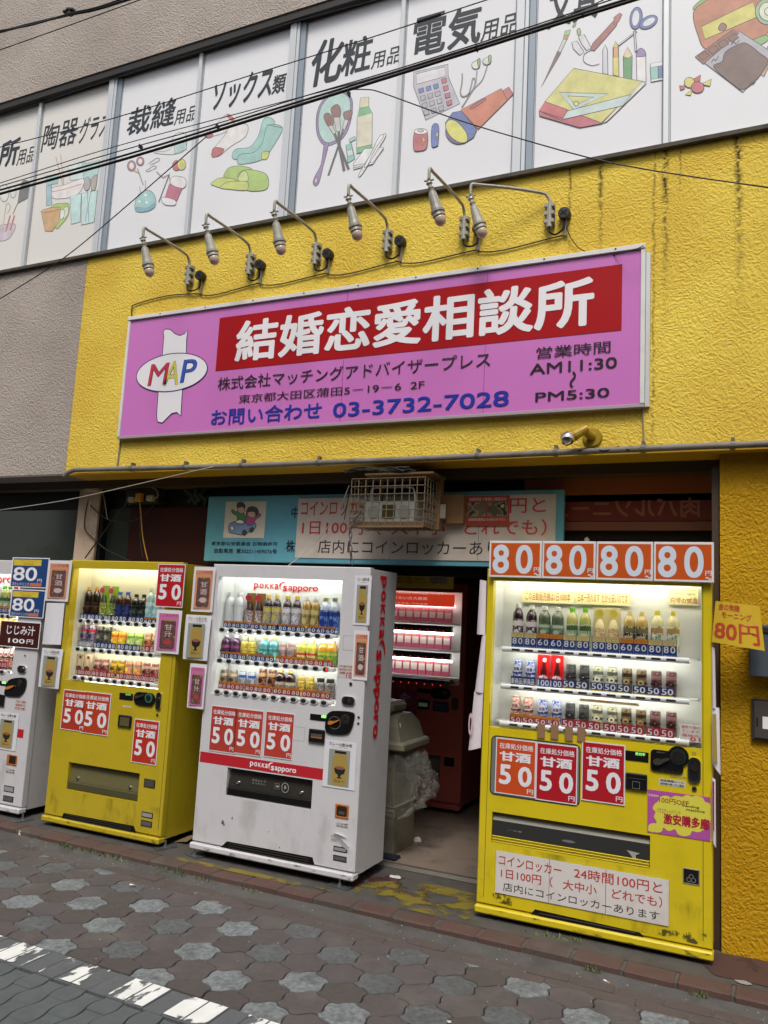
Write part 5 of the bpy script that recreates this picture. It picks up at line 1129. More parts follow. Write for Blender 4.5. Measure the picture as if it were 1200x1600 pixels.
# kind, description, body colour, cap colour, label span/extra, label print colours
DRK = {
 'plum': ('pet', 'dark purple bottle with white cap', '#2a1622', '#d8d8d4', (.05, .62), ['#6f6570', '#2c1e2a', '#9b8f98', '#d5d0d4']),
 'gclr': ('wide', 'clear ribbed tea bottle with white cap', '#4e5a48', '#d8d8d4', (.22, .55), ['#44604c', '#6f8570', '#2d4636', '#a3b3a0']),
 'gtea': ('pet', 'pale green tea bottle with green cap', '#a8a860', '#6cb432', (.05, .58), ['#a9bd96', '#7d9a70', '#dfe3c8', '#3c5a38']),
 'corn': ('card', 'cream corn soup carton with a yellow badge', '#d8cda0', '#d9cfa0', '#dccb4c', ['#ddd2a4', '#c0803c', '#e6dfc0', '#51401f']),
 'barl': ('pet', 'amber barley tea bottle with a black label', '#b49a50', '#d3c48a', (.10, .60), ['#28242a', '#3a343a', '#cfc7a0', '#6e664a']),
 'wate': ('pet', 'pale yellow bottle with yellow cap', '#d6cf9c', '#d9c93c', (.08, .62), ['#e0dcc0', '#d5cfae', '#4f9a9a', '#b08850']),
 'bcan': ('can', 'blue and white patterned can', '#2a3a7a', None, None, ['#26409a', '#c9cfe2', '#5470b8', '#e0e4ee']),
 'ecan': ('box', 'red energy drink carton with a dark bottle', '#c81e22', '#4a1412', None, ['#e0e0e0', '#c81e22', '#e6dcd8']),
 'kcan': ('can', 'black can with faint lettering', '#181818', None, None, ['#1d1e1f', '#232425', '#5a5a58', '#2b2b2c']),
 'ican': ('can', 'ivory can with dark lettering', '#4a4a40', None, None, ['#c9c8a2', '#b6b48c', '#5c5c58', '#dddcc2']),
 'gcan': ('can', 'bronze gold can with dark band', '#2f2618', None, None, ['#7d6440', '#6a5232', '#2e2418', '#a08a60']),
 'mcan': ('can', 'maroon can with dark lettering', '#2b1216', None, None, ['#521c26', '#441820', '#8a6a68', '#2c1014']),
 'wcan': ('can', 'white and red can with gold top', '#55442a', None, None, ['#d8d0c8', '#b8343c', '#c0a060', '#e2dcd4']),
 'milk': ('wide', 'white milky bottle with white cap and blue band', '#d4d6d8', '#dfe0e0', (.60, .62), ['#2c68b0', '#2e78c0', '#66b86a', '#e8e8ec']),
 'crd2': ('card', 'brown carton with a dark bottle and red badge', '#8a6a3c', '#2a1518', '#b8283a', ['#d6d2ce', '#5a2028', '#e0dcd8', '#a03040']),
 'slvb': ('pet', 'dark bottle with striped silver label and yellow cap', '#2a2322', '#d2ae3c', (.14, .66), ['#8f8a84', '#b9b09c', '#4a4440', '#c9b860']),
 'slv2': ('pet', 'reddish dark bottle with striped silver label and yellow cap', '#3a2226', '#d2ae3c', (.16, .66), ['#a39ca4', '#c9c4cc', '#544850', '#d8d4d8']),
 'gold': ('pet', 'golden tea bottle with white cap', '#9a7a38', '#dcdcd8', (.08, .66), ['#b09a58', '#8a6e38', '#5f6f68', '#c8b478']),
 'blue': ('wide', 'white and blue soda bottle with olive cap', '#c2ccd8', '#8f8e52', (.06, .64), ['#2f50a0', '#4a72b8', '#9fb6d8', '#1f3a88']),
 'grap': ('wide', 'purple grape drink bottle with white cap', '#4a2348', '#c9c2c8', (.05, .58), ['#4a2a58', '#7a2c5a', '#2a1a38', '#9a5a80']),
 'yell': ('short', 'yellow fruit can in clear wrap', '#c9b84a', '#b8b494', None, ['#c9b440', '#d8ca60', '#8a5a2a', '#c03a30']),
 'turq': ('wide', 'turquoise bottle with gold cap', '#5fa6ac', '#b8a252', (.05, .55), ['#56a6ae', '#8ccab8', '#a8d070', '#3a8a96']),
 'grey': ('can', 'grey can with round red brown emblem', None, None, None, ['#9a9894', '#a04a3a', '#c0bcb8', '#7a7670']),
 'lemo': ('wide', 'lemon yellow bottle with pale cap', '#d0cc4c', '#c9c9a0', (.04, .50), ['#d8d8a0', '#cfd060', '#5a7a48', '#c04a38']),
 'oran': ('wide', 'orange and green fruit bottle', '#d89a28', '#d8d3bc', (.04, .55), ['#5aa050', '#8cc03c', '#3a7a60', '#c8d450']),
 'soup': ('can', 'brown and cream soup can', None, None, None, ['#a88a6a', '#5a4030', '#d0c4a8', '#3a4a30']),
 'whcn': ('can', 'pale grey can with blue mark', None, None, None, ['#a9aeb4', '#c2c6ca', '#3a62a8', '#787c80']),
 'coco': ('can', 'dark brown cocoa can with cream swirl', None, None, None, ['#4a2420', '#6a342a', '#c9a070', '#2c1614']),
 'wine': ('wide', 'dark red bottle with gold cap', '#2c1418', '#b8a050', (.04, .52), ['#8f8a7c', '#5c5850', '#3a1c20', '#b0aa9a']),
 'gbot': ('bcan', 'gold bottle can with dark round emblem', None, '#c9a83c', None, ['#b09a3c', '#c8b458', '#3a241c', '#8a7428']),
 'bbot': ('bcan', 'silver and black coffee bottle can', None, '#2a2422', None, ['#8a8886', '#3a3634', '#b8b6b4', '#201c1a']),
 'cola': ('pet', 'dark cola bottle with orange cap', '#1f1210', '#d09a3c', (.20, .52), ['#2a1a18', '#45222a', '#8a6a58', '#1a100e']),
 'kcrd': ('card', 'green and black carton with a pink badge', '#8ab83c', '#2a2a24', '#c8406a', ['#c4cc70', '#2c2c26', '#9cc04a', '#1c1c18']),
 'colb': ('pet', 'cola bottle with blue cap and blue label', '#3a1a12', '#3a5ab0', (.22, .56), ['#24387a', '#2a4490', '#5a3a30', '#1c2c66']),
 'blak': ('pet', 'black coffee bottle with black cap', '#16181a', '#20201f', (.18, .60), ['#1c2426', '#2c3a3a', '#5a6464', '#121616']),
 'aqua': ('pet', 'clear water bottle with light blue wrap', '#a8c4c8', '#c9ccc8', (.16, .62), ['#7ab4d0', '#a8d0d8', '#5898c8', '#c8e0e0']),
 'ener': ('can', 'blue and silver energy drink can', None, None, None, ['#2a3a80', '#8f98a8', '#b03040', '#20306a']),
 'kbla': ('can', 'black can with grey swoosh', None, None, None, ['#2c2e2e', '#4a4c4a', '#1c1e1e', '#8a8a84']),
 'ycan': ('can', 'yellow can with orange print', None, None, None, ['#d8b828', '#c8a020', '#d0682a', '#e0cc60']),
 'lcan': ('can', 'light green can with white print', None, None, None, ['#9aba4c', '#b4cc70', '#6a9a40', '#d8dcb0']),
 'bean': ('can', 'tan and red can with white swirl', None, None, None, ['#a07850', '#8a3a30', '#c8b090', '#6a3428']),
 'shir': ('box', 'cream sweet bean carton with brown picture', '#c9b8a4', '#d8c8b8', None, ['#4a2420', '#7a2c28', '#2c1816']),
 'ywbk': ('can', 'yellow and black coffee can', None, None, None, ['#c8a024', '#2c2a20', '#d8b840', '#4a4430']),
 'ywpk': ('can', 'yellow and pink fruit can', None, None, None, ['#d0a828', '#c8707a', '#8a7a78', '#d8c050']),
 'redw': ('can', 'dark red can with white swirl', None, None, None, ['#7a2430', '#62202a', '#c0aca8', '#4a1820']),
}
ORD = ['first', 'second', 'third', 'fourth', 'fifth', 'sixth', 'seventh', 'eighth', 'ninth', 'tenth', 'eleventh', 'twelfth']
def stock(vm, items, zbase, where, y=.115):
    for i, (u, v, code) in enumerate(items):
        c = WY(u, v, vm.Y + y); drink(code, c.x, vm.Y + y, zbase, c.z - zbase, where, ORD[i])
def paper(par, r, y, base, thick=.0012, name='poster', curl=0.0, m=None):
    x0, x1, z0, z1 = r
    g = G(); n = 5
    vs = []
    for j in range(n + 1):
        t = j / n
        for i in range(n + 1):
            s_ = i / n; vs.append((x0 + (x1 - x0) * s_, y - curl * (t * (1 - t) * 4 * .3 + (1 - t) * (s_ if curl > 0 else 1 - s_)) if curl else y, z0 + (z1 - z0) * t))
    g.add(vs, [(j * (n + 1) + i, j * (n + 1) + i + 1, (j + 1) * (n + 1) + i + 1, (j + 1) * (n + 1) + i) for j in range(n) for i in range(n)])
    return mk(name, g, m or mat('white_poster_paper', '#d4d3da', .4), par)
def price_poster(vm, p0, p1, colr='#b5302a', y=-.004, par=None):
    x0, x1, z0, z1 = R(*p0, *p1, vm.Y); w, h = x1 - x0, z1 - z0; Y = vm.Y + y
    g = G(); g.box(x0, x1, Y, Y + .0025, z0, z1, 0); g.rect(x0 + w * .025, x1 - w * .025, z0 + h * .02, z1 - h * .02, Y - .0006, 1)
    po = mk('price_poster', g, [mat('white_poster_paper', '#d4d3da', .4), mat('poster_' + colr.strip('#'), colr, .35, vary=.06, vscale=9, spec=.3)], par or vm.o)
    def T(t, a, b, c, d, bo): mk('lettering', G().text(t, x0 + w * a, x0 + w * b, z1 - h * d, z1 - h * c, Y - .0014, 0, bo, res=3), mat('poster_white_print', '#dcdae2', .35), po)
    T('在庫処分価格', .09, .93, .085, .19, .02); T('甘酒', .10, .88, .235, .41, .05); T('5', .10, .40, .47, .83, .04); T('0', .57, .91, .47, .83, .04); T('円', .80, .95, .86, .945, .02); return po
def can_poster(vm, p0, p1, style, y=-.004, curl=0.0):
    x0, x1, z0, z1 = R(*p0, *p1, vm.Y); w, h = x1 - x0, z1 - z0; Y = vm.Y + y
    po = paper(vm.o, (x0, x1, z0, z1), Y, None, name='can_poster', curl=curl); yy = Y - abs(curl) * 1.0 - .002 if curl else Y - .001
    g = G(); X = lambda a: x0 + w * a; Z = lambda b: z1 - h * b
    if style == 'curry':   # white sheet, grey photo, gold bottle can with dark cap and a dark cup printed on it
        g.text('カレーは飲み物', X(.15), X(.86), Z(.115), Z(.04), yy, 2, .01, res=2); g.text('ドリンクあります', X(.24), X(.74), Z(.155), Z(.13), yy, 3, 0, res=1)
        g.rect(X(.16), X(.82), Z(.955), Z(.19), yy, 0)
        g.flat([(X(.30), Z(.92)), (X(.28), Z(.5)), (X(.30), Z(.37)), (X(.34), Z(.32)), (X(.34), Z(.25)), (X(.70), Z(.25)), (X(.70), Z(.32)), (X(.74), Z(.37)), (X(.76), Z(.5)), (X(.74), Z(.92)), (X(.66), Z(.945)), (X(.38), Z(.945))], yy - .0005, 1)
        g.rect(X(.34), X(.70), Z(.27), Z(.215), yy - .0008, 2)
        cup = [(X(.34), Z(.58)), (X(.70), Z(.58)), (X(.66), Z(.68)), (X(.56), Z(.72)), (X(.55), Z(.76)), (X(.62), Z(.79)), (X(.42), Z(.79)), (X(.48), Z(.76)), (X(.47), Z(.72)), (X(.38), Z(.68))]
        g.flat(cup, yy - .001, 2); g.disc(X(.52), Z(.57), w * .15, h * .035, yy - .0013, mi=4); g.text('カレー', X(.36), X(.68), Z(.88), Z(.81), yy - .001, 2, .02, res=1)
        ms = [col('#8a9088'), mat('gold_can_print', '#8f7a42', .3), m_btn, col('#8a3a30'), col('#8a5040')]
    elif style in ('ginger', 'pink'):
        bc = '#c88a6a' if style == 'ginger' else '#c06aa0'
        g.rect(X(.12), X(.90), Z(.93), Z(.08), yy, 0)
        g.rect(X(.16), X(.86), Z(.91), Z(.20), yy - .0004, 1)
        g.text('しょうが甘酒' if style == 'ginger' else 'しじみみそ汁', X(.15), X(.87), Z(.165), Z(.09), yy - .0006, 3, .01, res=2)
        g.flat([(X(.22), Z(.86)), (X(.22), Z(.27)), (X(.28), Z(.23)), (X(.76), Z(.23)), (X(.82), Z(.27)), (X(.82), Z(.86)), (X(.76), Z(.90)), (X(.28), Z(.90))], yy - .0008, 2)
        g.rect(X(.32), X(.74), Z(.255), Z(.232), yy - .0012, 5)
        g.text('甘', X(.38), X(.70), Z(.46), Z(.33), yy - .0013, 4, .03, res=1); g.text('酒' if style == 'ginger' else '汁', X(.38), X(.70), Z(.62), Z(.49), yy - .0013, 4, .03, res=1); g.disc(X(.54), Z(.74), w * .17, h * .06, yy - .0013, mi=4 if style == 'ginger' else 3)
        ms = [col(bc), col(bc), printmat('poster_can_' + style, ['#5a3c40', '#74504e', '#3c3028', '#8a7a5a'], 60), col('#a03a3a'), col('#b9a8a8'), mat('gold_can_print', '#8f7a42', .3)]
    mk('picture', g, ms, po); return po
def box_part(vm, name, p0, p1, d, m, c=.002, y=0.0, par=None):
    x0, x1, z0, z1 = R(*p0, *p1, vm.Y); return mk(name, G().cbox(x0, x1, vm.Y + y - d, vm.Y + y - .0002, z0, z1, c), m, par or vm.o)
def lock_capsule(vm, u, v, w, h, name='t_handle_lock'):
    c = WY(u, v, vm.Y); g = G(); g.rrect(c.x - w / 2, c.x + w / 2, c.z - h / 2, c.z + h / 2, min(w, h) * .48, vm.Y - .012, vm.Y - .0002); o = mk(name, g, m_chrome, vm.o)
    g = G(); g.rrect(c.x - w * .36, c.x + w * .36, c.z - h * .40, c.z + h * .40, min(w, h) * .35, vm.Y - .0125); mk('lock_recess', g, mat('dark_chrome', '#55585c', .2, .9), o)
    rr_ = min(w, h) * .30; g = G(); dz = h * .12 if h > w else 0; dx = w * .12 if w > h else 0; g.disc(c.x + dx, c.z + dz, rr_, rr_, vm.Y - .018, vm.Y - .013); mk('lock_cylinder', g, m_chrome, o)
def keyhole(vm, u, v, r=.009):
    c = WY(u, v, vm.Y); mk('key_lock', G().disc(c.x, c.z, r, r, vm.Y - .006, vm.Y - .0002).disc(c.x, c.z, r * .5, r * .5, vm.Y - .0065, mi=1), [m_chrome, m_black], vm.o)
def small_text(vm, name, p0, p1, lines, base, ink, y=-.001, thick=.0008, bold=0, pad=.06, par=None):
    x0, x1, z0, z1 = R(*p0, *p1, vm.Y + y); Y = vm.Y + y; g = G()
    if base: g.box(x0, x1, Y, Y + thick, z0, z1)
    o = mk(name, g, base, par or vm.o) if base else (par or vm.o)
    g = G(); n = len(lines); h = (z1 - z0) / n; w = x1 - x0
    for i, t in enumerate(lines):
        if t: mk('lettering', G().text(t, x0 + w * pad, x1 - w * pad, z1 - h * (i + 1) + h * .18, z1 - h * i - h * .12, Y - .0007, 0, bold, res=2), ink, o)
    return o
m_lab = mat('pale_label', '#b9b7b4', .5); m_lab_k = mat('label_ink', '#3a3634', .6); m_redi = mat('label_red_ink', '#b0343a', .5)
m_blkp = mat('black_coin_panel', '#121214', .25, coat=.5)
Z_ = lambda p, ox, oy, s: (ox + p[0] / s, oy + p[1] / s)
# ================================================================== right yellow machine
m_y3 = mat('lemon_yellow_machine_paint', '#cdb818', 0.32, vary=.04, vscale=3, coat=.35, dirt='#8a7a1c', dscale=4, damt=.25)
a = WY(742, 1427); b = WY(1111, 1495); x0, x1 = -1.372, -0.196
zb = 0.025; dr = R(771.5, 907, 1096, 1171); pr = R(769, 1268, 1015.5, 1357)
v3 = VM('lemon yellow vending machine at the right with four orange 80 yen placards on top', x0, x1, zb, 1.86, 0.0, .40, m_y3, dr, pr, base_h=.047, tube=m_tubeR, extra=[])
v3.glass()
mk('door_seam', G().box(-.2395, -.237, -.001, .001, zb + .08, 1.855), m_dark, v3.o); mk('door_seam', G().box(-1.332, -1.330, -.001, .001, zb + .08, 1.12), m_dark, v3.o)
v3.vent([(827, 1431), (836, 1420.5), (1000, 1457), (1018, 1478)])
# flap: silver top, dark face, ribbed lip
a, b, c, e = pr; w = b - a; h = e - c
f = mk('delivery_flap', G().add([(a + .003, .04, e - .003), (b - .003, .04, e - .003), (b - .003, .012, e - h * .28), (a + .003, .012, e - h * .28), (b - .003, .004, c + h * .24), (a + .003, .004, c + h * .24)], [(0, 1, 2, 3)], 0).add([(a + .003, .012, e - h * .28), (b - .003, .012, e - h * .28), (b - .003, .004, c + h * .24), (a + .003, .004, c + h * .24)], [(0, 1, 2, 3)], 1), [mat('silver_flap_top', '#76746a', .5), mat('dark_flap_face', '#2e2f2f', .25, coat=.5)], v3.o)
g = G()
for k in range(5): g.cbox(a + .002, b - .002, -.002 + .004 * (k % 2), .03, c + .002 + h * .044 * k, c + h * .044 * (k + 1), .002)
mk('flap_lip', g, m_y3, v3.o)
small_text(v3, 'flap_sign', Z_((188, 465), 730, 1140, 3), Z_((260, 500), 730, 1140, 3), ['ご注意', '手をはさむ'], None, mat('flap_print', '#8a8a86', .5), y=-.004 + .012, par=f)
g = G(); cc = WY(888, 1315); g.disc(cc.x, cc.z, .035, .007, .004, n=14); mk('finger_grip', g, mat('grip_grey', '#6a6c68', .4), f)
g = G(); cc = WY(990, 1336); g.flat([(cc.x - .035, cc.z + .018), (cc.x + .03, cc.z + .012), (cc.x + .01, cc.z + .0), (cc.x + .012, cc.z - .022), (cc.x - .002, cc.z - .018), (cc.x - .02, cc.z + .004)], .003); mk('flap_mark', g, mat('flap_mark', '#9a9a94', .5), f)
# placards
px_ = [WY(u, 870, -.035).x for u in (764, 846.8, 931.2, 1021, 1116)]; pz1 = 2.015; pz0 = 1.812
for i in range(4):
    x0_, x1_ = px_[i] + .002, px_[i + 1] - .002; w = x1_ - x0_; h = pz1 - pz0; yy = -.035 - .002 * (i % 2)
    p = mk('price_placard', G().cbox(x0_, x1_, yy, -.008, pz0, pz1, .002, 0).rect(x0_ + .010, x1_ - .010, pz0 + .012, pz1 - .012, yy - .0006, 1), [mat('white_placard', '#d6d4d6', .3), mat('orange_placard', '#bf5320', .25, coat=.5, vary=.05, vscale=5)], v3.o)
    g = G(); g.text('8', x0_ + w * .07, x0_ + w * .39, pz0 + h * .10, pz1 - h * .10, yy - .0012, 0, .035, res=5); g.text('0', x0_ + w * .51, x0_ + w * .84, pz0 + h * .10, pz1 - h * .10, yy - .0012, 0, .03, res=5); g.text('円', x0_ + w * .86, x0_ + w * .965, pz0 + h * .17, pz0 + h * .29, yy - .0012, 0, .03); g.stroke([(x0_ + w * (.87 + .09 * t), pz0 + h * (.10 + .025 * math.sin(t * 6.28))) for t in [k / 8 for k in range(9)]], .006, yy - .0012)
    mk('lettering', g, mat('pale_blue_white_print', '#c9d2e0', .3), p)
mk('placard_support', G().box(px_[0] + .02, px_[4] - .02, -.006, .04, 1.862, 1.99), m_lin, v3.o)
# rails, tags, drinks
rz = [(R(784, 1013, 1075, 1034)), 0, 0]
z1_ = (WY(784, 1013).z + WY(1075, 1033.5).z) / 2; z2_ = (WY(783, 1071).z + WY(1075, 1098).z) / 2; z3_ = (WY(781, 1130).z + WY(1075, 1164).z) / 2
xf, xl = WY(805.8, 1014.5).x, WY(1048.5, 1032).x; xa, xb = WY(784, 1013).x, WY(1077, 1034).x
for z in (z1_, z2_): v3.rail(xa, xb, z, 12, xf, xl, 'tube', .0145)
v3.rail(xa, xb, z3_ + .004, 12, xf, xl, 'tube', .0145, tube_on=False)
ty = .03; tl, tr_ = WY(799, 1000, ty).x, WY(1058, 1010, ty).x
za, zt_ = (WY(800, 1011, ty).z + WY(1058, 1028.5, ty).z) / 2, (WY(800, 987, ty).z + WY(1058, 1002, ty).z) / 2
v3.tags(tl, tr_, za, zt_, [('80', 'bc'), ('80', 'bc'), ('60', 'bo'), ('60', 'bo'), ('80', 'bc'), ('80', 'bc'), ('80', 'bc'), ('80', 'bc'), ('60', 'bo'), ('60', 'bo'), ('80', 'bc'), ('80', 'bc')], gaps=(6,), y=ty)
W1 = 'top shelf, right yellow machine'; W2 = 'middle shelf, right yellow machine'; W3 = 'bottom shelf, right yellow machine'
stock(v3, [(810.4, 943, 'plum'), (831.4, 945.5, 'plum'), (851.7, 947, 'gclr'), (872, 948.5, 'gclr'), (894.7, 949, 'gtea'), (915, 950, 'gtea'), (937.5, 950, 'corn'), (959, 950.5, 'corn'), (983.8, 954, 'barl'), (1003.3, 955.5, 'barl'), (1027, 954, 'wate'), (1052, 955, 'wate')], za + .02, W1)
tl, tr_ = WY(798, 1060, ty).x, WY(1054, 1080, ty).x; za, zt_ = (WY(798, 1070, ty).z + WY(1054, 1092, ty).z) / 2, (WY(800, 1056, ty).z + WY(1054, 1076, ty).z) / 2
v3.tags(tl, tr_, za, zt_, [('新商品', 'k'), ('新商品', 'k'), ('100', 'b'), ('100', 'b')] + [('50', 'ky')] * 8, gaps=(2, 6, 9), y=ty, bold=.02)
stock(v3, [(809, 1029.5, 'bcan'), (829.5, 1031, 'bcan'), (850.5, 1023, 'ecan'), (871.5, 1024, 'ecan'), (892.5, 1037, 'kcan'), (913.5, 1038.5, 'kcan'), (934.8, 1040.7, 'ican'), (957, 1042, 'ican'), (980, 1044, 'gcan'), (1002.5, 1046, 'gcan'), (1025.7, 1047.7, 'mcan'), (1049.3, 1049, 'mcan')], za, W2)
za, zt_ = (WY(798, 1128, ty).z + WY(1054, 1156.5, ty).z) / 2, (WY(798, 1113, ty).z + WY(1054, 1141.5, ty).z) / 2
v3.tags(tl, tr_, za, zt_, [('50', 'ro')] * 4 + [('50', 'r')] * 8, gaps=(4, 7, 10), y=ty)
stock(v3, [(806.7, 1087, 'wcan'), (826, 1089.5, 'wcan'), (848.7, 1092.5, 'bcan'), (870, 1094, 'bcan'), (891.3, 1097.7, 'kcan'), (912.8, 1100, 'kcan'), (933.8, 1101.7, 'ican'), (956.8, 1104, 'ican'), (978.8, 1105.8, 'gcan'), (1001.8, 1108.5, 'gcan'), (1024, 1110, 'mcan'), (1049.3, 1112, 'mcan')], za, W3)
m_yel = mat('pale_yellow_notice', '#e2dea6', .5); m_redn = mat('notice_red_ink', '#a83a30', .5); m_brn = mat('notice_dark_ink', '#5a5030', .5)
small_text(v3, 'paper_notice', (816, 921.5), (897, 944), ['この自動販売機は1日1000本'], m_yel, m_redn, y=.155, pad=.07)
small_text(v3, 'paper_notice', (899, 924), (985, 947), ['日本一売れます  だから安いのです'], m_yel, m_redn, y=.155, pad=.05)
o = small_text(v3, 'paper_notice', (1045, 917.7), (1091, 946), ['ドリンク  500ml', '110円の場所', 'より安くしよう', ''], m_yel, m_brn, y=.155, pad=.08)
r = R(1047, 934, 1090, 944, .155); mk('lettering', G().text('只今の気温', r[0], r[1], r[2], r[3], .1535, 0, .01), m_redn, o)
small_text(v3, 'price_notice', (1063, 1132), (1095, 1161), ['電気で温め', 'ています', '連絡先', ''], m_lab, m_redi, y=.01)
r = R(1078, 1152, 1094, 1159.5); mk('lettering', G().text('01', *r, .0085, 0, .02), m_redi, v3.o)
small_text(v3, 'paper_notice', (906, 1091), (998, 1103.5), ['赤い表示の物は温かいドリンクです'], mat('pale_pink_notice', '#c9b890', .5), m_redn, y=.05, pad=.04)
for k, (u, v) in enumerate(((844.5, 1143), (865.5, 1144.5), (888, 1147), (907.5, 1148))):
    c = WY(u, v, -.02); mk('brown_tape', G().cbox(c.x - .021, c.x + .021, -.0075, -.006, c.z - .037, c.z + .037, .0005), mat('brown_packing_tape', '#8a6d50', .4), v3.o)
# price posters
g = G(); r = R(769.5, 1150, 904, 1259); g.rrect(r[0], r[1], r[2], r[3], .025, -.0025); mk('advert_window', g, mat('grey_advert_window', '#6f7270', .25, coat=.5), v3.o)
g = G(); g.rrect(r[0] - .006, r[1] + .006, r[2] - .006, r[3] + .006, .03, -.0015); mk('advert_frame', g, m_dark, v3.o)
price_poster(v3, (776, 1151.5), (836.5, 1247), '#bf4a20', -.006)
price_poster(v3, (839, 1159), (901.5, 1258), '#a51c28', -.0065)
price_poster(v3, (910, 1157), (976.3, 1259), '#a51c28', -.006)
# controls
led = box_part(v3, 'price_display', (977.3, 1172), (1013.5, 1191.7), .004, m_blkp)
r = R(993, 1175, 1008, 1181.5); mk('lettering', G().text('売切中', *r, -.0052, 0, .01), mat('green_led', (.25, .9, .15), emit=1.2), led)
x0_, x1_, z0_, z1_ = R(1017, 1170, 1072, 1210)
g = G(); c = WY(1060, 1181.7); g.rrect(x0_, x1_ - .012, z0_, z1_, .018, -.010, -.0002); g.disc(c.x, c.z, .050, .050, -.012, -.0002, n=24)
cp = mk('coin_panel', g, m_blkp, v3.o)
mk('coin_slot', G().disc(c.x, c.z, .038, .038, -.015, -.0122, n=24).disc(c.x, c.z, .028, .028, -.018, -.0152, mi=1, n=20).cbox(c.x - .018, c.x + .018, -.0195, -.018, c.z - .003, c.z + .003, .0005, 2), [mat('coin_ring_green_black', '#1d2a26', .3), m_chrome, m_black], cp)
g = G(); p = XZ([(1021, 1188), (1026, 1184.5), (1034, 1185.5), (1045, 1183.5), (1046, 1187), (1038, 1190), (1032, 1194), (1024, 1194)], 0); g.prism(cr(p, True, 3), -.026, -.011); mk('return_lever', g, mat('nickel_lever', '#8e8c80', .25, .9), cp)
small_text(v3, 'panel_print', (1025, 1173.5), (1041, 1178), ['返却レバー'], None, mat('flap_print', '#8a8a86', .5), y=-.011, par=cp)
small_text(v3, 'panel_print', (1030, 1203), (1066, 1208), ['硬貨は一枚ずつ入れて下さい'], None, mat('flap_print', '#8a8a86', .5), y=-.0125, par=cp)
bl_ = box_part(v3, 'bill_slot', (978, 1206), (1011.5, 1237), .016, m_blkp, .005)
g = G(); r = R(981, 1214, 1009, 1218); g.cbox(r[0], r[1], -.019, -.0155, r[2], r[3], .001); r = R(989, 1220, 1000, 1232); g.stroke([(r[0], r[2]), (r[1], r[2]), (r[1], r[3]), (r[0], r[3])], .002, -.0168, 1, True); mk('bill_guide', g, [mat('bill_guide', '#3e4448', .3), mat('flap_print', '#8a8a86', .5)], bl_)
lock_capsule(v3, 1085, 1203.5, .060, .125); keyhole(v3, 1085, 1232.5, .012)
small_text(v3, 'white_label', (1029.5, 1216), (1071, 1231.5), ['投函機種シール', '販売機の使い方と連絡'], m_lab, m_lab_k, bold=.02)
small_text(v3, 'faded_label', (1046, 1210.5), (1073, 1217.5), ['お知らせ', '冷温ドリンク'], mat('faded_label', '#b3a84c', .5), m_lab_k)
r = R(1081, 1174.5, 1088, 1181); mk('faded_label', G().rect(*r, -.001), mat('brown_sticker_rest', '#a08c2c', .6), v3.o)
# pink speech cloud poster
x0_, x1_, z0_, z1_ = R(1012, 1233, 1113.5, 1315); w = x1_ - x0_; h = z1_ - z0_; x1_ = -.205
pp2 = mk('cloud_poster', G().box(x0_, x1_, -.0035, -.001, z0_, z1_, 0), mat('pink_poster', '#a8509a', .4, vary=.04, vscale=4), v3.o)
g = G()
ZC = lambda L: zf(L, 970, 1150, 7.5)
g.flat(cr(XZ(ZC([(440, 760), (470, 710), (540, 700), (590, 722), (640, 700), (720, 712), (770, 690), (840, 710), (880, 700), (960, 725), (985, 770), (1040, 790), (1058, 840), (1048, 920), (1062, 960), (1040, 1020), (990, 1050), (965, 1105), (900, 1128), (835, 1115), (810, 1160), (740, 1175), (670, 1150), (635, 1095), (560, 1115), (500, 1075), (430, 1095), (400, 1050), (420, 1000), (388, 950), (405, 890), (375, 850), (395, 800)]), -.004), True, 4), -.0045)
g.disc(*XZ(ZC([(408, 1075)]), 0)[0], .035, .022, -.0041, n=14); g.disc(*XZ(ZC([(362, 1095)]), 0)[0], .018, .012, -.0039, n=12)
cl = mk('yellow_cloud', g, mat('yellow_cloud_print', '#cfc84a', .4), pp2)
def ctext(t, u0, u1, vc, hh, m, bold):
    a_, b_, c_ = [WY(*q) for q in ZC([(u0, vc), (u1, vc), ((u0 + u1) / 2, vc)])]; hh = hh / 7.5 / 285 / 2
    mk('lettering', G().text(t, a_.x, b_.x, c_.z - hh, c_.z + hh, -.0052, 0, bold), m, pp2)
ctext('100円OFF', 450, 800, 768, 56, mat('brown_red_print', '#7a3c1c', .5), .01)
ctext('Vending', 715, 918, 828, 30, m_bt, .02); ctext('machine', 768, 985, 872, 28, m_bt, .02)
ctext('バラエティードリンク', 425, 700, 884, 50, mat('grey_brown_print', '#6a5a30', .5), 0)
ctext('激安購多廊', 500, 1040, 1000, 112, mat('crimson_print', '#a01838', .4), .045)
ctext('全国飲料', 322, 448, 695, 24, m_wh, 0)
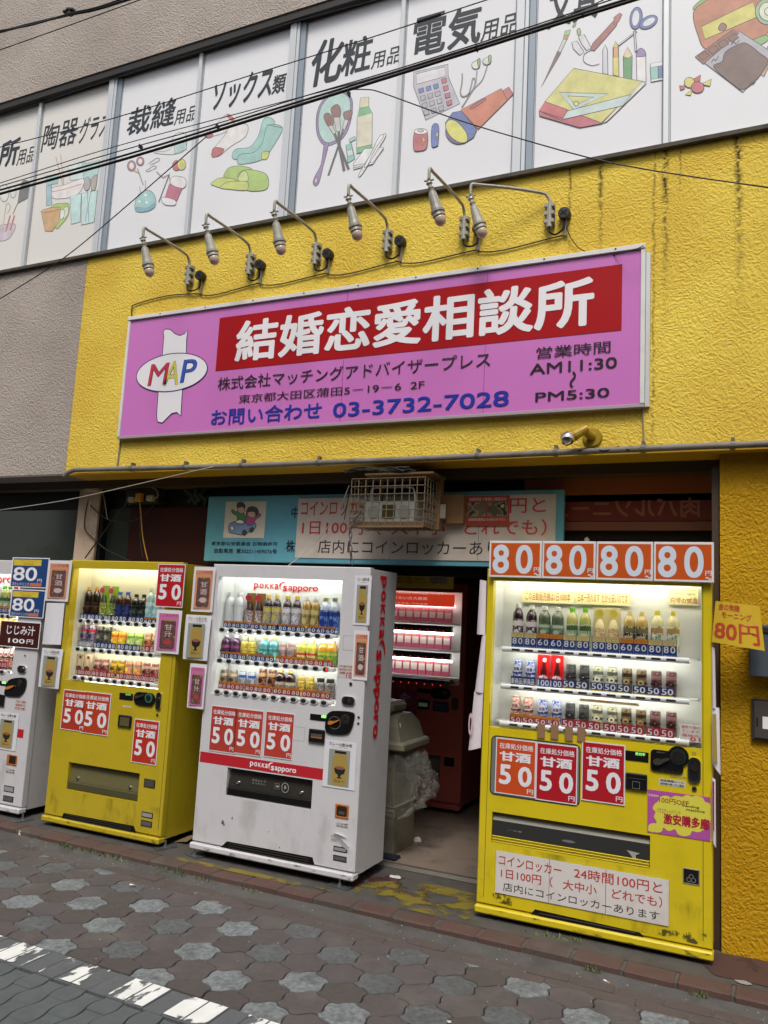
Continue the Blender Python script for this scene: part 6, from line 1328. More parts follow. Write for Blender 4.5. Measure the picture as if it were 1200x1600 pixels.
# long white locker sign on the door
xs = [WY(u, 1380).x for u in (774, 858.3, 946.8, 1045.5)]; z0_ = (WY(772.7, 1392.7).z + WY(1045, 1448).z) / 2; z1_ = (WY(774, 1327).z + WY(1046, 1376).z) / 2
ls = mk('locker_sign', G().box(xs[0] + .001, xs[3] - .001, -.0032, -.001, z0_ + .001, z1_ - .001), m_dark, v3.o)
for i in range(3): mk('paper_sheet', G().box(xs[i] + .0012, xs[i + 1] - .0012, -.0055, -.0033, z0_, z1_), mat('white_paper_sheet', '#cdc9c8', .45, vary=.04, vscale=3, dirt='#a39a90', dscale=4, damt=.4), ls)
w = xs[3] - xs[0]; h = z1_ - z0_
for t, a, b_, c_, d, m, bo in (('コインロッカー', .02, .67, .40, .91, m_rt, .008), ('24時間100円と', .475, .68, .965, .93, m_rt, .008), ('1日100円（   大中小    どれでも）', .035, .375, .965, .61, m_rt, .008), ('店内にコインロッカーあります', .05, .08, .95, .28, m_bt, .0)):
    mk('lettering', G().text(t, xs[0] + a * w, xs[0] + c_ * w, z0_ + b_ * h, z0_ + d * h, -.0065, 0, bo, res=3), m, ls)
cb = box_part(v3, 'coin_return', (1067, 1355), (1093.5, 1384.5), .0035, mat('coin_cup_grey', '#8d8a70', .4)); r = R(1068.3, 1356.5, 1092, 1382)
g = G(); g.rect(*r, -.004); cx, cz = (r[0] + r[1]) / 2, (r[2] + r[3]) / 2 - .01
mk('coin_cup', g, m_blkp, cb); g = G()
for dx, dz in ((0, .009), (-.010, -.006), (.010, -.006)): g.stroke([(cx + dx + .010 * math.cos(t), cz + dz + .010 * math.sin(t)) for t in [k * .524 for k in range(12)]], .002, -.0045, 0, True)
mk('coin_symbol', g, mat('flap_print', '#8a8a86', .5), cb)
r = R(985, 1436, 1108, 1492); mk('grime', G().flat([(r[0], r[2] + .05), (r[1] - .01, r[2] + .035), (r[1] - .01, r[3]), (r[0] + .12, r[3] - .02)], -.0016), patchmat('black_scuff_grime', '#3a3418', 16, .54, .62, .8, '#5a5018'), v3.o)
r = R(745, 1380, 800, 1425); mk('grime', G().flat([(r[0] + .02, r[2] + .04), (r[1], r[2] + .03), (r[1], r[3]), (r[0] + .02, r[3])], -.0016), patchmat('black_scuff_grime', '#3a3418', 16, .54, .62), v3.o)
# stickers sticking out at the sides of the machine
def flag(vm, pts, m, label=None, y=-.01, picture=None):
    """a sheet taped by one edge to the cabinet, free edge curling"""
    p = XZ(pts, vm.Y); n = 6; vs = []
    tl_, tr2, br_, bl2 = p
    for j in range(n + 1):
        t = j / n
        for i in range(n + 1):
            s_ = i / n; x = (tl_[0] * (1 - s_) + tr2[0] * s_) * (1 - t) + (bl2[0] * (1 - s_) + br_[0] * s_) * t; z = (tl_[1] * (1 - s_) + tr2[1] * s_) * (1 - t) + (bl2[1] * (1 - s_) + br_[1] * s_) * t
            vs.append((x, vm.Y + y - .012 * math.sin(math.pi * s_) * (.4 + t), z))
    return mk('side_poster', G().add(vs, [(j * (n + 1) + i, (j + 1) * (n + 1) + i, (j + 1) * (n + 1) + i + 1, j * (n + 1) + i + 1) for j in range(n) for i in range(n)]), m, vm.o)
m_pap2 = mat('white_poster_paper', '#d4d3da', .4)
m_pw = mat('pale_poster_back', '#cfc6cc', .6)
flag(v3, [(751, 906), (761, 908), (759, 992), (746, 991)], m_pw); flag(v3, [(754, 993), (760, 991), (756, 1083), (743, 1080)], m_pw)
f = flag(v3, [(742, 1080), (756, 1078), (752, 1168), (733, 1172)], m_pw)
r = R(734.5, 1112, 751, 1150); mk('ghost_print', G().text('0', r[0] + .004, r[0] + .03, r[2], r[3], -.035, 0, .03), mat('show_through_print', '#c2a6b4', .6), f)
# right side: yellow morning placard and posters edge-on
t = thing('yellow_placard', 'yellow hand placard reading 80 yen sticking out at the right of the yellow machine', 'placard', tuple(WY(1115, 1000, -.02)))
tl_, tr2, br_, bl2 = [WY(*p, -.02) for p in ((1118, 939), (1187, 947), (1195, 1017), (1112, 1003))]
n = 8; vs = []
def q4(s_, t_, off=0.0):
    p = (tl_ * (1 - s_) + tr2 * s_) * (1 - t_) + (bl2 * (1 - s_) + br_ * s_) * t_; return (p.x, -.02 - .03 * math.sin(math.pi * s_) * (.6 + .4 * t_) - off, p.z)
for j in range(n + 1):
    for i in range(n + 1): vs.append(q4(i / n, j / n))
mk('placard_sheet', G().add(vs, [(j * (n + 1) + i, (j + 1) * (n + 1) + i, (j + 1) * (n + 1) + i + 1, j * (n + 1) + i + 1) for j in range(n) for i in range(n)]), mat('yellow_laminated_sheet', '#c9a832', .25, vary=.06, vscale=8, coat=.6), t)
def wt(s, a, b_, c_, d, m, bo, res=3):
    v, f = glyphs(s, bo, res); mk('lettering', G().add([q4(a + (b_ - a) * x, d + (c_ - d) * y, .0015 + e) for x, y, e in v], f), m, t)
m_or = mat('orange_red_print', '#b0442a', .4)
wt('金の微糖', .08, .55, .04, .20, m_or, .02); wt('モーニング', .16, .80, .23, .38, m_or, .02); wt('80円', .03, .93, .46, .92, m_or, .03)
flag(v3, [(1112, 1010), (1117, 1012), (1119, 1108), (1112, 1105)], m_pw, y=.0); flag(v3, [(1112, 1104), (1124, 1106), (1126, 1211), (1113, 1192)], m_pap2, y=-.002)
mk('gold_print', G().flat(XZ([(1113, 1115), (1119, 1116), (1121, 1195), (1114, 1186)], -.03), -.03), mat('gold_can_print', '#a08848', .3), v3.o)
flag(v3, [(1112, 1213), (1118, 1218), (1119, 1325), (1113, 1312)], m_pap2, y=-.002); mk('red_print', G().flat(XZ([(1113, 1220), (1116, 1222), (1116, 1300), (1114, 1296)], -.03), -.03), mat('poster_a51c28', '#a51c28', .25), v3.o)
tag(mk('ornament', G().lathe([(.022, 0), (.024, .02), (.014, .035), (.018, .05), (.015, .065), (.004, .075)], (WY(917, 835, .2).x, .2, 1.99), 12), mat('glass_ornament', '#6a6058', .2, coat=1)), 'small round glass knob ornament standing behind the second 80 yen placard', 'ornament')

# ================================================================== white pokka machine
m_w2 = mat('white_machine_paint', '#c6c5ca', 0.32, vary=.02, vscale=2, coat=.35, dirt='#a8a6a6', dscale=5, damt=.3)
x0, x1 = -3.262, -2.105
zb = .048; dr = (WY(342, 900).x, WY(530, 1000).x, WY(524.6, 1103.7).z, (WY(342.4, 900.6).z + WY(536.5, 906.8).z) / 2)
pa = R(355.7, 1199, 486, 1264.7); pr = (pa[0], pa[1], pa[2], (WY(355.7, 1199).z + WY(488.3, 1218.8).z) / 2)
v2 = VM('white vending machine with red lettering in the middle of the row', x0, x1, zb, 1.852, 0.0, .405, m_w2, dr, pr, base_h=.045)
v2.glass(); v2.vent([(343.5, 1325), (354.6, 1314.3), (488.3, 1339.5), (491.5, 1351)])
f = v2.flap(screws=((.13, .50), (.87, .50)))
small_text(v2, 'flap_print', (393, 1216), (417, 1229), ['取出口に手', 'を入れない'], None, mat('flap_print', '#8a8a86', .5), y=.004, par=f)
c = WY(445, 1231); mk('flap_symbol', G().stroke([(c.x + .024 * math.cos(t), c.z + .028 * math.sin(t)) for t in [k * .4189 for k in range(15)]], .005, .004, 0, True).flat([(c.x - .004, c.z - .014), (c.x + .010, c.z), (c.x + .0, c.z + .016), (c.x - .008, c.z + .005)], .004), mat('flap_print', '#8a8a86', .5), f)
c = WY(433, 1229); mk('flap_symbol', G().stroke([(c.x - .018, c.z - .016), (c.x + .014, c.z - .016), (c.x + .014, c.z + .016), (c.x - .018, c.z + .016)], .002, .004, 0, True).disc(c.x, c.z, .012, .007, .004), mat('flap_print', '#8a8a86', .5), f)
mk('door_seam', G().box(-2.1165, -2.1145, .004, .006, .13, 1.845), m_dark, v2.o)
m_rdp = mat('brand_red_print', '#b3202c', .35, coat=.3)
def brand(g, x0_, x1_, z0_, z1_, y, mi=0, bo=.03):
    """word, swoosh, word; the second word sits a little lower"""
    w = x1_ - x0_; h = z1_ - z0_
    g.text('p', x0_, x0_ + w * .075, z0_ + h * .12, z0_ + h * .76, y, mi, bo, res=3)
    for ch_, a_, b_ in (('o', .090, .160), ('K', .178, .245), ('K', .258, .325), ('a', .333, .395)): g.text(ch_, x0_ + w * a_, x0_ + w * b_, z0_ + h * .28, z0_ + h * .76, y, mi, bo, res=3)
    p = [(x0_ + w * a, z0_ + h * b) for a, b in ((.49, .98), (.44, .92), (.40, .68), (.415, .38), (.45, .18), (.425, .40), (.43, .66), (.455, .82), (.49, .90))]
    g.flat(cr(p, True, 3), y, mi)
    g.text('s', x0_ + w * .46, x0_ + w * .53, z0_ + h * .10, z0_ + h * .62, y, mi, bo, res=3)
    g.text('apporo', x0_ + w * .545, x1_, z0_ - h * .02, z0_ + h * .62, y, mi, bo, res=3); return g
r = R(397.6, 906.8, 497, 927.5, .165); mk('brand_lettering', brand(G(), *r, .163), m_rdp, v2.o)
z1_ = (WY(313, 1173.5).z + WY(505.3, 1201.8).z) / 2; z0_ = (WY(312, 1190).z + WY(504.4, 1218.8).z) / 2
st = mk('red_stripe', G().box(WY(313, 1180).x, WY(505, 1210).x, -.0012, .0, z0_, z1_), m_rdp, v2.o)
a = WY(391, 1192).x; b = WY(463, 1205).x; mk('brand_lettering', brand(G(), a, b, z0_ + .006, z1_ - .004, -.002), m_wh, st)
# side lettering, read from top to bottom
g = brand(G(), 0.0, 1.0, 0.0, 0.150, 0.0, bo=.05)
ztop = WY(1, 1, 0).z; ztop = W(600, 900, 0, x1).z; zbot = W(590, 1153, 0, x1).z; yl0 = W(595, 900, 0, x1).y; yl1 = W(606.7, 900, 0, x1).y
L_ = ztop - zbot
g.map(lambda x, y, z: (x1 + .0009 - y, .128 + z * 1.0, ztop - x * L_)); mk('side_lettering', g, mat('side_brand_red', '#d01c2c', .35), v2.o)
g = G(); c = W(566, 1175, 0, x1)
mk('hinge_screw', G().disc(-2.13, .93, .008, .008, -.003, n=10).disc(-2.13, .965, .008, .008, -.003, n=10), m_dark, v2.o)
ty = .03
z1_ = (WY(342, 983.5).z + WY(523.5, 995).z) / 2; z2_ = (WY(337.5, 1032).z + WY(521, 1046).z) / 2; z3_ = (WY(332, 1081).z + WY(518.5, 1098).z) / 2
xf, xl = WY(347.8, 984).x, WY(512.8, 993.7).x
for z, xq, lt in ((z1_, 341, None), (z2_, 337, 11), (z3_, 332, None)):
    v2.rail(WY(341, 984).x, WY(524, 995).x, z, 12, xf, xl, 'oval', .0165, lit=lt)
tl, tr_ = WY(349, 975, ty).x, WY(523.5, 985, ty).x
za, zt_ = (WY(349, 979, ty).z + WY(523, 990, ty).z) / 2, (WY(349, 968.5, ty).z + WY(523, 980.5, ty).z) / 2
v2.tags(tl, tr_, za - .004, zt_, [('80', 'bo')] * 10 + [('60', 'bo')] * 2, gaps=(3, 6, 9), y=ty)
U1 = 'top shelf, white machine'; U2 = 'middle shelf, white machine'; U3 = 'bottom shelf, white machine'
stock(v2, [(361.7, 925, 'milk'), (376, 925.8, 'milk'), (392, 926.5, 'crd2'), (407, 927, 'crd2'), (420.3, 929.5, 'slvb'), (434, 930, 'slvb'), (450.5, 931, 'slv2'), (465, 931.5, 'slv2'), (481.2, 932, 'gold'), (494.8, 933, 'gold'), (509.7, 934, 'blue'), (524, 934.5, 'blue')], za, U1)
za, zt_ = (WY(344.5, 1028, ty).z + WY(519, 1040.5, ty).z) / 2, (WY(344.5, 1018, ty).z + WY(519, 1030, ty).z) / 2
v2.tags(WY(345, 1022, ty).x, WY(520, 1035, ty).x, za - .004, zt_, [('80', 'bo')] * 6 + [('80', 'ro')] * 6, gaps=(3, 6, 9), y=ty)
stock(v2, [(355, 992, 'grap'), (370.3, 993, 'grap'), (384, 995, 'yell'), (395, 995.5, 'yell'), (414.5, 996, 'turq'), (429.8, 997, 'turq'), (442.5, 1005, 'grey'), (456.5, 1005.5, 'grey'), (472.5, 1000.5, 'lemo'), (488, 1001, 'lemo'), (506.5, 1001, 'oran'), (520, 1002, 'oran')], za, U2)
za, zt_ = (WY(341, 1075.5, ty).z + WY(515, 1092.5, ty).z) / 2, (WY(340.5, 1064, ty).z + WY(515, 1080, ty).z) / 2
v2.tags(WY(341, 1070, ty).x, WY(516, 1085, ty).x, za, zt_, [('80', 'ro')] * 12, gaps=(3, 6, 9), y=ty)
stock(v2, [(352, 1046, 'soup'), (365.8, 1047, 'soup'), (379.5, 1048.5, 'whcn'), (394, 1050, 'whcn'), (411.5, 1044.5, 'coco'), (426.5, 1045.5, 'coco'), (439.5, 1047, 'wine'), (454.8, 1048, 'wine'), (472, 1057, 'gbot'), (486, 1058, 'gbot'), (501.5, 1059.5, 'bbot'), (516.5, 1061, 'bbot')], za, U3)
price_poster(v2, (331.6, 1101.3), (367, 1178), '#a63c34'); price_poster(v2, (370.2, 1105.8), (408.6, 1182.5), '#ad3f32', -.0046); price_poster(v2, (416.5, 1110.3), (456.8, 1188), '#ad3c34')
led = box_part(v2, 'price_display', (485, 1114.8), (510.2, 1127.5), .004, m_blkp); r = R(503, 1117, 510, 1122); mk('green_light', G().rrect(*r, .004, -.005), mat('green_led', (.25, .9, .15), emit=1.2), led)
g = G(); p = XZ([(511, 1120), (517, 1112), (528, 1110.5), (553, 1113.5), (553.4, 1128), (549, 1141), (540, 1147.5), (511, 1144)], 0); g.prism(cr(p, True, 3), -.010, -.0002); cp = mk('coin_panel', g, m_blkp, v2.o)
c = WY(540.7, 1123.5); mk('coin_slot', G().disc(c.x, c.z, .028, .028, -.0125, -.0102).disc(c.x, c.z, .020, .020, -.0145, -.0127, mi=1).cbox(c.x - .012, c.x + .012, -.0158, -.0145, c.z - .0025, c.z + .0025, .0005, 2), [mat('brass_ring', '#5a4a30', .3, .7), m_chrome, m_black], cp)
c = WY(524, 1129); mk('dial_ring', G().stroke([(c.x + .040 * math.cos(t), c.z + .036 * math.sin(t)) for t in [k * .31416 for k in range(20)]], .0015, -.0106, 0, True), mat('flap_print', '#8a8a86', .5), cp)
mk('return_lever', G().prism(cr(XZ([(515, 1128), (518, 1126), (523, 1126.5), (530.5, 1124.5), (531, 1126), (524, 1129.5), (518.5, 1132), (515.3, 1131)], 0), True, 3), -.022, -.0105), mat('orange_lever', '#c0722c', .35), cp)
small_text(v2, 'panel_print', (511.5, 1142), (535, 1145), ['お金を入れて'], None, mat('flap_print', '#8a8a86', .5), y=-.0105, par=cp)
q_ = box_part(v2, 'bill_slot', (484, 1137.8), (507.8, 1162.5), .016, m_blkp, .006); r = R(488, 1145, 505, 1154); mk('screen', G().rect(r[0], r[1], r[2] + .008, r[3], -.0165).rect(r[0], r[1], r[2], r[2] + .007, -.0165, 1), [mat('grey_screen', '#4c4a44', .3), mat('orange_strip', '#a8642c', .4)], q_)
lock_capsule(v2, 545.3, 1094.8, .088, .050); keyhole(v2, 548.5, 1068.5, .010)
g = G(); r = R(536.8, 993, 553, 1016.5); g.stroke([(r[0], r[2]), (r[1], r[2]), (r[1], r[3]), (r[0], r[3])], .003, -.0008, 0, True); mk('cover_plate', g, mat('grey_line', '#96949a', .5), v2.o)
g = G(); r = R(459.5, 1135, 475, 1158.5); g.stroke([(r[0], r[2]), (r[1], r[2]), (r[1], r[3]), (r[0], r[3])], .003, -.0008, 0, True); mk('cover_plate', g, mat('grey_line', '#96949a', .5), v2.o)
o = small_text(v2, 'price_notice', (529, 1038), (552.5, 1060.5), ['冷温切替', '販売機の管理', '連絡', ''], m_lab, m_redi); r = R(541, 1053.5, 550, 1059.5); mk('lettering', G().text('10', *r, -.0025, 0, .02), m_redi, o)
can_poster(v2, (508.3, 1154.5), (554, 1235.5), 'curry')
can_poster(v2, (555.5, 899), (577.3, 977.5), 'curry'); can_poster(v2, (554, 984.5), (573.8, 1063.5), 'ginger')
can_poster(v2, (306, 885.5), (334, 957), 'ginger', -.014, .004); can_poster(v2, (294, 960), (328, 1032.7), 'curry', -.018, .012); can_poster(v2, (300, 1036), (321, 1108), 'pink', -.016, .008)
o = box_part(v2, 'coin_return', (524.6, 1255), (544.6, 1280.5), .006, mat('orange_coin_cup', '#b0682a', .4), .003); r = R(527, 1258, 542.5, 1276.5); g = G(); g.rrect(*r, .012, -.0065); mk('coin_cup', g, mat('dark_brown_cup', '#2c1c14', .4), o)
cx, cz = (r[0] + r[1]) / 2, (r[2] + r[3]) / 2 - .01; g = G()
for dx in (-.009, .009): g.stroke([(cx + dx + .008 * math.cos(t), cz + .007 * math.sin(t)) for t in [k * .628 for k in range(10)]], .0018, -.0072, 0, True)
mk('coin_symbol', g, mat('flap_print', '#8a8a86', .5), o)
small_text(v2, 'instruction_label', (525, 1284), (544, 1295), ['ご注意', '販売機'], m_lab, m_lab_k)
small_text(v2, 'instruction_label', (517, 1304), (528, 1316), ['リサイ', '大切に'], m_lab, m_lab_k)
g = G(); p = [WY(u, v, y).xyz for u, v, y in ((520, 1303, -.001), (524, 1302, -.02), (546, 1325, -.03), (541, 1328, -.012))]; g.add([tuple(q) for q in p], [(0, 1, 2, 3)]); g.add([tuple(q) for q in (p[0], p[1], WY(543, 1310, -.008), WY(536, 1307, -.002))], [(0, 1, 2, 3)]); mk('peeling_sticker', g, m_wh, v2.o)
m_plt = mat('grey_id_plate', '#6f7072', .4, .5, vary=.2, vscale=60)
for p0, p1 in (((521.5, 1321), (542, 1333)), ((521, 1335), (541.5, 1348))):
    o = box_part(v2, 'id_plate', p0, p1, .003, m_dark, .001); x_, X_, z_, Z__ = R(*p0, *p1); mk('plate_face', G().rect(x_ + .006, X_ - .006, z_ + .006, Z__ - .006, -.0036), m_plt if p0[1] > 1330 else mat('light_id_plate', '#a3a3a4', .4, .3), o)
g = G()
for u, v, s_ in ((348, 1284, .010), (350, 1288, .006), (363, 1278, .006), (437, 1324, .004), (420, 1300, .003)):
    c = WY(u, v); a_ = random.uniform(0, 3); g.flat([(c.x + s_ * math.cos(a_ + t) * (1.4 if k % 2 else .4), c.z + s_ * math.sin(a_ + t) * 1.6) for k, t in enumerate([i_ * 1.047 for i_ in range(6)])], -.0006)
mk('scuff_marks', g, col('#5a5856'), v2.o)

# ================================================================== left yellow machine
m_y1 = mat('mustard_yellow_machine_paint', '#b5a020', 0.32, vary=.03, vscale=3, coat=.35, dirt='#8a7818', dscale=4, damt=.25)
Y1 = -0.0
x0, x1 = -4.548, -3.515; zb = .028
dr = (WY(116, 890).x, WY(262, 900).x, WY(255.5, 1078).z, (WY(116, 887.5).z + WY(262, 891).z) / 2)
pa = R(107.8, 1191, 214.5, 1253); pr = (pa[0], pa[1], pa[2], (WY(107.8, 1191).z + WY(218, 1208).z) / 2)
v1 = VM('mustard yellow vending machine second from the left', x0, x1, zb, 1.858, Y1, .405, m_y1, dr, pr, base_h=.045, lining=m_linw, tube=m_tubeY)
v1.glass(); v1.vent([(95.5, 1279.5), (99.7, 1270), (209.3, 1290.5), (213, 1301)])
v1.flap(mats=mat('olive_smoked_flap', '#5f5a3c', .25, coat=.5), screws=((.13, .45), (.87, .45)))
mk('door_seam', G().box(x1 - .022, x1 - .020, -.0012, .001, .11, 1.85), m_dark, v1.o)
z1_ = (WY(121.8, 969).z + WY(247.5, 978).z) / 2; z2_ = (WY(116.8, 1013).z + WY(247.5, 1025).z) / 2; z3_ = (WY(111, 1058).z + WY(240.8, 1071).z) / 2
xf, xl = WY(127, 970).x, WY(240.2, 976).x
for z in (z1_, z2_): v1.rail(WY(121, 970).x, WY(256, 980).x, z, 10, xf, xl, 'oval', .0165)
v1.rail(WY(120, 1060).x, WY(246, 1070).x, z3_, 10, xf, xl, 'oval', .0165)
tl, tr_ = WY(125, 963, ty).x, WY(250, 970, ty).x; za, zt_ = (WY(124.6, 967.5, ty).z + WY(247, 973, ty).z) / 2, (WY(124.6, 961, ty).z + WY(247, 964.7, ty).z) / 2
v1.tags(tl, tr_, za - .006, zt_ + .006, [('80', 'b')] * 8 + [('60', 'bo')] * 2, gaps=(3, 6), y=ty, bold=.03)
T1_ = 'top shelf, left yellow machine'; T2_ = 'middle shelf, left yellow machine'; T3_ = 'bottom shelf, left yellow machine'
stock(v1, [(140.4, 917, 'cola'), (152.7, 917.3, 'cola'), (164.5, 915, 'kcrd'), (178.5, 916.3, 'kcrd'), (188.4, 924.7, 'colb'), (200.8, 925, 'colb'), (213.7, 928.7, 'blak'), (225.6, 929, 'blak'), (237.4, 919, 'aqua'), (248.6, 920, 'aqua')], za, T1_)
za, zt_ = (WY(121.8, 1009.7, ty).z + WY(244.7, 1019, ty).z) / 2, (WY(121.8, 1003, ty).z + WY(244.7, 1010.5, ty).z) / 2
v1.tags(tl, tr_, za - .004, zt_ + .006, [('180', 'g')] * 2 + [('80', 'b')] * 6 + [('50', 'r')] * 2, gaps=(2, 5, 8), y=ty, bold=.03)
stock(v1, [(134, 976, 'ener'), (146.6, 977, 'ener'), (158.4, 978, 'kbla'), (170.7, 979, 'kbla'), (181, 986.6, 'ycan'), (193, 987, 'ycan'), (205.9, 988, 'lcan'), (219.9, 989, 'lcan'), (232.9, 989.4, 'bean'), (245, 990, 'bean')], za, T2_)
za, zt_ = (WY(116.8, 1053.5, ty).z + WY(241.3, 1065, ty).z) / 2, (WY(116.8, 1046, ty).z + WY(241.3, 1057.5, ty).z) / 2
v1.tags(WY(118.5, 1050, ty).x, WY(243, 1060, ty).x, za - .004, zt_ + .004, [('100', 'r')] * 2 + [('80', 'r')] * 4 + [('100', 'r')] * 4, gaps=(2, 5), y=ty, bold=.02)
stock(v1, [(127.4, 1022, 'shir'), (139.8, 1022.6, 'shir'), (154, 1029.4, 'redw'), (166, 1030, 'redw'), (179.8, 1031, 'ywbk'), (191.6, 1031.5, 'ywbk'), (203, 1032, 'ywpk'), (217, 1033, 'ywpk'), (230, 1035.6, 'redw'), (243, 1036.7, 'redw')], za, T3_)
price_poster(v1, (100.8, 1076.5), (132, 1144), '#a83626'); price_poster(v1, (133, 1079.5), (168.8, 1150.5), '#ad3c22', -.0046); price_poster(v1, (211.3, 1122.3), (244.2, 1196.5), '#ad3020')
price_poster(v1, (249.5, 881), (286.5, 950), '#ad1c24', -.012); can_poster(v1, (248, 952.3), (281.5, 1022.5), 'pink', -.014, .004)
led = box_part(v1, 'price_display', (187.3, 1082), (207.5, 1095), .004, m_blkp); r = R(197, 1083.5, 205, 1087); mk('green_light', G().rect(*r, -.005), mat('dim_green_led', (.10, .35, .06), emit=.5), led)
x0_, x1_, z0_, z1_ = R(211, 1080, 242.5, 1104.5); g = G(); g.rrect(x0_, x1_, z0_, z1_, .045, -.010, -.0002); cp = mk('coin_panel', g, m_blkp, v1.o)
c = WY(234, 1090.5); mk('coin_slot', G().disc(c.x, c.z, .032, .032, -.0125, -.0102).disc(c.x, c.z, .021, .021, -.0145, -.0127, mi=1).cbox(c.x - .003, c.x + .003, -.0158, -.0145, c.z - .012, c.z + .012, .0005, 2), [mat('green_ring', '#2c6a50', .3), m_chrome, m_black], cp)
mk('return_lever', G().prism(cr(XZ([(213, 1089), (216, 1086.5), (220, 1087), (225.5, 1085), (226, 1086.5), (220, 1089.5), (215, 1091)], 0), True, 3), -.022, -.0105), mat('nickel_lever', '#8e8c80', .25, .9), cp)
lock_capsule(v1, 249, 1095.5, .043, .115); keyhole(v1, 246.5, 1117, .009)
q_ = box_part(v1, 'bill_slot', (186.7, 1116), (205.5, 1138), .014, m_blkp, .005); r = R(190, 1119.5, 203.5, 1135); mk('bill_window', G().rect(*r, -.0145), mat('brass_grey_window', '#6d6542', .3, .4), q_)
small_text(v1, 'small_sticker', (191, 1101), (206, 1107.5), ['硬貨紙幣'], None, m_wh, y=-.001)
o = box_part(v1, 'coin_return', (226, 1216), (242, 1232), .005, m_dark); r = R(227.5, 1217.5, 240.5, 1230.5); mk('coin_cup', G().rect(*r, -.0056), mat('grey_cup', '#5a594c', .3, .4), o)
for p0, p1, mm in (((222, 1267.3), (238.5, 1279.5), mat('light_id_plate', '#a3a3a4', .4, .3)), ((220.8, 1280.5), (237.2, 1293.5), m_plt)):
    o = box_part(v1, 'id_plate', p0, p1, .003, m_dark, .001); x_, X_, z_, Z__ = R(*p0, *p1); mk('plate_face', G().rect(x_ + .006, X_ - .006, z_ + .006, Z__ - .006, -.0036), mm, o)
small_text(v1, 'corner_label', (241, 1060.5), (254, 1073.5), ['管理', '06'], m_lab, m_redi, y=.009)
can_poster(v1, (78.5, 875.5), (109, 940.5), 'ginger', -.014, .004); flag(v1, [(75, 942), (103, 942.5), (97, 1007.5), (68, 1006.5)], mat('white_poster_paper', '#d4d3da', .4), y=-.012)
can_poster(v1, (69, 1012), (95.5, 1076.5), 'curry', -.016, .008)

# ================================================================== far left white machine
x1 = -4.775; x0 = -5.93; zb = .035
v0 = VM('white vending machine cut off at the left edge, with blue 80 yen placards', x0, x1, zb, 1.845, -.0, .405, m_w2, (x0 + .06, WY(24, 1000).x, WY(21.5, 1053).z, 1.74), (x0 + .12, -5.30, .40, .62), base_h=.045)
v0.glass(); v0.flap()
g = G(); r = R(-110, 902, 20, 920, .165); 
mk('brand_lettering', brand(G(), WY(-85, 905, .163).x, WY(19.5, 905, .163).x, 1.66, 1.76, .163), m_rdp, v0.o)
DRK['redb'] = ('pet', 'red fruit bottle with red cap', '#8a2c20', '#b03428', (.08, .45), ['#c84434', '#8a2420', '#d88a40', '#5a3c20'])
z1_, z2_, z3_ = WY(3, 962.5).z, WY(3, 1010).z, WY(3, 1052).z
for z, (tt, ss), cd_, n_ in ((z1_, ('80', 'bo'), 'redb', 'top'), (z2_, ('80', 'bo'), 'oran', 'middle'), (z3_ + .01, ('80', 'r'), 'wcan', 'bottom')):
    v0.rail(x0 + .09, WY(20, 960).x, z, 12, x0 + .14, WY(14, 960).x, 'oval', .0165)
    xs0, xs1 = x0 + .10, WY(20.5, 950, ty).x; v0.tags(xs0, xs1, z + .015, z + .075, [(tt, ss)] * 12, gaps=(3, 6, 9), y=ty)
    p = (xs1 - xs0) / 12
    for k in (11, 10, 9, 8):
        drink(cd_ if k > 9 or n_ != 'top' else 'gtea', xs0 + p * (k + .5), .115, z + .03, .20 if n_ != 'bottom' else .15, '%s shelf, far left machine' % n_, ORD[k])
def blue80(vm, p0, p1, y):
    x0_, x1_, z0_, z1_ = R(*p0, *p1, vm.Y); w, h = x1_ - x0_, z1_ - z0_
    o = mk('price_placard', G().box(x0_, x1_, y, y + .003, z0_, z1_, 0).rect(x0_ + w * .03, x1_ - w * .02, z0_ + h * .03, z1_ - h * .03, y - .0006, 1).rect(x0_ + w * .05, x0_ + w * .80, z1_ - h * .27, z1_ - h * .07, y - .001, 2).rect(x0_ + w * .55, x0_ + w * .86, z0_ + h * .05, z0_ + h * .16, y - .001, 3), [m_wh, mat('blue_placard', '#1d4078', .3, coat=.4), mat('placard_yellow', '#d0b83a', .4), col('#b86a50')], vm.o)
    g = G(); g.text('80', x0_ + w * .07, x0_ + w * .72, z0_ + h * .22, z1_ - h * .32, y - .0015, 0, .02, res=4); g.text('円', x0_ + w * .74, x0_ + w * .86, z0_ + h * .18, z0_ + h * .30, y - .0015); g.text('冷たいドリンク', x0_ + w * .07, x0_ + w * .53, z0_ + h * .05, z0_ + h * .17, y - .0015)
    g.text('ワンコイン', x0_ + w * .25, x0_ + w * .68, z1_ - h * .16, z1_ - h * .09, y - .0015, 1); g.text('限定価格', x0_ + w * .32, x0_ + w * .60, z1_ - h * .25, z1_ - h * .18, y - .0015, 1)
    mk('lettering', g, [m_wh, col('#b07a30')], o)
blue80(v0, (22, 871), (74.5, 919.5), -.012); blue80(v0, (21, 920.5), (69.5, 966.5), -.014)
x0_, x1_, z0_, z1_ = R(4.5, 969, 62.5, 1014.5); w, h = x1_ - x0_, z1_ - z0_
o = mk('brown_placard', G().box(x0_, x1_, -.016, -.013, z0_, z1_, 0).rect(x0_ + .006, x1_ - .006, z0_ + .006, z1_ - .006, -.0166, 1), [m_wh, mat('dark_brown_placard', '#3f1510', .3, coat=.4)], v0.o)
g = G(); g.text('じじみ汁', x0_ + w * .18, x0_ + w * .88, z0_ + h * .48, z0_ + h * .85, -.0174, 0, .015, res=3); g.text('100', x0_ + w * .24, x0_ + w * .66, z0_ + h * .16, z0_ + h * .34, -.0174, 0, .03); g.text('円', x0_ + w * .70, x0_ + w * .86, z0_ + h * .16, z0_ + h * .34, -.0174, 0, .02)
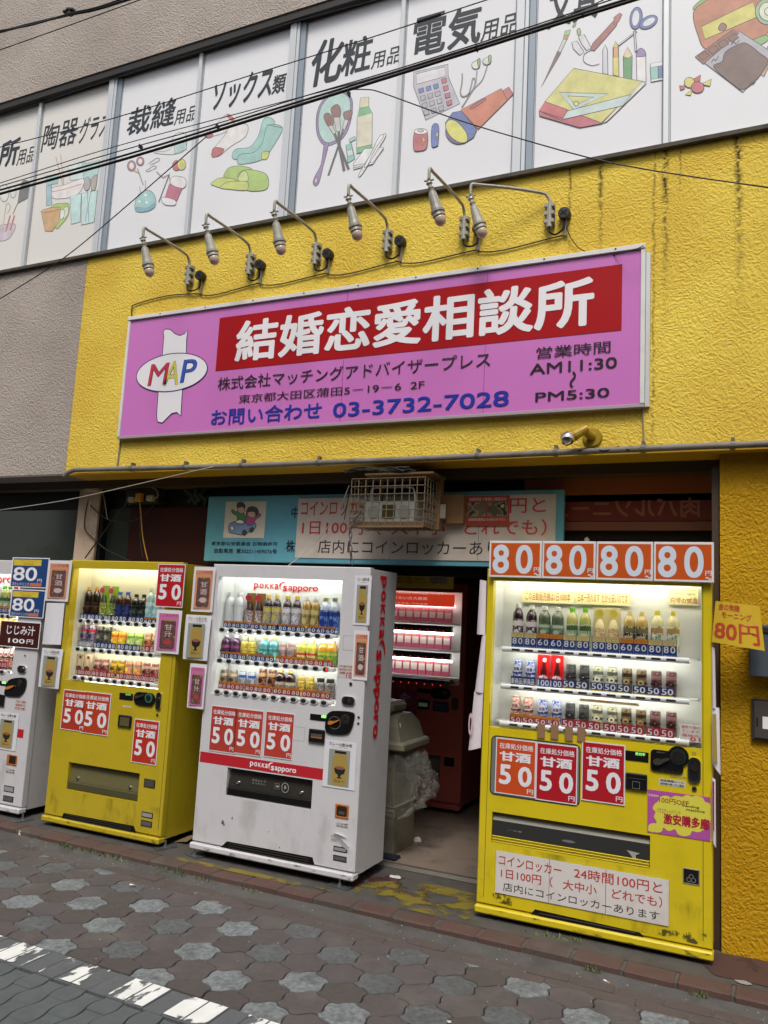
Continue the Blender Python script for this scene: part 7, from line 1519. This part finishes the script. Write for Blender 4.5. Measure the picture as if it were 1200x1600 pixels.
mk('lettering', g, m_wh, o)
lock_capsule(v0, 35.5, 1045.5, .085, .052); keyhole(v0, 40, 1024, .007)
led = box_part(v0, 'price_display', (-15, 1062), (10, 1072), .004, m_blkp); r = R(4, 1064.5, 10, 1068.5); mk('green_light', G().rect(*r, -.005), mat('green_led', (.25, .9, .15), emit=1.2), led)
g = G(); p = XZ([(10, 1075), (14, 1064), (24, 1059.5), (41, 1060), (41, 1076), (33, 1087), (26, 1088.5), (9, 1086)], 0); g.prism(cr(p, True, 3), -.010, -.0002); cp = mk('coin_panel', g, m_blkp, v0.o)
c = WY(32.5, 1067); mk('coin_slot', G().disc(c.x, c.z, .022, .026, -.0125, -.0102).disc(c.x, c.z, .015, .018, -.014, -.0126, mi=1), [m_dark, m_chrome], cp); mk('return_lever', G().prism(cr(XZ([(12, 1075), (15, 1072.5), (23, 1071), (24, 1072.5), (18, 1076), (13, 1077)], 0), True, 3), -.022, -.0105), mat('orange_lever', '#c0722c', .35), cp)
box_part(v0, 'bill_slot', (-12, 1083), (7, 1104), .014, m_blkp, .004)
small_text(v0, 'small_sticker', (24, 1093), (40, 1111), ['冷温', '連絡先', '04'], m_lab, m_redi)
can_poster(v0, (-2, 1111), (24.5, 1174), 'curry'); box_part(v0, 'red_sticker', (26, 1138.5), (36, 1153.5), .001, col('#b01824'), .0003)
o = box_part(v0, 'coin_return', (12, 1178), (26, 1197), .006, mat('orange_coin_cup', '#b0682a', .4), .003); r = R(16, 1180, 25, 1194); mk('coin_cup', G().rect(*r, -.0066), mat('dark_brown_cup', '#2c1c14', .4), o)
for p0, p1, mm in (((7, 1226.5), (21.5, 1239), mat('light_id_plate', '#a3a3a4', .4, .3)), ((5.5, 1242), (20.5, 1254), m_plt)):
    o = box_part(v0, 'id_plate', p0, p1, .003, m_dark, .001); x_, X_, z_, Z__ = R(*p0, *p1); mk('plate_face', G().rect(x_ + .006, X_ - .006, z_ + .006, Z__ - .006, -.0036), mm, o)
small_text(v0, 'instruction_label', (9, 1200), (23, 1210), ['ご注意', '販売機'], m_lab, m_lab_k)
c = W(84, 1086, 0, x1); mk('red_round_mark', G().disc(0, 0, .03, .032, 0, n=16).map(lambda a_, b_, c_: (x1 + .001, .30 + a_, 1.06 + c_)), col('#a8242c'), v0.o)

# ================================================================== red machine inside the passage
m_r4 = mat('dark_red_machine_paint', '#b0584e', 0.4, vary=.04, vscale=3, coat=.3)
Y4 = 2.1; R4 = lambda p0, p1, y=2.1: R(*p0, *p1, y)
Z4R = lambda a, b: (590 + a / 6.155, 860 + b / 6.155); Z7 = lambda a, b: (590 + a / 4.444, 1080 + b / 4.444)
x1 = -2.198; x0 = -3.30; a = R4(Z4R(190, 380), Z4R(790, 1300))
dr = (x0 + .09, -2.245, a[2], 1.800); po_ = R4(Z7(340, 440), Z7(432, 600)); pr = (x0 + .25, po_[1], po_[2], po_[3])
v4 = VM('dark red vending machine with pink packs standing inside the shop passage', x0, x1, .03, 1.875, Y4, .55, m_r4, dr, pr, base_h=.05, tube=m_tubeP, glow=False, group=None)
v4.glass(); v4.flap(mats=mat('grey_flap', '#6a645c', .3, coat=.4), screws=())
hb = (x0 + .12, R4(Z4R(700, 400), Z4R(735, 545), Y4 + .06)[1], R4(Z4R(190, 400), Z4R(735, 548), Y4 + .06)[2], 1.785)
hp_ = mk('header_banner', G().box(hb[0], hb[1], Y4 + .06, Y4 + .07, hb[2], hb[3]), mat('bright_red_lit_banner', '#c83a20', .4, emit=.7), v4.o)
def t4(t, p0, p1, bo): r = R4(Z4R(*p0), Z4R(*p1), Y4 + .058); mk('lettering', G().text(t, *r, Y4 + .058, 0, bo), mat('banner_white_print', '#e8e0dc', .4, emit=.3), hp_)
t4('2022年2月1日から営業いたします', (196, 400), (632, 432), .02); t4('会員になりたい方大募集', (-30, 430), (480, 480), .03); t4('03-3732-7028', (50, 492), (480, 522), .02)
m_pk = mat('pink_pack', '#c8607c', .4); m_pkl = mat('pink_pack_label', '#d8d0c8', .4)
rows4 = [((238, 310, 380, 455, 528, 600, 680), 548, 685, 'top'), ((220, 292, 365, 438, 512, 590, 668), 785, 940, 'middle'), ((205, 275, 350, 425, 500, 575, 655), 1038, 1195, 'bottom')]
for us, va, vb, nm in rows4:
    yp = Y4 + .10; zt4 = WY(*Z4R(us[3], va + 5), yp).z; zb4 = WY(*Z4R(us[3], vb), yp).z
    xs4 = [WY(*Z4R(u, va), yp).x for u in us]; pitch = (xs4[-1] - xs4[0]) / 6
    zr = zb4 - .055
    mk('shelf', G().box(dr[0], dr[1] - .02, Y4 + .055, Y4 + .165, zb4 - .02, zb4 - .004), m_lin, v4.o)
    rl = mk('button_rail', G().cbox(dr[0], xs4[-1] + pitch * .95, Y4 + .006, Y4 + .05, zr - .028, zr + .028, .003), mat('dark_grey_rail', '#6f7176', .4), v4.o)
    g = G()
    for k in range(-3, 7): g.rect(xs4[0] + pitch * k - .04, xs4[0] + pitch * k + .03, zr + .004, zr + .024, Y4 + .0045)
    mk('blue_price_strip', g, mat('dark_blue_strip', '#2a3c78', .3), rl)
    for k in range(-3, 7):
        x = xs4[0] + pitch * k; bt = mk('button', G().cbox(x - .022, x + .022, Y4 + .0, Y4 + .0058, zr - .022, zr - .006, .002), m_btn, v4.o); mk('button_light', G().disc(x, zr - .014, .007, .005, Y4 - .0006, n=8), mat('red_led', (1, .05, .04), emit=.8), bt)
    mk('light_tube', G().tube([(dr[0] + .03, Y4 + .062, zr - .040), (dr[1] - .09, Y4 + .062, zr - .040)], .010, 8), m_tubeP, v4.o)
    if nm == 'top': mk('light_tube', G().tube([(dr[0] + .03, Y4 + .085, zt4 + .022), (dr[1] - .09, Y4 + .085, zt4 + .022)], .008, 8), m_tubeP, v4.o)
    for k in range(-3, 7):
        x = xs4[0] + pitch * k; w2 = pitch * .46; hh = zt4 - zb4
        if k < -1: continue
        bx = thing('pink_pack', 'pink pack, %s from the right on the %s shelf of the red machine' % (ORD[6 - k], nm), 'box', (x, yp, zb4), 'pink packs in the red machine')
        sp_ = ('pk', round(hh, 3))
        if sp_ not in sh:
            o = mk('pack_body', G().cbox(-w2, w2, 0, .03, 0, hh, .002), m_pk, bx, (x, yp, zb4), local=True); sh[sp_] = o.data
            o = mk('pack_label', G().rect(-w2 * .82, w2 * .82, hh * .30, hh * .72, -.001).disc(-w2 * .3, hh * .83, .016, .014, -.0012, mi=1, n=10), [m_pkl, mat('pack_picture', '#a88a60', .4)], bx, (x, yp, zb4), local=True); sh[sp_ + (1,)] = o.data
        else: mk('pack_body', None, None, bx, (x, yp, zb4), share=sh[sp_]); mk('pack_label', None, None, bx, (x, yp, zb4), share=sh[sp_ + (1,)])
r = R4(Z4R(150, 1325), Z4R(372, 1600)); r = (r[0] , r[1], r[2], r[3]); o = mk('agency_poster', G().box(r[0], r[1], Y4 - .003, Y4 - .0005, r[2], r[3]), mat('dim_magenta_poster', '#8a3a6c', .4), v4.o)
w, h = r[1] - r[0], r[3] - r[2]; g = G(); g.disc(r[0] + w * .5, r[2] + h * .72, w * .22, h * .08, Y4 - .0036, n=18); g.rect(r[0] + w * .43, r[0] + w * .57, r[2] + h * .56, r[2] + h * .88, Y4 - .0034); mk('emblem', g, mat('dim_white_print', '#b09aa8', .4), o)
mk('lettering', G().text('MAP', r[0] + w * .33, r[0] + w * .67, r[2] + h * .685, r[2] + h * .755, Y4 - .0042, 0, .02), col('#6a3a7a'), o)
mk('red_band', G().rect(r[0] + w * .03, r[0] + w * .97, r[2] + h * .38, r[2] + h * .48, Y4 - .0036).text('結婚恋愛相談所', r[0] + w * .08, r[0] + w * .9, r[2] + h * .40, r[2] + h * .46, Y4 - .0044, 1, .02), [col('#8a1c1c'), mat('dim_orange_print', '#b08050', .4)], o)
def bp4(name, p0, p1, d, m, c=.002): r = R4(p0, p1); return mk(name, G().cbox(r[0], r[1], Y4 - d, Y4 - .0003, r[2], r[3], c), m, v4.o)
bp4('price_display', Z4R(385, 1325), Z4R(508, 1378), .006, m_blkp); r = R4(Z4R(512, 1315), Z4R(705, 1438)); g = G(); g.rrect(*r, .05, Y4 - .012, Y4 - .0003); cp = mk('coin_panel', g, m_blkp, v4.o)
c = WY(*Z4R(655, 1365), Y4); mk('coin_slot', G().disc(c.x, c.z, .024, .024, Y4 - .016, Y4 - .0122).disc(c.x, c.z, .015, .015, Y4 - .018, mi=1), [m_dark, m_chrome], cp)
c = WY(*Z4R(570, 1380), Y4); mk('return_lever', G().cbox(c.x - .03, c.x + .02, Y4 - .022, Y4 - .0122, c.z - .006, c.z + .006, .002), m_dark, cp)
o = bp4('bill_slot', Z4R(388, 1430), Z4R(498, 1532), .012, m_blkp, .006); r = R4(Z4R(400, 1460), Z4R(485, 1505)); mk('bill_window', G().rect(*r, Y4 - .0125), mat('green_grey_window', '#6a7a58', .4, emit=.15), o)
o = bp4('blue_label', Z4R(535, 1448), Z4R(682, 1560), .002, col('#20204a')); r = R4(Z4R(550, 1470), Z4R(668, 1545)); mk('lettering', G().text('販売機の使い方', r[0], r[1], r[2] + (r[3] - r[2]) * .55, r[3], Y4 - .003).text('お問い合わせ先', r[0], r[1], r[2], r[2] + (r[3] - r[2]) * .4, Y4 - .003), col('#6a6a9a'), o)
r = R4(Z7(517, 42), Z7(560, 135)); g = G(); g.rrect(*r, .028, Y4 - .01, Y4 - .0003); mk('t_handle_lock', g, mat('dull_brass_lock', '#5f5240', .35, .8), v4.o)
bp4('coin_return', Z7(465, 455), Z7(530, 527), .004, m_blkp, .003)
# yellow agency poster above the red machine
r = R(*Z4R(60, 155), *Z4R(727, 372), .9); r = (r[0], r[1], r[2], r[3]); t = thing('agency_board', 'yellow marriage agency board with red header hanging in the dark passage above the red machine', 'notice board', (r[0], .9, r[2]))
w, h = r[1] - r[0], r[3] - r[2]
o = mk('board', G().cbox(r[0], r[1], .90, .915, r[2], r[3], .002), mat('dim_yellow_board', '#e0c850', .45, vary=.05), t)
mk('red_header', G().rect(r[0] + w * .02, r[0] + w * .94, r[3] - h * .28, r[3] - h * .05, .899), col('#8f1c1c'), t)
mk('lettering', G().text('仲人陣立ちの総合結婚相談所', r[0] + w * .05, r[0] + w * .78, r[3] - h * .22, r[3] - h * .09, .898, 0, .01), mat('dim_orange_print', '#b08050', .4), t)
mk('lettering', G().text('大田区唯一の結婚相談所です', r[0] + w * .12, r[0] + w * .76, r[3] - h * .44, r[3] - h * .32, .898, 0, .01), m_bt, t)
mk('lettering', G().text('仲人士で、信頼・実績あり', r[0] + w * .15, r[0] + w * .6, r[3] - h * .62, r[3] - h * .50, .898).text('お気軽にご相談して下さい', r[0] + w * .15, r[0] + w * .63, r[3] - h * .78, r[3] - h * .67, .898), col('#8a3a20'), t)
mk('white_note', G().rect(r[0] + w * .66, r[0] + w * .92, r[3] - h * .78, r[3] - h * .45, .8985).text('会員募集中です', r[0] + w * .68, r[0] + w * .9, r[3] - h * .56, r[3] - h * .49, .898, 1).text('お電話ください', r[0] + w * .68, r[0] + w * .9, r[3] - h * .72, r[3] - h * .64, .898, 1), [col('#a8a090'), m_bt], t)

# ================================================================== rubbish bin with its bag
m_bin = mat('grey_green_bin_plastic', '#7d796a', 0.5, vary=.08, vscale=5, dirt='#4c4638', dscale=6, damt=.6)
bn = thing('rubbish_bin', 'olive grey rubbish bin with domed lid and clear plastic bag behind the white machine', 'bin', (-2.4, .93, 0))
bx0, bx1, by0, by1 = -2.66, -2.185, .74, 1.10
g = G(); g.add([(bx0 + .0, by0 + .01, .004), (bx1 - .0, by0 + .01, .004), (bx1 - .0, by1 - .01, .004), (bx0 + .0, by1 - .01, .004), (bx0 - .01, by0, .66), (bx1 - .02, by0, .66), (bx1 - .02, by1, .66), (bx0 - .01, by1, .66)], [(0, 1, 5, 4), (1, 2, 6, 5), (2, 3, 7, 6), (3, 0, 4, 7), (3, 2, 1, 0)])
g.cbox(bx0 - .005, bx1 + .004, by0 + .0, by1 + .0, .30, .312, .003)
mk('bin_body', g, m_bin, bn)
mk('lid_rim', G().cbox(bx0 - .05, bx1 + .065, by0 - .06, by1 + .06, .675, .735, .014), m_bin, bn)
def rise(prof, m, name):
    g = G(); vs = []; n = len(prof)
    for y, z in prof: vs += [(bx0 - .03, y, z), (bx1 + .03, y, z)]
    g.add([(bx0 - .03 + ins, y, z) for (y, z), ins in zip(prof, [0] * n)] + [(bx1 + .03 - (z - .73) * .35, y, z) for y, z in prof], [(i, i + 1, n + i + 1, n + i) for i in range(n - 1)] + [tuple(range(n - 1, -1, -1)), tuple(range(n, 2 * n))]); return mk(name, g, m, bn)
rise([(by0 - .03, .735), (by0 - .01, .83), (by0 + .02, .875), (by0 + .10, .905), (by1 - .08, .905), (by1 + .02, .84), (by1 + .03, .735)], m_bin, 'lid')
mk('lid_top', G().cbox(bx0 + .03, bx1 - .07, by0 + .03, by1 - .06, .905, .985, .025), m_bin, bn)
r = R(605, 1128, 626, 1138, .765); mk('lid_label', G().rect(r[0], r[1], r[2], r[3], by0 + .028), m_lab, bn)
m_bag = bpy.data.materials.new('clear_plastic_bag'); m_bag.use_nodes = True; N = m_bag.node_tree.nodes; L = m_bag.node_tree.links; N.clear()
o_ = N.new('ShaderNodeOutputMaterial'); mx = N.new('ShaderNodeMixShader'); tr = N.new('ShaderNodeBsdfTransparent'); gl = N.new('ShaderNodeBsdfPrincipled'); tr.inputs[0].default_value = (.93, .92, .90, 1)
gl.inputs['Base Color'].default_value = (.62, .60, .57, 1); gl.inputs['Roughness'].default_value = .10; lw = N.new('ShaderNodeLayerWeight'); lw.inputs[0].default_value = .35
n_ = N.new('ShaderNodeTexNoise'); n_.inputs['Scale'].default_value = 14; n_.inputs['Detail'].default_value = 3; n_.inputs['Distortion'].default_value = 1.5; bp_ = N.new('ShaderNodeBump'); bp_.inputs['Distance'].default_value = .06; L.new(n_.outputs['Fac'], bp_.inputs['Height']); L.new(bp_.outputs[0], gl.inputs['Normal'])
mr = N.new('ShaderNodeMapRange'); mr.inputs['To Min'].default_value = .10; mr.inputs['To Max'].default_value = .55; L.new(lw.outputs['Facing'], mr.inputs['Value']); L.new(mr.outputs[0], mx.inputs[0]); L.new(tr.outputs[0], mx.inputs[1]); L.new(gl.outputs[0], mx.inputs[2]); L.new(mx.outputs[0], o_.inputs[0])
g = G(); n = 40; rows = 14; rnd = random.Random(11); vs = []
for j in range(rows):
    t = j / (rows - 1); z = .70 - t * .40
    for i in range(n):
        a_ = 2 * math.pi * i / n; ca, sa = math.cos(a_), math.sin(a_)
        ex = max(abs(ca), abs(sa)); sx, sy = ca / ex, sa / ex; sx = sx * .75 + ca * .25; sy = sy * .75 + sa * .25
        bul = (.035 + .10 * math.sin(min(1, t * 1.05) * math.pi * .62) * (1.25 if ca > 0 else .8)) if t < .97 else .05
        wv = 1 + .14 * math.sin(a_ * 9 + j * .8) + .12 * math.sin(a_ * 17 - j * 1.7)
        drop = (.05 * t * math.sin(a_ * 2 + 1.0) - .05 * t * max(0, ca)) 
        hx, hy = (bx1 - bx0) / 2 - .01, (by1 - by0) / 2
        vs.append(((bx0 + bx1) / 2 + sx * (hx + bul * wv), (by0 + by1) / 2 + sy * (hy + bul * wv * .7), z + drop + rnd.uniform(-.003, .003)))
g.add(vs, [(j * n + i, j * n + (i + 1) % n, (j + 1) * n + (i + 1) % n, (j + 1) * n + i) for j in range(rows - 1) for i in range(n)])
hx, hy = (bx1 - bx0) / 2 + .004, (by1 - by0) / 2
mk('plastic_bag', g, m_bag, bn, smooth=True)

# wear on the lower doors
for vm, ca, cb, cc_ in ((v1, '#4a4218', 5.0, .35), (v2, '#7a766e', 4.0, .16), (v3, '#4e4618', 5.0, .35), (v0, '#7a766e', 4.0, .16)):
    mk('wear_marks', G().rect(vm.x0 + .012, vm.x1 - .012, vm.zb + .06, vm.port_r[2] - .01, vm.Y - .0007), patchmat('wear_' + ca.strip('#') + str(int(cb)), ca, cb * 2, .52, .70, .6, None, (1, 1, .35), cc_), vm.o)
    mk('base_scuffs', G().rect(vm.x0 + .012, vm.x1 - .012, vm.zb + .004, vm.zb + .034, vm.Y - .0228), patchmat('base_scuff_' + ca.strip('#'), '#3a3628', 22, .56, .66, .7, None, (.4, 1, 1), .75), vm.o)
c_ = None
# ================================================================== small things on the ground
def scrap(u, v, z, s, m, label, cat, name, n=6, h=.004, el_=1.0):
    c = W(u, v, 2, z); rnd = random.Random(int(u * 7 + v)); a0_ = rnd.uniform(0, 6)
    pts = [(s * rnd.uniform(.6, 1.2) * math.cos(a0_ + 6.283 * i / n), s * el_ * rnd.uniform(.6, 1.2) * math.sin(a0_ + 6.283 * i / n)) for i in range(n)]
    g = G(); g.add([(c.x + a_, c.y + b_, z + .001) for a_, b_ in pts] + [(c.x + a_ * .8, c.y + b_ * .8, z + h * rnd.uniform(.6, 1.6)) for a_, b_ in pts], [tuple(range(n, 2 * n))] + [(i, (i + 1) % n, n + (i + 1) % n, n + i) for i in range(n)])
    return tag(mk(name, g, m), label, cat, 'litter on the paving' if cat == 'litter' else None)
def butt(u, v, z, ang, label):
    c = W(u, v, 2, z); d = Vector((math.cos(ang), math.sin(ang), 0)) * .017
    t = thing('cigarette_butt', label, 'cigarette butt', (c.x, c.y, z), 'cigarette butts on the paving')
    q0, q1, q2 = c - d + Vector((0, 0, .005)), c + d * .1 + Vector((0, 0, .005)), c + d + Vector((0, 0, .005))
    mk('paper_end', G().tube([tuple(q0), tuple(q1)], .0042, 8), m_wh, t); mk('filter', G().tube([tuple(q1), tuple(q2)], .0042, 8), mat('tan_filter', '#b98a50', .6), t)
PZ = -.046
butt(948, 1535.5, PZ, -.6, 'white cigarette butt on the small bricks below the right yellow machine'); butt(1018, 1540, PZ, .1, 'white cigarette butt lying flat right of the first one below the right machine')
butt(1098, 1556, PZ, 1.5, 'bent cigarette butt by the kerb at the lower right, the upright one'); butt(1108.5, 1559, PZ, -.7, 'tan cigarette butt by the kerb at the lower right, the slanting one')
butt(207, 1384, PZ, .2, 'cigarette butt lying on a grey wavy paver left of the white machine')
m_scr = mat('white_paper_scrap', '#c9c8c4', .7)
scrap(34, 1308, PZ, .045, m_scr, 'crumpled white paper scrap by the kerb at the far left', 'litter', 'paper_scrap', 7, .03, .6)
scrap(78, 1317, PZ, .014, m_scr, 'small white lump beside the paper scrap by the left kerb', 'litter', 'litter_scrap', 6, .015)
scrap(70, 1318, PZ, .010, m_scr, 'tiny white crumb left of the small lump by the left kerb', 'litter', 'litter_scrap', 5, .01)
scrap(94, 1321, PZ, .010, mat('cream_scrap', '#c8c09a', .7), 'cream crumb below the left yellow machine', 'litter', 'litter_scrap', 5, .01)
scrap(98, 1326, PZ, .009, mat('cream_scrap', '#c8c09a', .7), 'lower cream crumb below the left yellow machine', 'litter', 'litter_scrap', 5, .01)
scrap(617, 1371, 0.004, .045, m_scr, 'torn white paper lying on the apron between the white and right machines', 'litter', 'paper_scrap', 8, .008, .5)
scrap(652, 1315, 0.004, .03, m_scr, 'white tissue on the passage floor beside the rubbish bin', 'litter', 'paper_scrap', 7, .02, .6)
scrap(603, 1443, PZ, .014, m_scr, 'small white lump by the kerb in the middle', 'litter', 'litter_scrap', 6, .012)
scrap(522, 1428, PZ, .022, m_scr, 'flat white scrap near the kerb below the white machine', 'litter', 'litter_scrap', 6, .006, .5)
scrap(310, 1378, PZ, .03, mat('grey_scrap', '#8a8880', .8), 'grey torn scrap near the kerb below the white machine', 'litter', 'litter_scrap', 7, .006, .5)
scrap(1162, 1535, 0.004, .04, mat('grey_scrap', '#8a8880', .8), 'pale grey flake on the maroon paint by the right pillar', 'litter', 'litter_scrap', 8, .003, .5)
scrap(702, 1597, PZ, .010, m_scr, 'white speck at the bottom edge of the paving', 'litter', 'litter_scrap', 5, .004)
g = G(); rnd = random.Random(21)
for i in range(200):
    x = rnd.uniform(-4.9, .6); t_ = -.24 - abs(rnd.gauss(0, .10)) if i % 3 else rnd.uniform(-1.35, -.25); xx, yy = GR(x, t_); s_ = rnd.uniform(.0012, .003); z = max(-.0485, bandz(t_) + .0005)
    g.add([(xx - s_, yy - s_ * .7, z), (xx + s_, yy - s_, z), (xx + s_ * .8, yy + s_, z), (xx - s_ * .6, yy + s_ * .8, z + s_)], [(0, 1, 3), (1, 2, 3), (2, 0, 3), (0, 2, 1)])
tag(mk('grit', g, mat('pale_grit', '#a8a59e', .8)), 'scattered pale grit and crumbs on the paving along the kerb', 'grit', kind='stuff')
g = G()
for (ca, cb, n_) in (((-4.2, -3.55), -.245, 150), ((-3.35, -2.9), -.25, 90), ((-2.72, -2.6), -.25, 20), ((-.74, -.66), -.245, 30), ((-1.1, -.8), -.03, 50), ((-.28, -.2), -.25, 26)):
    for i in range(n_):
        x = rnd.uniform(*ca); xx, yy = GR(x, cb + rnd.gauss(0, .012)); z = -.030 if cb < -.2 else 0; hgt = rnd.uniform(.008, .03); a_ = rnd.uniform(0, 6.28); w_ = rnd.uniform(.002, .006); ln = rnd.uniform(.004, .018)
        g.add([(xx - w_ * math.sin(a_), yy + w_ * math.cos(a_), z), (xx + w_ * math.sin(a_), yy - w_ * math.cos(a_), z), (xx + ln * math.cos(a_), yy + ln * math.sin(a_), z + hgt)], [(0, 1, 2)])
tag(mk('weeds', g, mat('dusty_green_weed', '#57683a', .7, vary=.3, vscale=30)), 'low green weeds growing in the gap along the kerb', 'weeds', kind='stuff')
def plate(u0, v0, u1, v1, label):
    a_, b_ = W(u0, v0, 2, .006), W(u1, v1, 2, .006); d = (b_ - a_).normalized(); n2 = Vector((-d.y, d.x, 0)) * .028
    t = thing('fixing_plate', label, 'bracket', tuple(a_), 'steel anchor plates under the machines')
    g = G(); p = [a_ - n2, b_ - n2, b_ + n2, a_ + n2]; g.add([(q.x, q.y, .002) for q in p] + [(q.x, q.y, .008) for q in p], [(0, 1, 5, 4), (1, 2, 6, 5), (2, 3, 7, 6), (3, 0, 4, 7), (4, 5, 6, 7)]); mk('plate', g, m_steel, t)
    c = a_ * .5 + b_ * .5; mk('bolt', G().lathe([(.012, .008), (.012, .02), (.006, .02), (.006, .05)], (c.x, c.y, 0), 6), m_steel, t)
plate(20, 1284, 50, 1279, 'steel anchor plate under the corner of the far left machine'); plate(242, 1326, 274, 1321, 'steel anchor plate under the right corner of the left yellow machine')
plate(515, 1380, 546, 1389, 'steel anchor plate under the right front corner of the white machine'); plate(295, 1333, 312, 1340, 'dark anchor plate under the left front corner of the white machine')
c = W(285, 1316, 2, .004); g = G().add([(c.x - .05, c.y - .03, .003), (c.x + .05, c.y - .02, .02), (c.x + .08, c.y + .10, .06), (c.x - .03, c.y + .09, .02)], [(0, 1, 2, 3)])
tag(mk('cardboard_piece', g, mat('brown_cardboard', '#6d5c40', .8)), 'piece of brown cardboard wedged between the left yellow and the white machine', 'cardboard')
tag(mk('blue_bag', G().cbox(-2.27, -2.12, .63, .72, .003, .022, .006), mat('dark_blue_plastic', '#1c2234', .3)), 'flat dark blue plastic bag on the ground in front of the bin', 'bag')
